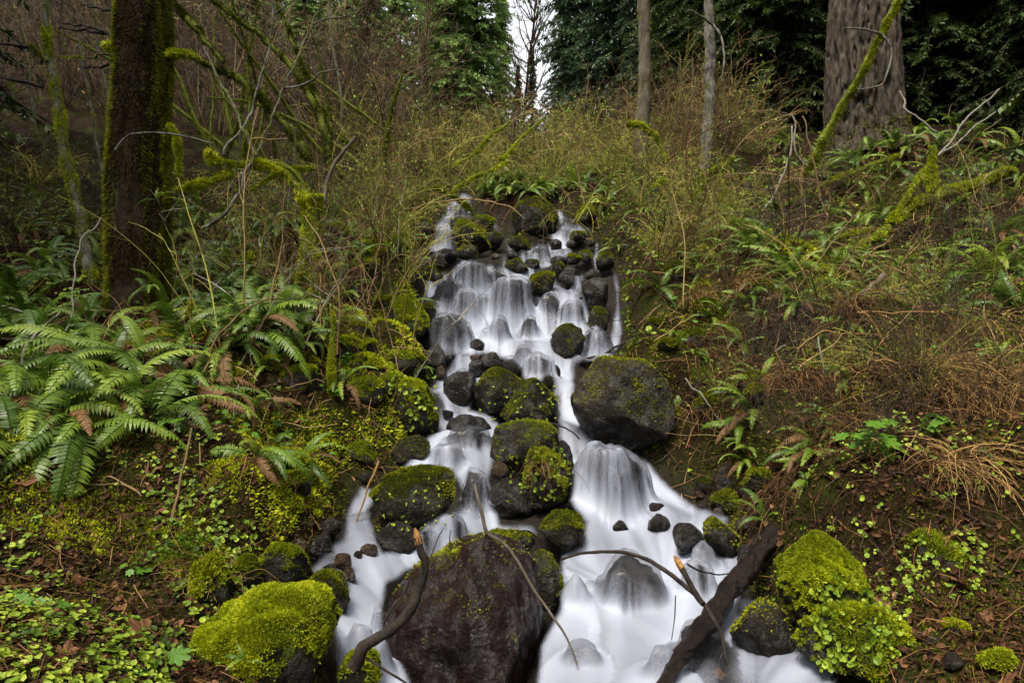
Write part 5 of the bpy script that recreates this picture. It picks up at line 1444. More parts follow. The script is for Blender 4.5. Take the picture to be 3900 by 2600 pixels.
# ================================================================== BRUSH: leafless shrubs
def shrub(name, seed, nst, L, mat, buds=0, lean=.8, grav=-.05, r0=.011, twigs=7, sub=3, spread=.25):
    r = np.random.default_rng(seed)
    root = empty(name, (0, 0, 0))
    an = r.random(nst) * 6.28
    P0 = np.c_[np.cos(an), np.sin(an), 0 * an] * spread * r.random((nst, 1)); P0[:, 2] = -.08
    D0 = np.c_[np.cos(an) * lean * r.random(nst), np.sin(an) * lean * r.random(nst), np.ones(nst)]
    n = 14
    Ls = L * r.uniform(.55, 1.15, nst)
    C = grow(P0, D0, Ls, n, grav, .10, r)
    mb = MB()
    vs = r.random(nst)
    tubes(mb, C, np.linspace(r0, r0 * .3, n)[None] * r.uniform(.7, 1.3, (nst, 1)), 4, vs)
    mb.build("stems", M[mat], root)
    m_ = nst * twigs
    s_ = np.repeat(np.arange(nst), twigs); k = r.integers(2, n - 1, m_)
    D = C[s_, k] - C[s_, k - 1]; D /= np.linalg.norm(D, axis=1)[:, None]
    Ct = grow(C[s_, k], D * .6 + r.normal(size=(m_, 3)) * .55, r.uniform(.12, .36, m_) * L, 8, grav * .5, .14, r)
    mb = MB()
    tubes(mb, Ct, np.linspace(r0 * .42, r0 * .2, 8)[None] * np.ones((m_, 1)), 3, np.clip(vs[s_] + r.normal(size=m_) * .15, 0, 1))
    m2 = m_ * sub
    s2 = np.repeat(np.arange(m_), sub); k2 = r.integers(2, 8, m2)
    D = Ct[s2, k2] - Ct[s2, k2 - 1]; D /= np.linalg.norm(D, axis=1)[:, None]
    Cs = grow(Ct[s2, k2], D * .6 + r.normal(size=(m2, 3)) * .6, r.uniform(.04, .14, m2) * L, 4, 0, .15, r)
    tubes(mb, Cs, np.full((m2, 4), r0 * .2), 3, np.clip(vs[s_][s2] + r.normal(size=m2) * .2, 0, 1))
    stuff(mb.build("twigs", M[mat], root))
    if buds:
        q = r.integers(0, m2, buds)
        f = MB()
        P = Cs[q, -1]
        for sgn in (-1, 1):
            D = np.c_[r.normal(size=(buds, 2)) * .25 + sgn * .25, -np.ones(buds) * .9]
            leaflets(f, P, D, r.uniform(.03, .065, buds), .022, r.random(buds))
        stuff(f.build("leaf_buds", M['bud'], root))
    q = r.integers(0, m2, 7)
    f = MB()
    leaflets(f, Cs[q, -1], np.c_[r.normal(size=(7, 2)) * .5, -np.ones(7)], r.uniform(.05, .11, 7), .06, r.uniform(.55, 1, 7), fold=.2)
    stuff(f.build("dead_leaves", M['litter'], root))
    return root
SH = [shrub("bare_shrub", 50, 15, 2.3, 'twig_brown', 0, 1.0, -.045), shrub("bare_shrub", 51, 16, 2.0, 'twig_olive', 130, 1.1, -.07), shrub("bare_shrub", 52, 13, 2.6, 'twig', 14, .7, -.03),
      shrub("bare_shrub", 53, 18, 1.8, 'twig_olive', 70, 1.2, -.09), shrub("bare_shrub", 54, 22, 3.0, 'twig_brown', 0, .6, -.02, .008), shrub("bare_shrub", 55, 16, 2.2, 'twig_dark', 0, .9, -.05)]
SHUSED = [False] * len(SH)
def put_shrub(k, x, y, sc, rz, label, group, tilt=(0, 0)):
    loc = (x, y, float(gland(x, y)[0]) - .02)
    if not SHUSED[k]:
        o = SH[k]; o.location = loc; o.rotation_euler = (tilt[0], tilt[1], rz); o.scale = (sc, sc, sc); SHUSED[k] = True
    else:
        o = copy_tree(SH[k], loc, rz, sc, tilt)
    tag(o, label, "shrub", group)
r = np.random.default_rng(99)
LBL = ["tan leafless shrub in the thicket above the falls", "olive twiggy shrub dotted with green leaf buds above the falls", "tall tan leafless shrub with a few green buds above the falls",
       "low olive arching shrub with scattered buds above the falls", "tall dense tan shrub in the thicket above the falls", "dark leafless shrub in the thicket above the falls"]
for q in range(96):
    y = r.uniform(10.6, 17)
    px = r.uniform(780, 1680)
    x = ray(px, 0)[0] * y
    if 980 < px < 1340 and y < 11.9:
        y = 11.9 + r.random() * 1.5; x = ray(px, 0)[0] * y
    k = int(r.choice([1, 1, 2, 2, 3, 3, 0]))
    put_shrub(k, x, y, (r.uniform(.5, .75) if 900 < px < 1330 else r.uniform(.55, .95) * (1 if y > 12.5 else .8)), r.random() * 6.28, LBL[k], ["brown shrubs", "budding olive shrubs", "tall tan shrubs", "low olive shrubs", "dense shrubs", "dark shrubs"][k] + " in the thicket above the falls")
for q in range(80):                                    # brown hillside
    y = r.uniform(12.5, 34)
    px = r.uniform(-120, 900)
    x = ray(px, 0)[0] * y
    k = int(r.choice([0, 4, 4, 5, 2]))
    put_shrub(k, x, y, r.uniform(.9, 1.4) * (1 + (y - 12) * .03), r.random() * 6.28, ["tan", "", "tall tan", "", "tall dense brown", "dark"][k] + " leafless shrub on the brown hillside behind the shaggy trunk", ["brown shrubs", "", "tall tan shrubs", "", "tall dense shrubs", "dark shrubs"][k] + " on the brown hillside")
for q in range(18):                                    # beyond, filling the valley head
    y = r.uniform(20, 32)
    px = r.uniform(1230, 1700)
    x = ray(px, 0)[0] * y
    put_shrub(4, x, y, r.uniform(.7, 1.0), r.random() * 6.28, "brown leafless shrub far up the valley below the conifers", "far brush below the conifers")
for q in range(13):                                    # round the pale trunk
    y = r.uniform(11.8, 13.5); px = r.uniform(1440, 1760)
    x = ray(px, 0)[0] * y
    put_shrub(int(r.choice([2, 2, 1])), x, y, r.uniform(.5, .85), r.random() * 6.28, "tan twiggy shrub tangled round the slender pale patchy trunk", "tan shrubs round the pale trunk")
_r = np.random.default_rng(41)
UND = [(_r.uniform(380, 960), _r.uniform(440, 760), _r.choice([1, 3, 3, 2, 5]), _r.uniform(.32, .6)) for _ in range(16)] + [(_r.uniform(1420, 2350), _r.uniform(440, 700), _r.choice([1, 3, 3, 0, 5, 2]), _r.uniform(.32, .6)) for _ in range(24)] \
    + [(_r.uniform(1620, 2350), _r.uniform(700, 980), _r.choice([0, 5, 3]), _r.uniform(.22, .38)) for _ in range(16)] + [(_r.uniform(0, 380), _r.uniform(360, 640), _r.choice([0, 5, 3]), _r.uniform(.4, .7)) for _ in range(14)]
UND = [u for u in UND if float(gwet(hit(u[0], u[1]).x, hit(u[0], u[1]).y)) < .15]
for q, (px, py, k, sc) in enumerate(((930, 700, 1, .55), (870, 640, 3, .6), (800, 760, 0, .5), (900, 560, 3, .7), (950, 500, 1, .7), (850, 560, 1, .7), (1480, 560, 3, .6), (1560, 640, 3, .55), (1600, 560, 1, .6), (1500, 480, 1, .6), (1450, 470, 3, .6), (760, 880, 2, .45), (660, 760, 2, .5), (1700, 480, 0, .6), (1820, 470, 0, .5), (1900, 440, 5, .5), (540, 640, 0, .5), (620, 620, 5, .5), (480, 700, 2, .4)) + tuple((float(a), float(b_), int(k_), float(c_)) for a, b_, k_, c_ in UND)):
    p = foot(px, py)
    put_shrub(k, p.x, p.y, sc, q * 1.3, ["small tan leafless shrub rooted on the bank beside the falls", "small budding shrub rooted on the bank beside the falls", "small upright tan shrub rooted on the bank among ferns", "small olive arching shrub rooted on the bank beside the falls", "", "small dark leafless shrub rooted on the mossy bank"][k], ["small tan shrubs", "small budding shrubs", "small upright shrubs", "small olive shrubs", "", "small dark shrubs"][k] + " on the banks")

# canes: long single stems that stand out
for q, (z, pts, d_, w, mt, lb) in enumerate((
    ('g', [(1280, 1568), (1310, 1300), (1360, 1080), (1400, 930), (1450, 800), (1540, 665), (1700, 550), (1830, 490), (1930, 480)], (4.3, 4.9), (6, 6, 3), 'twig', "long orange-tan cane bowing over the sword ferns"),
    ('e', [(1100, 1160), (1140, 950), (1160, 700), (1190, 400), (1230, 250), (1280, 20), (1320, -200)], (2.9, 3.6), (8, 7, 5), 'twig', "tallest knobbly tan cane rising from the leafy slope"),
    ('e', [(1010, 1150), (1025, 900), (1020, 640), (1015, 480), (985, 330)], (2.9, 3.4), (8, 6, 4), 'twig_olive', "mossy-footed cane beside the tallest knobbly one"),
    ('e', [(1160, 460), (1040, 340), (950, 240), (860, 185), (740, 130), (680, 195)], (3.4, 3.4), (4, 3), 'twig', "crooked side cane reaching over the leafy slope"),
    ('e', [(985, 330), (970, 200), (1010, 100), (1020, 20)], (3.4, 3.5), (4, 3), 'twig', "short forked cane top over the leafy slope"),
    ('e', [(960, 250), (820, 185), (600, 190), (470, 175), (440, 130), (170, 45), (0, -20)], (3.4, 3.3), (4, 3), 'twig', "pale cane lying out across the lowest sword fern"),
    ('e', [(1230, 280), (1280, 220), (1330, 130), (1370, 100), (1380, -100)], (3.5, 3.7), (4, 3), 'twig', "tan side cane forking from the tallest knobbly one"),
    ('e', [(1510, 200), (1540, 120), (1565, 0), (1590, -150), (1620, -350), (1650, -500)], (3.9, 4.4), (5, 4, 3), 'twig_pale', "thin white stem slanting over the dark bank"),
    ('g', [(0, 1120), (100, 980), (160, 860), (220, 740), (330, 650), (410, 580)], (4.2, 4.9), (8, 7, 5), 'twig_pale', "whitish bent cane standing beyond the lowest sword fern"),
    ('g', [(400, 800), (440, 700), (490, 560), (510, 400), (530, 250), (560, 100), (640, 10), (700, -60)], (5.2, 5.8), (5, 4, 3), 'twig_pale', "thin white stem leaning beside the pale alder"),
    ('g', [(0, 540), (100, 560), (200, 580)], (5.6, 5.6), (6, 6), 'twig_pale', "pale dead stick lying behind the ferns beside the pale alder"),
    ('g', [(0, 760), (200, 765), (400, 760)], (4.9, 4.9), (7, 6), 'bark_dark', "dark dead stick lying in the ferns under the pale one"),
    ('g', [(2300, 900), (2230, 800), (2200, 660), (2185, 500), (2195, 300)], (5.0, 5.3), (4, 3), 'straw', "pale upright cane beside the moss-sleeved stem"),
    ('g', [(2330, 860), (2320, 500), (2280, 300), (2250, 200), (2200, 80), (2140, 0), (2080, -80)], (5.2, 5.6), (5, 3), 'twig', "tan cane curving up beside the moss-sleeved stem"),
    ('a', [(0, 920), (50, 700), (80, 500), (100, 300), (150, 150), (230, 40)], (6.6, 7.4), (5, 4, 3), 'twig', "tan cane curving up from the mossy bank beside the falls"),
    ('a', [(60, 700), (200, 600), (330, 590), (430, 650)], (7, 7), (3, 2), 'twig', "thin tan twig bending toward the main falls"),
    ('a', [(0, 420), (200, 300), (400, 230), (560, 210), (760, 205), (980, 250), (1150, 400), (1230, 460), (1400, 470), (1700, 460)], (9.2, 9.4), (5, 4, 3), 'twig', "very long olive runner looping across both upper falls"),
    ('a', [(560, 0), (700, 90), (750, 300), (755, 500), (745, 610)], (9.3, 9.0), (3, 2), 'twig_dark', "thin dark stem dangling before the mossy ridge rock"),
    ('a', [(240, 430), (340, 470), (480, 440), (560, 430), (640, 440)], (8.9, 9.0), (3, 2), 'twig', "thin bare twig crossing in front of the upper left fall"),
    ('a', [(1200, 690), (1210, 560), (1205, 470), (1215, 380), (1180, 280)], (8.9, 9.2), (2, 2), 'twig_dark', "thin dark vine dangling above the upper pool"),
    ('i', [(540, 1450), (600, 1380), (690, 1200), (740, 1060), (745, 900), (745, 870)], (9.4, 9.6), (6, 5, 4), 'twig_pale', "whitish bowed stem rising beside the mossy knobs"),
    ('i', [(850, 1140), (790, 1080), (765, 1000), (775, 860), (745, 770)], (9.8, 9.9), (5, 4), 'twig_pale', "whitish forked stem beside the leaning mossy pole"),
    ('i', [(1000, 1500), (960, 1400), (920, 1240), (890, 1080), (850, 900), (820, 800)], (8.6, 9.0), (5, 4, 3), 'twig', "reddish cane standing below the leaning mossy pole"),
    ('i', [(1750, 1070), (1850, 960), (1960, 800), (2080, 700), (2180, 610)], (9.8, 9.9), (6, 4), 'twig_pale', "pale forked deadwood stem sweeping up over ferns, upper fork"),
    ('i', [(1750, 1070), (1900, 970), (2020, 850), (2150, 770)], (9.8, 9.7), (6, 4), 'twig_pale', "pale forked deadwood stem sweeping up over ferns, lower fork"),
    ('i', [(1490, 630), (1525, 700), (1530, 755), (1640, 820), (1740, 900)], (10.4, 10.0), (5, 4), 'twig_pale', "bent grey twig beside the huge furrowed trunk"),
    ('h', [(630, 850), (740, 770), (850, 700), (980, 610), (1080, 545), (1200, 470), (1330, 460), (1560, 450)], (5.6, 6.0), (5, 5, 4), 'twig_pale', "lichen-spotted stick lying up the twiggy bank"),
    ('h', [(1010, 690), (1120, 580), (1200, 500), (1300, 400), (1390, 320)], (5.9, 6.4), (10, 16), 'bark_grey', "stout sawn-off grey limb sticking out of the twig tangle"),
    ('h', [(1390, 260), (1500, 300), (1600, 350), (1720, 410)], (6.4, 6.4), (4, 3), 'twig', "thin arched twig over the stout grey limb"),
    ('h', [(780, 830), (880, 770), (960, 715), (1100, 715), (1300, 715), (1450, 760), (1600, 820), (1700, 860)], (5.2, 5.2), (5, 4, 3), 'straw', "long level tan runner across the twig tangle"),
    ('h', [(1200, 570), (1280, 590), (1350, 700), (1410, 820), (1430, 930), (1420, 1060)], (5.2, 5.0), (6, 5, 4), 'straw', "pale arching cane drooping in the twig tangle, nearer the stout limb"),
    ('h', [(1240, 580), (1500, 575), (1700, 570), (1830, 600), (1870, 720), (1850, 880), (1860, 1040)], (5.2, 5.0), (5, 6, 4), 'straw', "pale arching cane drooping in the twig tangle, far-reaching one"),
    ('h', [(1700, 1568), (1750, 1450), (1830, 1300), (1930, 1180), (2060, 1080), (2170, 970)], (4.0, 4.4), (7, 5), 'twig_pale', "whitish stick slanting up out of the straw tussock"),
    ('h', [(1990, 1420), (2100, 1280), (2200, 1150), (2300, 1045)], (4.1, 4.2), (8, 7), 'straw', "thick straw-coloured stalk standing over the tussock"),
    ('h', [(985, 1260), (985, 1100), (970, 950), (940, 800), (935, 740)], (4.9, 5.0), (5, 4), 'twig_pale', "lichened upright stick in the leafy part of the bank"),
    ('h', [(820, 820), (870, 950), (910, 1050), (935, 1150)], (5.0, 4.9), (4, 3), 'straw', "thin tan stem bending down the bank"),
    ('h', [(1480, 650), (1500, 560), (1560, 540), (1610, 480)], (5.6, 5.7), (3, 2), 'straw', "thin tan loop in the twig tangle"),
    ('h', [(1900, 760), (1930, 850), (1980, 890), (2050, 815)], (5.0, 5.0), (3, 2), 'straw', "hooked thin cane in the twig tangle"),
    ('h', [(0, 1020), (90, 1110), (180, 1200), (265, 1310)], (5.2, 5.0), (4, 3), 'twig_pale', "lichened twig lying by the huge grey-brown boulder"),
    ('h', [(560, 1568), (620, 1450), (690, 1330)], (4.6, 4.8), (4, 3), 'twig_pale', "short lichened stick low on the dark bank"),
    ('c', [(1560, 1100), (1420, 1080), (1300, 960)], (2.9, 3.0), (4, 3), 'twig_dark', "dark twig behind the leafy mossy rock"),
    ('c', [(1700, 1330), (1790, 1230), (1810, 1180)], (2.7, 2.7), (4, 3), 'bark_grey', "forked grey twig on the dark earth"),
    ('c', [(2290, 920), (2200, 760), (2100, 600), (1960, 400)], (2.9, 3.1), (6, 4), 'straw', "single thick straw stem hanging below the tussock"),
    ('c', [(2010, 950), (1960, 780), (1900, 640), (1750, 450), (1600, 310), (1420, 215)], (3.0, 3.6), (4, 4), 'bark_dark', "dark whip of a twig bending over the mossy rock under the tussock"))):
    limb(z, pts, d_, w, mt, lb, cat="stem", name="cane", wob=.012 if (d_[0] < 4) else .035, seed=q + 80, sides=5, rough=.1)
r = np.random.default_rng(18)
# long arching canes springing out of the thicket above the falls
for q in range(70):
    y = r.uniform(9.6, 13.0); px = r.uniform(760, 1760)
    x = ray(px, 0)[0] * y
    if 960 < px < 1340:
        y = r.uniform(11.6, 13.5); x = ray(px, 0)[0] * y
    n = 18
    p = (x, y, float(gland(x, y)[0]) - .03)
    C = grow(np.array([p]), np.array([[r.normal() * .8, r.normal() * .5 - .2, 1.0]]), np.array([r.uniform(1.0, 2.6)]), n, r.uniform(-.13, -.02), .06, r)[0]
    mb = MB(); tube(mb, C, np.linspace(.011, .003, n) * r.uniform(.7, 1.3), 4, r.uniform(.55, 1), cap=False)
    k = np.repeat(np.arange(5, n - 1), 2)
    Ct = grow(C[k], np.gradient(C, axis=0)[k] * 8 + r.normal(size=(len(k), 3)) * .6, r.uniform(.1, .5, len(k)), 6, -.02, .15, r)
    tubes(mb, Ct, np.linspace(.004, .002, 6)[None] * np.ones((len(k), 1)), 3, r.uniform(.4, 1))
    o = mb.build("arching_cane", M[['twig', 'twig_olive', 'twig'][q % 3]], origin=tuple(C[0]))
    if q % 2:
        f = MB(); kk = r.integers(0, len(k), 10)
        leaflets(f, Ct[kk, -1], np.c_[r.normal(size=(10, 2)) * .4, -np.ones(10)], r.uniform(.04, .07, 10), .024, r.random(10))
        b_ = stuff(f.build("leaf_buds", M['bud'], None, origin=tuple(C[0]))); b_.location = (0, 0, 0); b_.parent = o
        tag(o, "long arching cane with green buds springing from the thicket above the falls", "stem", "budding canes above the falls")
    else:
        tag(o, "long bare arching cane springing from the thicket above the falls", "stem", "bare canes above the falls")
r = np.random.default_rng(19)
# thin upright stems between the ferns
for q in range(84):
    px, py = (r.uniform(400, 960), r.uniform(560, 960)) if q % 5 < 3 else (r.uniform(1460, 2350), r.uniform(520, 800))
    p = foot(px, py)
    if float(gwet(np.array([p.x]), np.array([p.y]))[0]) > .25:
        continue
    n = 14
    C = grow(np.array([tuple(p)]), np.array([[r.normal() * .35, r.normal() * .25, 1.0]]), np.array([r.uniform(.5, 1.7)]), n, r.uniform(-.07, .0), .07, r)[0]
    mb = MB(); w_ = r.uniform(.0035, .008)
    tube(mb, C, np.linspace(w_, w_ * .35, n), 5, r.uniform(.3, 1), cap=False)
    k = r.integers(4, n - 1, 5)
    Ct = grow(C[k], np.gradient(C, axis=0)[k] * 8 + r.normal(size=(5, 3)) * .6, r.uniform(.1, .4, 5), 6, -.02, .15, r)
    tubes(mb, Ct, np.linspace(w_ * .5, w_ * .25, 6)[None] * np.ones((5, 1)), 3, r.uniform(.4, 1))
    o = mb.build("upright_stem", M[['twig', 'twig_olive', 'twig_pale', 'twig', 'branch_moss'][q % 5]], origin=tuple(C[0]))
    bk = "bank with the shaggy trunk" if px < 1000 else "bank with the huge furrowed trunk"
    tag(o, ["thin tan", "thin olive", "thin pale", "thin tan", "thin mossy"][q % 5] + " stem standing among ferns on the " + bk, "stem", ["tan", "olive", "pale", "tan", "mossy"][q % 5] + " upright stems on the " + bk)
r = np.random.default_rng(29)
for q in range(16):
    y = r.uniform(10, 16); px = r.uniform(380, 960)
    x = ray(px, 0)[0] * y
    C = grow(np.array([[x, y, float(gland(x, y)[0]) - .05]]), np.array([[r.normal() * .5 - .2, r.normal() * .3, 1.0]]), np.array([r.uniform(2.0, 4.5)]), 20, r.uniform(-.04, .01), .06, r)[0]
    mb = MB(); tube(mb, C, np.linspace(.045, .012, 20) * r.uniform(.5, 1.1), 7, rough=.3, seed=q)
    o = mb.build("mossy_sapling", M['branch_moss'], origin=tuple(C[0]))
    P, Nn = tri_sample(mb.v[0], quads_to_tris(mb.f[0]), 1500, None, q)
    f = MB(); fuzz(f, P, Nn, .05, droop=.7, seed=q, hi=.8, narrow=.2)
    k = stuff(f.build("moss", M['moss_dark'], None, origin=tuple(C[0]))); k.location = (0, 0, 0); k.parent = o
    tag(o, "mossy leaning sapling in the brush behind the arched mossy shrub", "tree", "mossy saplings in the brush")
r = np.random.default_rng(17)
# tangle of drooping stems on the right bank: each a thin arched cane
for q in range(46):
    px, py = r.uniform(1780, 2380), r.uniform(700, 900)
    p = foot(px, py)
    n = 12
    C = grow(np.array([[p.x, p.y, p.z]]), np.array([[r.normal() * .9, -.7 + r.normal() * .4, .9]]), np.array([r.uniform(.4, 1.0)]), n, -.2, .13, r)[0]
    mb = MB(); tube(mb, C, np.linspace(.0045, .0015, n) * r.uniform(.7, 1.4), 4, cap=False)
    o = mb.build("drooping_stem", M[['twig', 'straw', 'straw_dark', 'twig', 'twig_dark'][q % 5]], origin=tuple(C[0]))
    tag(o, "thin dead stem drooping over the brown twiggy bank", "stem", "drooping dead stems on the twiggy bank")

# ================================================================== FERNS
def frond_mesh(seed, L=.8, a0=62, a1=-45, mat='fern', npin=30, wid=.105, twist=0.0):
    r = np.random.default_rng(seed)
    n = 26
    s = np.linspace(0, 1, n)
    a = np.radians(a0 + (a1 - a0) * s ** 1.1)
    yaw = twist * s ** 2
    dx = np.c_[np.cos(a) * np.cos(yaw), np.cos(a) * np.sin(yaw), np.sin(a)] * L / n
    C = np.cumsum(dx, 0)
    mb = MB()
    tube(mb, C, np.linspace(.0045, .001, n), 4, .15, cap=False)
    u = np.linspace(.13, .985, npin)
    k = np.clip(u * (n - 1), 0, n - 1.001); i0 = k.astype(int); fr = (k - i0)[:, None]
    P = C[i0] * (1 - fr) + C[np.minimum(i0 + 1, n - 1)] * fr
    T = np.gradient(C, axis=0)[i0]; T /= np.linalg.norm(T, axis=1)[:, None]
    S = np.cross(T, np.array([0, 0, 1.0])); S[:] = np.where(np.linalg.norm(S, axis=1)[:, None] < .05, np.array([0, -1.0, 0]), S); S /= np.linalg.norm(S, axis=1)[:, None]
    U = np.cross(S, T)
    prof = np.minimum(1, .55 + (u - .1) * 2.2) * np.clip(1.02 - u, 0, 1) ** .55 / .82
    w = wid * L / .8 * prof
    for sg in (-1, 1):
        D = S * sg + T * (.22 + .35 * u[:, None]) - U * (.12 + .22 * r.random((npin, 1))) + r.normal(size=S.shape) * .06
        D /= np.linalg.norm(D, axis=1)[:, None]
        base = P + T * (.004 * sg)
        W = L * .86 / npin * .95 * np.ones(npin)
        side = T - (T * D).sum(1)[:, None] * D
        side /= np.linalg.norm(side, axis=1)[:, None]
        ll = w * r.uniform(.82, 1.1, npin) * np.where(r.random(npin) < .05, .35, 1)
        # six-point blade: broad near the base, pointed, slightly folded down at the tip
        pts = [base, base + D * ll[:, None] * .12 + side * W[:, None] * .5, base + D * ll[:, None] * .55 + side * W[:, None] * .42, base + D * ll[:, None] * 1.0 - U * ll[:, None] * .14 + side * W[:, None] * .1,
               base + D * ll[:, None] * .55 - side * W[:, None] * .34, base + D * ll[:, None] * .12 - side * W[:, None] * .42]
        V = np.stack(pts, 1).reshape(-1, 3)
        q = np.arange(npin)[:, None] * 6
        F = np.concatenate([q + np.array([[0, 1, 2]]), q + np.array([[0, 2, 4]]), q + np.array([[0, 4, 5]]), q + np.array([[2, 3, 4]])], 0)
        mb.add(V, F, np.repeat(np.clip(.35 + .3 * r.random(npin) + .3 * u, 0, 1), 6))
    return mb.mesh("frond", M[mat], smooth=False)
FR = [frond_mesh(1, .8, 68, -35), frond_mesh(2, .8, 60, -55, twist=.3), frond_mesh(3, .8, 50, -60, twist=-.3), frond_mesh(4, .8, 74, -20), frond_mesh(5, .8, 40, -70, twist=.4), frond_mesh(6, .8, 30, -75, twist=-.2), frond_mesh(7, .8, 15, -80, twist=.2), frond_mesh(8, .8, 56, -70, npin=26, twist=-.5)]
FRD = [frond_mesh(11, .75, 35, -80, 'fern_dry'), frond_mesh(12, .7, 10, -85, 'fern_dry', twist=.3)]
def fern(loc, size, nfr, rz, label, group, tilt=(0, 0), seed=0, face=None, dry=1, low=False):
    """crown with every frond a part; face = compass angle the plant leans to (downhill)"""
    r = np.random.default_rng(seed + 300)
    size = size * (.98 if size > .65 else 1.1)
    root = empty("sword_fern", loc)
    root.rotation_euler = (tilt[0], tilt[1], 0)
    tag(root, label, "fern", group)
    for k in range(nfr):
        me = FR[int(r.choice([0, 1, 2, 3, 4, 7] if not low else [1, 2, 4, 5, 6, 7]))]
        an = rz + k / nfr * 2 * math.pi + r.normal() * .25
        if face is not None and r.random() < .55:
            an = face + r.normal() * .8
        if k < dry:
            me = FRD[k % 2]; an = (face if face is not None else an) + r.normal() * .7
        o = bpy.data.objects.new("frond", me)
        COL.objects.link(o)
        o.parent = root
        s = size / .8 * r.uniform(.7, 1.12)
        o.scale = (s, s * r.uniform(.85, 1.1), s)
        o.rotation_euler = (r.normal() * .32, r.normal() * .26, an)
    return root
PI = math.pi
DOWN = -PI / 2
fs = 0
gl = "sword ferns massed under the shaggy trunk"
for (px, py, s, n, face, low) in ((120, 965, .95, 17, DOWN, True), (20, 985, .9, 14, DOWN, True), (280, 985, .85, 15, DOWN + .3, True), (200, 840, .8, 15, DOWN, False), (330, 905, .75, 13, DOWN + .3, False), (90, 855, .8, 13, DOWN - .2, False), (420, 960, .7, 11, DOWN + .4, True), (30, 1110, .8, 13, DOWN, True), (180, 1080, .75, 13, DOWN, True), (340, 1060, .7, 12, DOWN, True), (100, 1040, .85, 13, DOWN, True), (250, 900, .8, 13, DOWN, False), (60, 760, .7, 12, DOWN, False), (380, 780, .6, 12, DOWN, False), (160, 930, .8, 12, DOWN, True), (480, 1010, .55, 10, DOWN, True), (520, 900, .5, 10, DOWN, True)):
    fern(foot(px, py), s, n + 2, fs * .9, "large sword fern with long drooping green fronds below the shaggy trunk", gl, (.18, 0), fs, face, 4, low); fs += 1
gl = "sword ferns between the trunk and the falls"
for (px, py, s, n) in ((640, 835, .75, 15), (600, 880, .65, 11), (700, 870, .5, 8), (560, 760, .6, 11), (480, 770, .55, 11), (420, 830, .55, 10), (690, 720, .45, 9), (590, 690, .5, 10), (500, 640, .6, 11), (570, 600, .6, 11), (640, 600, .55, 10), (440, 600, .6, 11), (480, 540, .6, 11), (560, 520, .55, 10), (660, 530, .55, 10), (760, 600, .55, 9), (800, 520, .5, 9), (780, 700, .4, 8), (430, 700, .5, 9), (620, 740, .5, 9)):
    fern(foot(px, py), s, n, fs * .9, "sword fern on the slope between the shaggy trunk and the falls", gl, (.2, 0), fs, DOWN, 1); fs += 1
for (px, py, s, n) in ((430, 560, .7, 12), (520, 590, .65, 12), (600, 560, .65, 12), (680, 590, .6, 11), (540, 660, .6, 12), (640, 660, .6, 12), (720, 650, .55, 10), (460, 660, .6, 11), (580, 800, .6, 12), (660, 790, .55, 11), (740, 760, .5, 10), (820, 640, .5, 10), (860, 580, .5, 10), (780, 560, .55, 10)):
    fern(foot(px, py), s, n, fs * .9, "sword fern on the slope between the shaggy trunk and the falls", gl, (.2, 0), fs, DOWN, 2); fs += 1
gl = "sword ferns under the pale alder"
for (px, py, s, n) in ((230, 640, .65, 11), (110, 640, .7, 12), (40, 560, .7, 11), (20, 690, .75, 12), (60, 470, .7, 11), (150, 560, .6, 10), (20, 800, .8, 12), (120, 740, .65, 10), (240, 720, .6, 10), (60, 400, .7, 10), (30, 330, .8, 10), (180, 470, .6, 9), (270, 560, .6, 9)):
    fern(foot(px, py), s, n, fs * .9, "sword fern in the shade around the leaning pale alder", gl, (.2, 0), fs, DOWN, 1); fs += 1
gl = "ferns at the head of the falls"
for (px, py, s, n) in ((1240, 425, .65, 12), (1190, 420, .55, 10), (1290, 425, .6, 11), (1380, 430, .65, 12), (1340, 415, .6, 11), (1420, 440, .65, 12), (1460, 430, .6, 11), (1150, 430, .5, 9), (960, 455, .5, 9), (900, 470, .5, 9), (1400, 470, .5, 9), (1450, 500, .5, 9), (1330, 440, .55, 10)):
    fern(foot(px, py), s, n, fs * .9, "fern hanging over the brink at the head of the upper falls", gl, (.2, 0), fs, DOWN, 0); fs += 1
for k, px in enumerate((1095, 1125, 1155, 1185, 1215, 1245, 1275, 1110, 1170, 1230)):
    y = 10.75 + .12 * (k % 4); x = ray(px, 0)[0] * y
    if float(gwet(np.array([x]), np.array([y]))[0]) < .5:
        fern(Vector((x, y, float(gland(x, y)[0]) - .02)), .5, 10, k, "fern hanging over the brink at the head of the upper falls", gl, (.3, 0), 900 + k, DOWN, 1)
for k, (px, y) in enumerate(((1100, 11.2), (1150, 11.0), (1200, 11.3), (1250, 11.1), (1180, 11.5), (1290, 11.2))):
    x = ray(px, 0)[0] * y
    put_shrub([1, 3, 3, 1, 3, 1][k], x, y, .5, k * 1.1, ["", "olive twiggy shrub dotted with green leaf buds above the falls", "", "low olive arching shrub with scattered buds above the falls"][[1, 3, 3, 1, 3, 1][k]], ["", "budding olive shrubs in the thicket above the falls", "", "low olive shrubs in the thicket above the falls"][[1, 3, 3, 1, 3, 1][k]])
gl = "ferns on the bank beside the upper falls"
for (px, py, s, n) in ((1540, 560, .5, 10), (1660, 560, .55, 11), (1720, 560, .5, 10), (1620, 520, .5, 9), (1760, 590, .45, 8), (1560, 480, .5, 9), (1650, 470, .5, 9), (1720, 480, .5, 9), (1600, 640, .4, 8), (1690, 610, .45, 9)):
    fern(foot(px, py), s, n, fs * .9, "bright green fern on the bank beside the upper right fall", gl, (.2, 0), fs, DOWN, 0); fs += 1
fern(foot(1725, 700), .5, 11, .3, "neat sword fern alone on the bank beside the twig tangle, smaller of a pair", "", (.2, 0), 201, PI, 0)
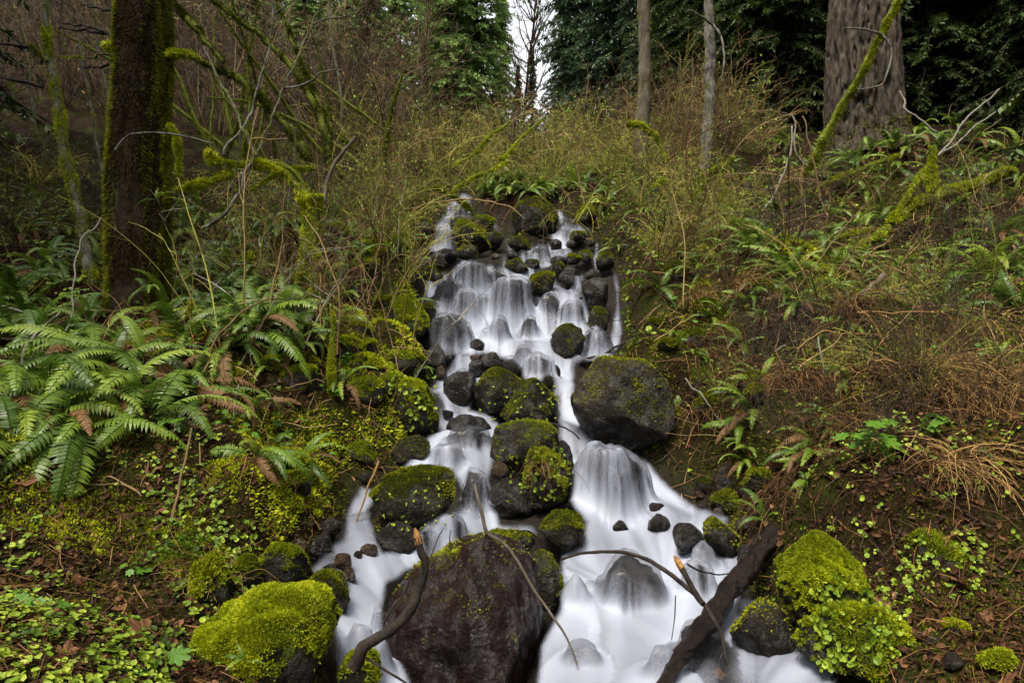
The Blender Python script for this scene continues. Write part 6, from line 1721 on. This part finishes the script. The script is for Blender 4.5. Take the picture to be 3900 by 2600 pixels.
fern(foot(1835, 735), .62, 12, .3, "sword fern spreading beside the stout sawn-off grey limb, larger of a pair", "", (.2, 0), 202, PI * .85, 1)
gl = "sword ferns below the huge furrowed trunk"
for (px, py, s, n) in ((2260, 640, .75, 14), (2330, 620, .7, 12), (2150, 575, .65, 12), (2340, 720, .6, 11), (2290, 560, .6, 10), (2110, 430, .65, 10), (2200, 410, .65, 10), (2290, 400, .7, 11), (2340, 350, .7, 11), (2230, 350, .7, 10), (2050, 400, .6, 10), (1960, 390, .6, 10), (2330, 470, .6, 10), (2150, 360, .6, 9), (1900, 420, .5, 9), (2230, 480, .6, 10), (2350, 560, .6, 10), (1990, 440, .5, 9), (2080, 370, .55, 9), (1880, 540, .5, 9), (2020, 520, .5, 9), (2180, 300, .7, 9), (2300, 280, .7, 9), (1820, 470, .5, 9), (1930, 480, .5, 9), (1900, 365, .6, 10), (1950, 362, .55, 10), (2000, 362, .55, 10), (2050, 358, .6, 10), (2100, 350, .6, 10), (2170, 640, .55, 11), (2060, 640, .5, 10), (1980, 580, .5, 10), (2240, 700, .55, 11), (2120, 720, .45, 9), (1760, 660, .45, 9), (1900, 640, .5, 10)):
    fern(foot(px, py), s, n, fs * .9, "sword fern on the shady slope below the huge furrowed trunk", gl, (.2, 0), fs, DOWN, 1); fs += 1
_r = np.random.default_rng(61)
cnt = 0
while cnt < 62:
    y = math.exp(_r.uniform(math.log(4.6), math.log(13))); x = _r.uniform(-.74, -.10) * y
    if float(gwet(np.array([x]), np.array([y]))[0]) > .03 or (x > -.3 * y and y < 5.5):
        continue
    fern(Vector((x, y, float(gland(x, y)[0]) - .02)), _r.uniform(.34, .58), 9, cnt, "medium sword fern in the undergrowth of the bank with the shaggy trunk", "medium ferns of the shaggy-trunk bank", (.2, 0), 400 + cnt, DOWN, 1); cnt += 1
cnt = 0
while cnt < 62:
    y = math.exp(_r.uniform(math.log(6.3), math.log(14))); x = _r.uniform(.14, .76) * y
    if float(gwet(np.array([x]), np.array([y]))[0]) > .03:
        continue
    fern(Vector((x, y, float(gland(x, y)[0]) - .02)), _r.uniform(.32, .55), 9, cnt, "medium fern in the undergrowth of the bank with the huge furrowed trunk", "medium ferns of the furrowed-trunk bank", (.2, 0), 500 + cnt, DOWN, 1); cnt += 1
cnt = 0
while cnt < 46:
    y = math.exp(_r.uniform(math.log(3.8), math.log(10.5))); x = _r.uniform(-.42, .42) * y
    if float(gbank(np.array([x]), np.array([y]))[0]) < .10 or float(gwet(np.array([x]), np.array([y]))[0]) > .35:
        continue
    fern(Vector((x, y, float(gland(x, y)[0]) - .02)), _r.uniform(.2, .4), 7, cnt, "small fern arching out from the edge of the stream bank", "small ferns at the edges of the stream", (.3, 0), 700 + cnt, (0 if x < 0 else PI) + (-.8 if x < 0 else .8), 1); cnt += 1
cnt = 0
while cnt < 34:
    y = math.exp(_r.uniform(math.log(3.6), math.log(6.6))); x = _r.uniform(.26, .78) * y
    if float(gwet(np.array([x]), np.array([y]))[0]) > .05:
        continue
    fern(Vector((x, y, float(gland(x, y)[0]) - .02)), _r.uniform(.16, .36), 8, cnt, "small dark fern low on the brown earthen bank", "small dark ferns on the earthen bank", (.3, 0), 800 + cnt, DOWN - .5, 2); cnt += 1
cnt = 0
while cnt < 30:
    y = math.exp(_r.uniform(math.log(3.6), math.log(6.4))); x = _r.uniform(.28, .78) * y
    if float(gwet(np.array([x]), np.array([y]))[0]) > .05:
        continue
    put_shrub([5, 0, 3][cnt % 3], x, y, _r.uniform(.14, .28), cnt * 1.7, ["dark twiggy tangle low on the earthen bank", "brown twiggy tangle low on the earthen bank", "olive twiggy tangle low on the earthen bank"][cnt % 3], ["dark", "brown", "olive"][cnt % 3] + " twig tangles on the earthen bank", (.5, 0)); cnt += 1
gl = "small ferns low on the dark bank"
for (px, py, s, n) in ((1750, 1000, .25, 6), (1960, 840, .3, 6), (1880, 870, .3, 6), (2010, 900, .25, 5), (1960, 930, .22, 5), (1650, 800, .22, 5), (2180, 770, .35, 7), (2080, 700, .35, 7)):
    fern(foot(px, py), s, n, fs * .9, "small feathery fern on the dark twiggy bank", gl, (.3, 0), fs, DOWN, 0); fs += 1
def on_rock(px, py, d):
    return at(px, py, d)
fern(at(565, 1525, 2.42), .10, 4, 1.2, "tiny fern growing on the bright mossy boulder", "", (.6, 0), 231, PI * .6, 0)
fern(at(960, 850, 6.05), .22, 6, .2, "bright little fern above the moss cushion beside the falls", "", (.3, 0), 232, DOWN, 0)
fern(at(360, 460, 6.05), .22, 4, .2, "little fern sprouting from the side of the shaggy trunk", "", (.3, 0), 233, 0, 0)
fern(at(345, 670, 6.0), .28, 5, .2, "bright fern sprouting at the foot of the shaggy trunk", "", (.3, 0), 234, DOWN, 0)

# ================================================================== GROUND COVER
def spots(n, y0, y1, seed, spread=.82, wetmax=.45, fn=None):
    r = np.random.default_rng(seed)
    n = int(n * 1.3)
    y = np.exp(r.uniform(math.log(y0), math.log(y1), n))
    x = r.uniform(-1, 1, n) * (spread * y + .9)
    z = gland(x, y)
    ok = gwet(x, y) < wetmax
    if fn is not None:
        ok &= fn(x, y)
    x, y, z = x[ok], y[ok], z[ok]
    e = .03
    nx = -(gland(x + e, y) - gland(x - e, y)) / (2 * e); ny = -(gland(x, y + e) - gland(x, y - e)) / (2 * e)
    Nn = np.c_[nx, ny, np.ones(len(x))]
    Nn /= np.linalg.norm(Nn, axis=1)[:, None]
    return np.c_[x, y, z], Nn, r
def flat_dir(Nn, r, tilt=.35):
    D = r.normal(size=Nn.shape)
    D -= (D * Nn).sum(1)[:, None] * Nn
    D /= np.linalg.norm(D, axis=1)[:, None]
    return D + Nn * r.normal(size=(len(Nn), 1)) * tilt
pn = lambda x, y, s, seed: fbm(np.c_[x * s, y * s, x * 0], seed, 3)
# dead leaves
P, Nn, r = spots(56000, 1.7, 16, 1)
mb = MB()
L_ = r.uniform(.014, .046, len(P))
roundleaves(mb, P + Nn * .008, flat_dir(Nn, r, .5), L_, L_ * r.uniform(.35, .85, len(P)), np.clip(r.beta(1.4, 2.6, len(P)), 0, 1), Nn + r.normal(size=Nn.shape) * .45, .22)
o = stuff(mb.build("leaf_litter", M['litter'], smooth=False)); o["label"] = "brown dead leaves strewn over both banks"; o["category"] = "leaf litter"
# moss carpet
P, Nn, r = spots(240000, 1.8, 13, 2, fn=lambda x, y: pn(x, y, .8, 60) + 1.3 * gwet(x, y) + .3 * pn(x, y, 5, 61) > .10, wetmax=.75)
mb = MB()
sz = .014 * np.clip(P[:, 1] / 2.6, 1, 3.2)
fuzz(mb, P, Nn, sz, seed=9, lo=0, hi=.9)
o = stuff(mb.build("moss_carpet", M['moss_dark'])); o["label"] = "low green moss carpeting damp ground beside the stream"; o["category"] = "moss"
P, Nn, r = spots(420000, 2.6, 11, 12, fn=lambda x, y: (gbank(x, y) > .06) & ((x < 0) | (y > 5.3)) & (pn(x, y, 1.6, 63) + .5 * pn(x, y, 6, 64) + np.where(x < 0, .12, -.12) > .14), wetmax=.9, spread=.6)
mb = MB()
sz = .017 * np.clip(P[:, 1] / 2.8, 1, 2.6)
print('cushion leaflets', len(P))
fuzz(mb, P, Nn, sz, seed=19, lo=.1, hi=1)
o = stuff(mb.build("moss_cushions", M['moss'])); o["label"] = "bright moss cushions edging the banks of the stream"; o["category"] = "moss"
# small round-leaved herbs
def herbs(n, y0, y1, seed, fn, lo, hi, name, label, lift=.03, spread=.82):
    P, Nn, r = spots(n, y0, y1, seed, fn=fn, spread=spread)
    mb = MB()
    for q in range(3):
        D = flat_dir(Nn, r, .25)
        L_ = r.uniform(lo, hi, len(P))
        roundleaves(mb, P + Nn * (lift * r.uniform(.3, 1.2, (len(P), 1))) + D * .004, D, L_, L_ * .9, np.clip(.05 + .75 * r.random(len(P)) + .55 * fbm(P * 4, seed, 2), 0, 1), up=Nn + r.normal(size=Nn.shape) * .3)
    C = np.stack([P - Nn * .01, P + Nn * lift], 1)
    tubes(mb, C, np.full(C.shape[:2], .0008), 3, .3)
    o = stuff(mb.build(name, M['herb'], smooth=False)); o["label"] = label; o["category"] = "herbs"
herbs(9000, 1.7, 3.6, 3, lambda x, y: (x < -.55) & (pn(x, y, 2.2, 70) + .4 * pn(x, y, 8, 73) > .02), .008, .032, "clover_herbs", "small round-leaved green herbs spreading over the leafy slope")
herbs(3800, 2.0, 7, 4, lambda x, y: (x < 6) & (pn(x, y, 1.6, 71) > .12), .012, .028, "seedling_herbs", "scattered tiny green seedlings on mossy banks")
herbs(2600, 6, 13, 5, lambda x, y: pn(x, y, 1.0, 72) > .05, .03, .07, "understory_herbs", "small leafy undergrowth between ferns higher up the banks", .08)
# herbs rooted on the mossy rock at the pool
def herbs_on(px0, py0, px1, py1, d, n, seed, lo, hi, name, label, mat='herb'):
    r = np.random.default_rng(seed)
    dg = bpy.context.evaluated_depsgraph_get()
    mb = MB()
    pts = []
    for _ in range(n):
        a, b_ = ray(r.uniform(px0, px1), r.uniform(py0, py1))
        dv = Vector((a, 1, b_)).normalized()
        ok, loc, nor, idx, ob, mtx = SC.ray_cast(dg, Vector((0, 0, CAMZ)), dv, distance=12)
        if ok and abs(loc.y - d) < .8:
            pts.append((*loc, *nor))
    A = np.array(pts)
    P, Nn = A[:, :3], A[:, 3:]
    for q in range(2):
        D = flat_dir(Nn, r, .4)
        L_ = r.uniform(lo, hi, len(P))
        roundleaves(mb, P + Nn * .012, D, L_, L_ * .9, np.clip(.3 + .6 * r.random(len(P)), 0, 1), up=Nn + r.normal(size=Nn.shape) * .3)
    o = stuff(mb.build(name, M[mat], smooth=False)); o["label"] = label; o["category"] = "herbs"
bpy.context.view_layer.update()
herbs_on(1870, 1330, 2090, 1530, 2.75, 170, 1, .014, .032, "round_leaf_herbs", "round pale green leaves growing on the mossy rock at the pool edge")
herbs_on(890, 860, 1000, 990, 5.9, 70, 2, .02, .035, "cushion_herbs", "tiny bright leaves dotting the moss cushion beside the falls")
herbs_on(1165, 1020, 1310, 1150, 4.6, 60, 3, .014, .03, "crevice_herbs", "small bright leaves hanging on the stacked middle rocks")
herbs_on(1090, 880, 1280, 970, 5.6, 45, 4, .012, .024, "rock_herbs", "bright leaf specks on the mossy domes in mid-stream")
herbs_on(860, 1100, 1040, 1220, 4.3, 40, 5, .010, .02, "boulder_herbs", "tiny leaves at the foot of the long tilted boulder")
herbs_on(2070, 1210, 2260, 1370, 3.2, 130, 6, .012, .026, "hanging_herbs", "small leaves over the mossy rock below the tussock")
# needles, stalks and sticks on the ground
P, Nn, r = spots(7000, 1.8, 14, 6)
D = flat_dir(Nn, r, .12)
L_ = r.uniform(.05, .28, len(P)) * np.clip(P[:, 1] / 4, .8, 2.2)
C = np.stack([P + Nn * .012 - D * L_[:, None] * .5, P + Nn * .03 + r.normal(size=P.shape) * .012, P + Nn * .014 + D * L_[:, None] * .5], 1)
mb = MB(); tubes(mb, C, (.0012 + .0018 * r.random((len(P), 1))) * np.ones((1, 3)) * np.clip(P[:, 1:2] / 4, .8, 2), 3, r.random(len(P)))
o = stuff(mb.build("fallen_twigs", M['straw_dark'], smooth=False)); o["label"] = "fine dead twigs and stalks littering the banks"; o["category"] = "twigs"
P, Nn, r = spots(2600, 2.6, 6.5, 18, fn=lambda x, y: x > .9)
D = flat_dir(Nn, r, .5) + Nn * .35 + np.array([-.2, -.6, 0])
C = grow(P, D, r.uniform(.08, .34, len(P)), 7, -.16, .16, r)
mb = MB(); tubes(mb, C, np.linspace(.0024, .0010, 7)[None] * np.ones((len(P), 1)), 3, r.random(len(P)))
o = stuff(mb.build("hanging_rootlets", M['straw_dark'], smooth=False)); o["label"] = "rootlets and dead stems bristling from the dark earthen bank"; o["category"] = "roots"
P, Nn, r = spots(30000, 2.6, 6.5, 28, fn=lambda x, y: (x > .8) & (pn(x, y, 2.5, 66) > .05))
mb = MB(); fuzz(mb, P, Nn, .017 * np.clip(P[:, 1] / 3, 1, 2), seed=29, lo=0, hi=.8)
o = stuff(mb.build("bank_moss", M['moss_dark'])); o["label"] = "thin dark moss on the earthen bank beside the log"; o["category"] = "moss"
P, Nn, r = spots(1500, 4.5, 14, 8)
D = flat_dir(Nn, r, .5) + Nn * .5
L_ = r.uniform(.25, .7, len(P))
C = grow(P, D, L_, 7, -.05, .16, r)
mb = MB(); tubes(mb, C, np.linspace(.0035, .0012, 7)[None] * np.ones((len(P), 1)), 3, r.random(len(P)))
o = stuff(mb.build("standing_dead_stalks", M['twig'], smooth=False)); o["label"] = "thin dead stalks standing between ferns on both banks"; o["category"] = "stalks"

# single fallen maple leaves
def lobed(name, mat, lobes=5, depth=.45, seed=0, curl=.25, n=30):
    r = np.random.default_rng(seed)
    th = np.linspace(-2.5, 2.5, n)
    rad = .5 * (1 - depth + depth * np.abs(np.cos(th * lobes / 2.0 / 1.0)) ** .7) * (1.1 - .12 * np.abs(th)) * (1 + .06 * r.normal(size=n))
    V = np.c_[rad * np.cos(th) + .28, rad * np.sin(th), curl * rad ** 2 * 1.4 + .05 * curl * r.normal(size=n)]
    V = np.vstack([V, [.15, 0, 0], [-.02, 0, .0]])
    F = [[k, k + 1, n] for k in range(n - 1)] + [[n - 1, n + 1, n], [n + 1, 0, n]]
    mb = MB(); mb.add(V, np.array(F), np.r_[np.clip(.45 + .25 * r.normal(size=n), 0, 1), .3, .3])
    return mb.mesh(name, M[mat], smooth=False)
LV = [lobed("fallen_leaf", 'litter', 5, .45, k, [.3, -.4, .6][k]) for k in range(3)]
for me in LV:
    a_ = me.attributes["var"]
    v = np.empty(len(me.vertices), np.float32); a_.data.foreach_get("value", v); a_.data.foreach_set("value", np.clip(v * .5 + .5, 0, 1).astype(np.float32))
r = np.random.default_rng(5)
def leaf(px, py, s, k, lift=.015):
    p = foot(px, py, -lift)
    o = bpy.data.objects.new("fallen_leaf", LV[k % 3]); COL.objects.link(o)
    o.location = p; o.scale = (s, s, s); o.rotation_euler = (r.normal() * .5 + .3, r.normal() * .5, r.random() * 6.28)
    return o
for k, (px, py, s, lb) in enumerate(((345, 1475, .13, "big curled orange-brown leaf beside the mossy dead branch on the slope"), (706, 1075, .16, "brown lobed leaf hanging by the leaning stub"), (125, 725, .2, "large tan leaf propped under the pale alder"),
     (330, 1290, .10, "pale torn leaf on the leafy slope among round herbs"), (2230, 1230, .12, "brown leaf caught under the straw tussock"), (2045, 1440, .10, "brown leaf standing beside the leafy mossy rock"), (2220, 1390, .10, "dead brown leaf over the upper small mossy stone"))):
    tag(leaf(px, py, s, k), lb, "leaf")
for k in range(90):
    if k % 2:
        px, py = r.uniform(1640, 2350), r.uniform(620, 1560)
    else:
        px, py = r.uniform(0, 700), r.uniform(700, 1560)
    tag(leaf(px, py, r.uniform(.07, .13) * (1.25 if py < 900 else .8), k), "curled brown maple leaf lying on the bank", "leaf", "brown maple leaves fallen on the banks")

# broad-leaved bright herbs, each leaf a part
GL = [lobed("leaf", 'bright_leaf', 7, .55, 10 + k, .12) for k in range(3)]
def broadleaf(loc, n, s, label, seed, cat="herb", face=DOWN, H=.12, name="broadleaf_herb"):
    r = np.random.default_rng(seed)
    root = empty(name, loc); tag(root, label, cat)
    for k in range(n):
        an = face + r.normal() * 1.1
        tipv = Vector((math.cos(an) * r.uniform(.3, 1) * s * 1.4, math.sin(an) * r.uniform(.2, 1) * s, H * r.uniform(.4, 1.2)))
        mb = MB()
        tube(mb, resample([(0, 0, -.02), (tipv.x * .4, tipv.y * .4, tipv.z * .9), tuple(tipv)], 7), .0022, 4, .2, cap=False)
        st = mb.build("leaf_stalk", M['bright_leaf'], None); st.parent = root
        o = bpy.data.objects.new("leaf", GL[k % 3]); COL.objects.link(o); o.parent = root
        o.location = tipv; q = s * r.uniform(.7, 1.15); o.scale = (q, q, q)
        o.rotation_euler = (r.normal() * .3, .45 + r.normal() * .25, an)
    return root
broadleaf(foot(1995, 1262), 14, .12, "bright green plant with broad jagged leaves behind the egg-shaped mossy boulder", 1, H=.18)
broadleaf(foot(2110, 1215), 4, .09, "small jagged-leaved bright plant under the straw tussock", 2)
broadleaf(foot(345, 1562), 5, .09, "bright broad-leaved plant at the foot of the leafy slope", 3, H=.1)
broadleaf(foot(75, 1385), 9, .07, "clump of fresh yellow-green lobed leaves on the leafy slope", 4, H=.06)
broadleaf(foot(125, 1400), 7, .06, "second clump of fresh lobed leaves on the leafy slope, by the first", 5, H=.06)
broadleaf(foot(300, 1305), 6, .05, "small leafy clump beside the pale torn leaf", 6, H=.05)
broadleaf(foot(650, 1040), 5, .09, "leafy sprig hanging on the dark bank above the stubs", 7, H=.1)
broadleaf(foot(500, 930), 5, .09, "grey-green bramble sprig in front of the ferns", 8, H=.12)
broadleaf(foot(420, 1110), 5, .10, "leafy sprig at the edge of the lowest fern", 9, H=.1)
broadleaf(foot(1940, 1000), 5, .09, "bramble sprig with jagged leaves on the twiggy bank", 10, H=.1)
broadleaf(foot(780, 1010), 5, .07, "three-leaved sprig beside the moss-sleeved stem", 11, H=.08)

r = np.random.default_rng(88)
k = 0
while k < 60:
    px, py = (r.uniform(380, 980), r.uniform(480, 1150)) if k % 2 else (r.uniform(1440, 2350), r.uniform(480, 1150))
    p = foot(px, py)
    if float(gwet(np.array([p.x]), np.array([p.y]))[0]) > .12:
        continue
    broadleaf(p, 5, r.uniform(.035, .06) * max(.9, p.y / 6), "leafy bramble sprig in the undergrowth of the banks", 100 + k, H=.14)["group"] = "bramble sprigs on the banks"
    k += 1

# straw tussocks
def tussock(loc, n, L, label, seed, mat='straw', fan=1.0, out=(0, -1), up=.8, grav=-.17, name="grass_tussock", rad=.0022):
    r = np.random.default_rng(seed)
    root = empty(name, loc); tag(root, label, "grass")
    P0 = np.array(loc) + r.normal(size=(n, 3)) * np.array([.10 * fan, .05, .03])
    D0 = np.c_[out[0] + r.normal(size=n) * .75 * fan, out[1] + r.normal(size=n) * .35, up + r.normal(size=n) * .35]
    C = grow(P0, D0, L * r.uniform(.3, 1.2, n), 9, grav, .11, r)
    mb = MB(); tubes(mb, C, np.linspace(rad, rad * .4, 9)[None] * r.uniform(.6, 1.4, (n, 1)), 3, r.random(n))
    stuff(mb.build("blades", M[mat], root))
    return root
tussock(foot(2235, 975), 560, .7, "big straw-coloured tussock spilling down the dark bank", 1, fan=1.5)
tussock(foot(2330, 960), 420, .7, "straw tussock hanging beside the biggest one", 2, fan=1.3)
tussock(foot(2120, 1000), 200, .5, "thinner straw tussock trailing over the undercut bank", 3, fan=1.3)
tussock(foot(1700, 765), 230, .42, "short straw tussock drooping above the huge grey-brown boulder, right one", 4, fan=.5)
tussock(foot(1600, 765), 210, .40, "short straw tussock drooping above the huge grey-brown boulder, left one", 5, fan=.5)
r = np.random.default_rng(77)
for k in range(38):
    px, py = r.uniform(1570, 2360), r.uniform(690, 1130) if k < 26 else r.uniform(960, 1280)
    p = foot(px, py)
    tussock(p, int(r.uniform(45, 120)), r.uniform(.18, .40), "rusty clump of dead grass and fern drooping on the twiggy bank", 200 + k, ['straw', 'straw_dark', 'straw_dark'][k % 3], r.uniform(.6, 1.4), up=r.uniform(.1, .7))["group"] = "rusty dead grass clumps on the twiggy bank"
for k, (px, py, n, L) in enumerate(((1780, 1060, 170, .3), (1860, 1040, 190, .35), (1940, 1060, 190, .32), (1650, 900, 140, .4), (1720, 900, 140, .4), (2010, 1010, 160, .4), (1580, 880, 120, .4), (1980, 800, 160, .45), (2120, 820, 180, .45), (2260, 800, 180, .45), (1880, 850, 150, .4))):
    tussock(foot(px, py), n, L, "dark fringe of roots and dead blades hanging from the bank edge", 20 + k, 'straw_dark', 1.2, up=.3)["group"] = "dark hanging fringes on the bank"
tussock(foot(425, 1290), 90, .22, "tuft of fresh green grass on the leafy slope", 40, 'bright_leaf', .5, up=1.4, grav=-.12, rad=.0016)
tussock(foot(480, 1330), 110, .24, "dry straw tuft beside the green grass", 41, 'straw', .7, up=1.2, grav=-.14, rad=.0014)
tussock(at(1240, 1065, 4.42), 36, .22, "thin roots dangling from the stacked middle rocks", 42, 'straw_dark', .8, up=-.2, name="hanging_roots", rad=.002)
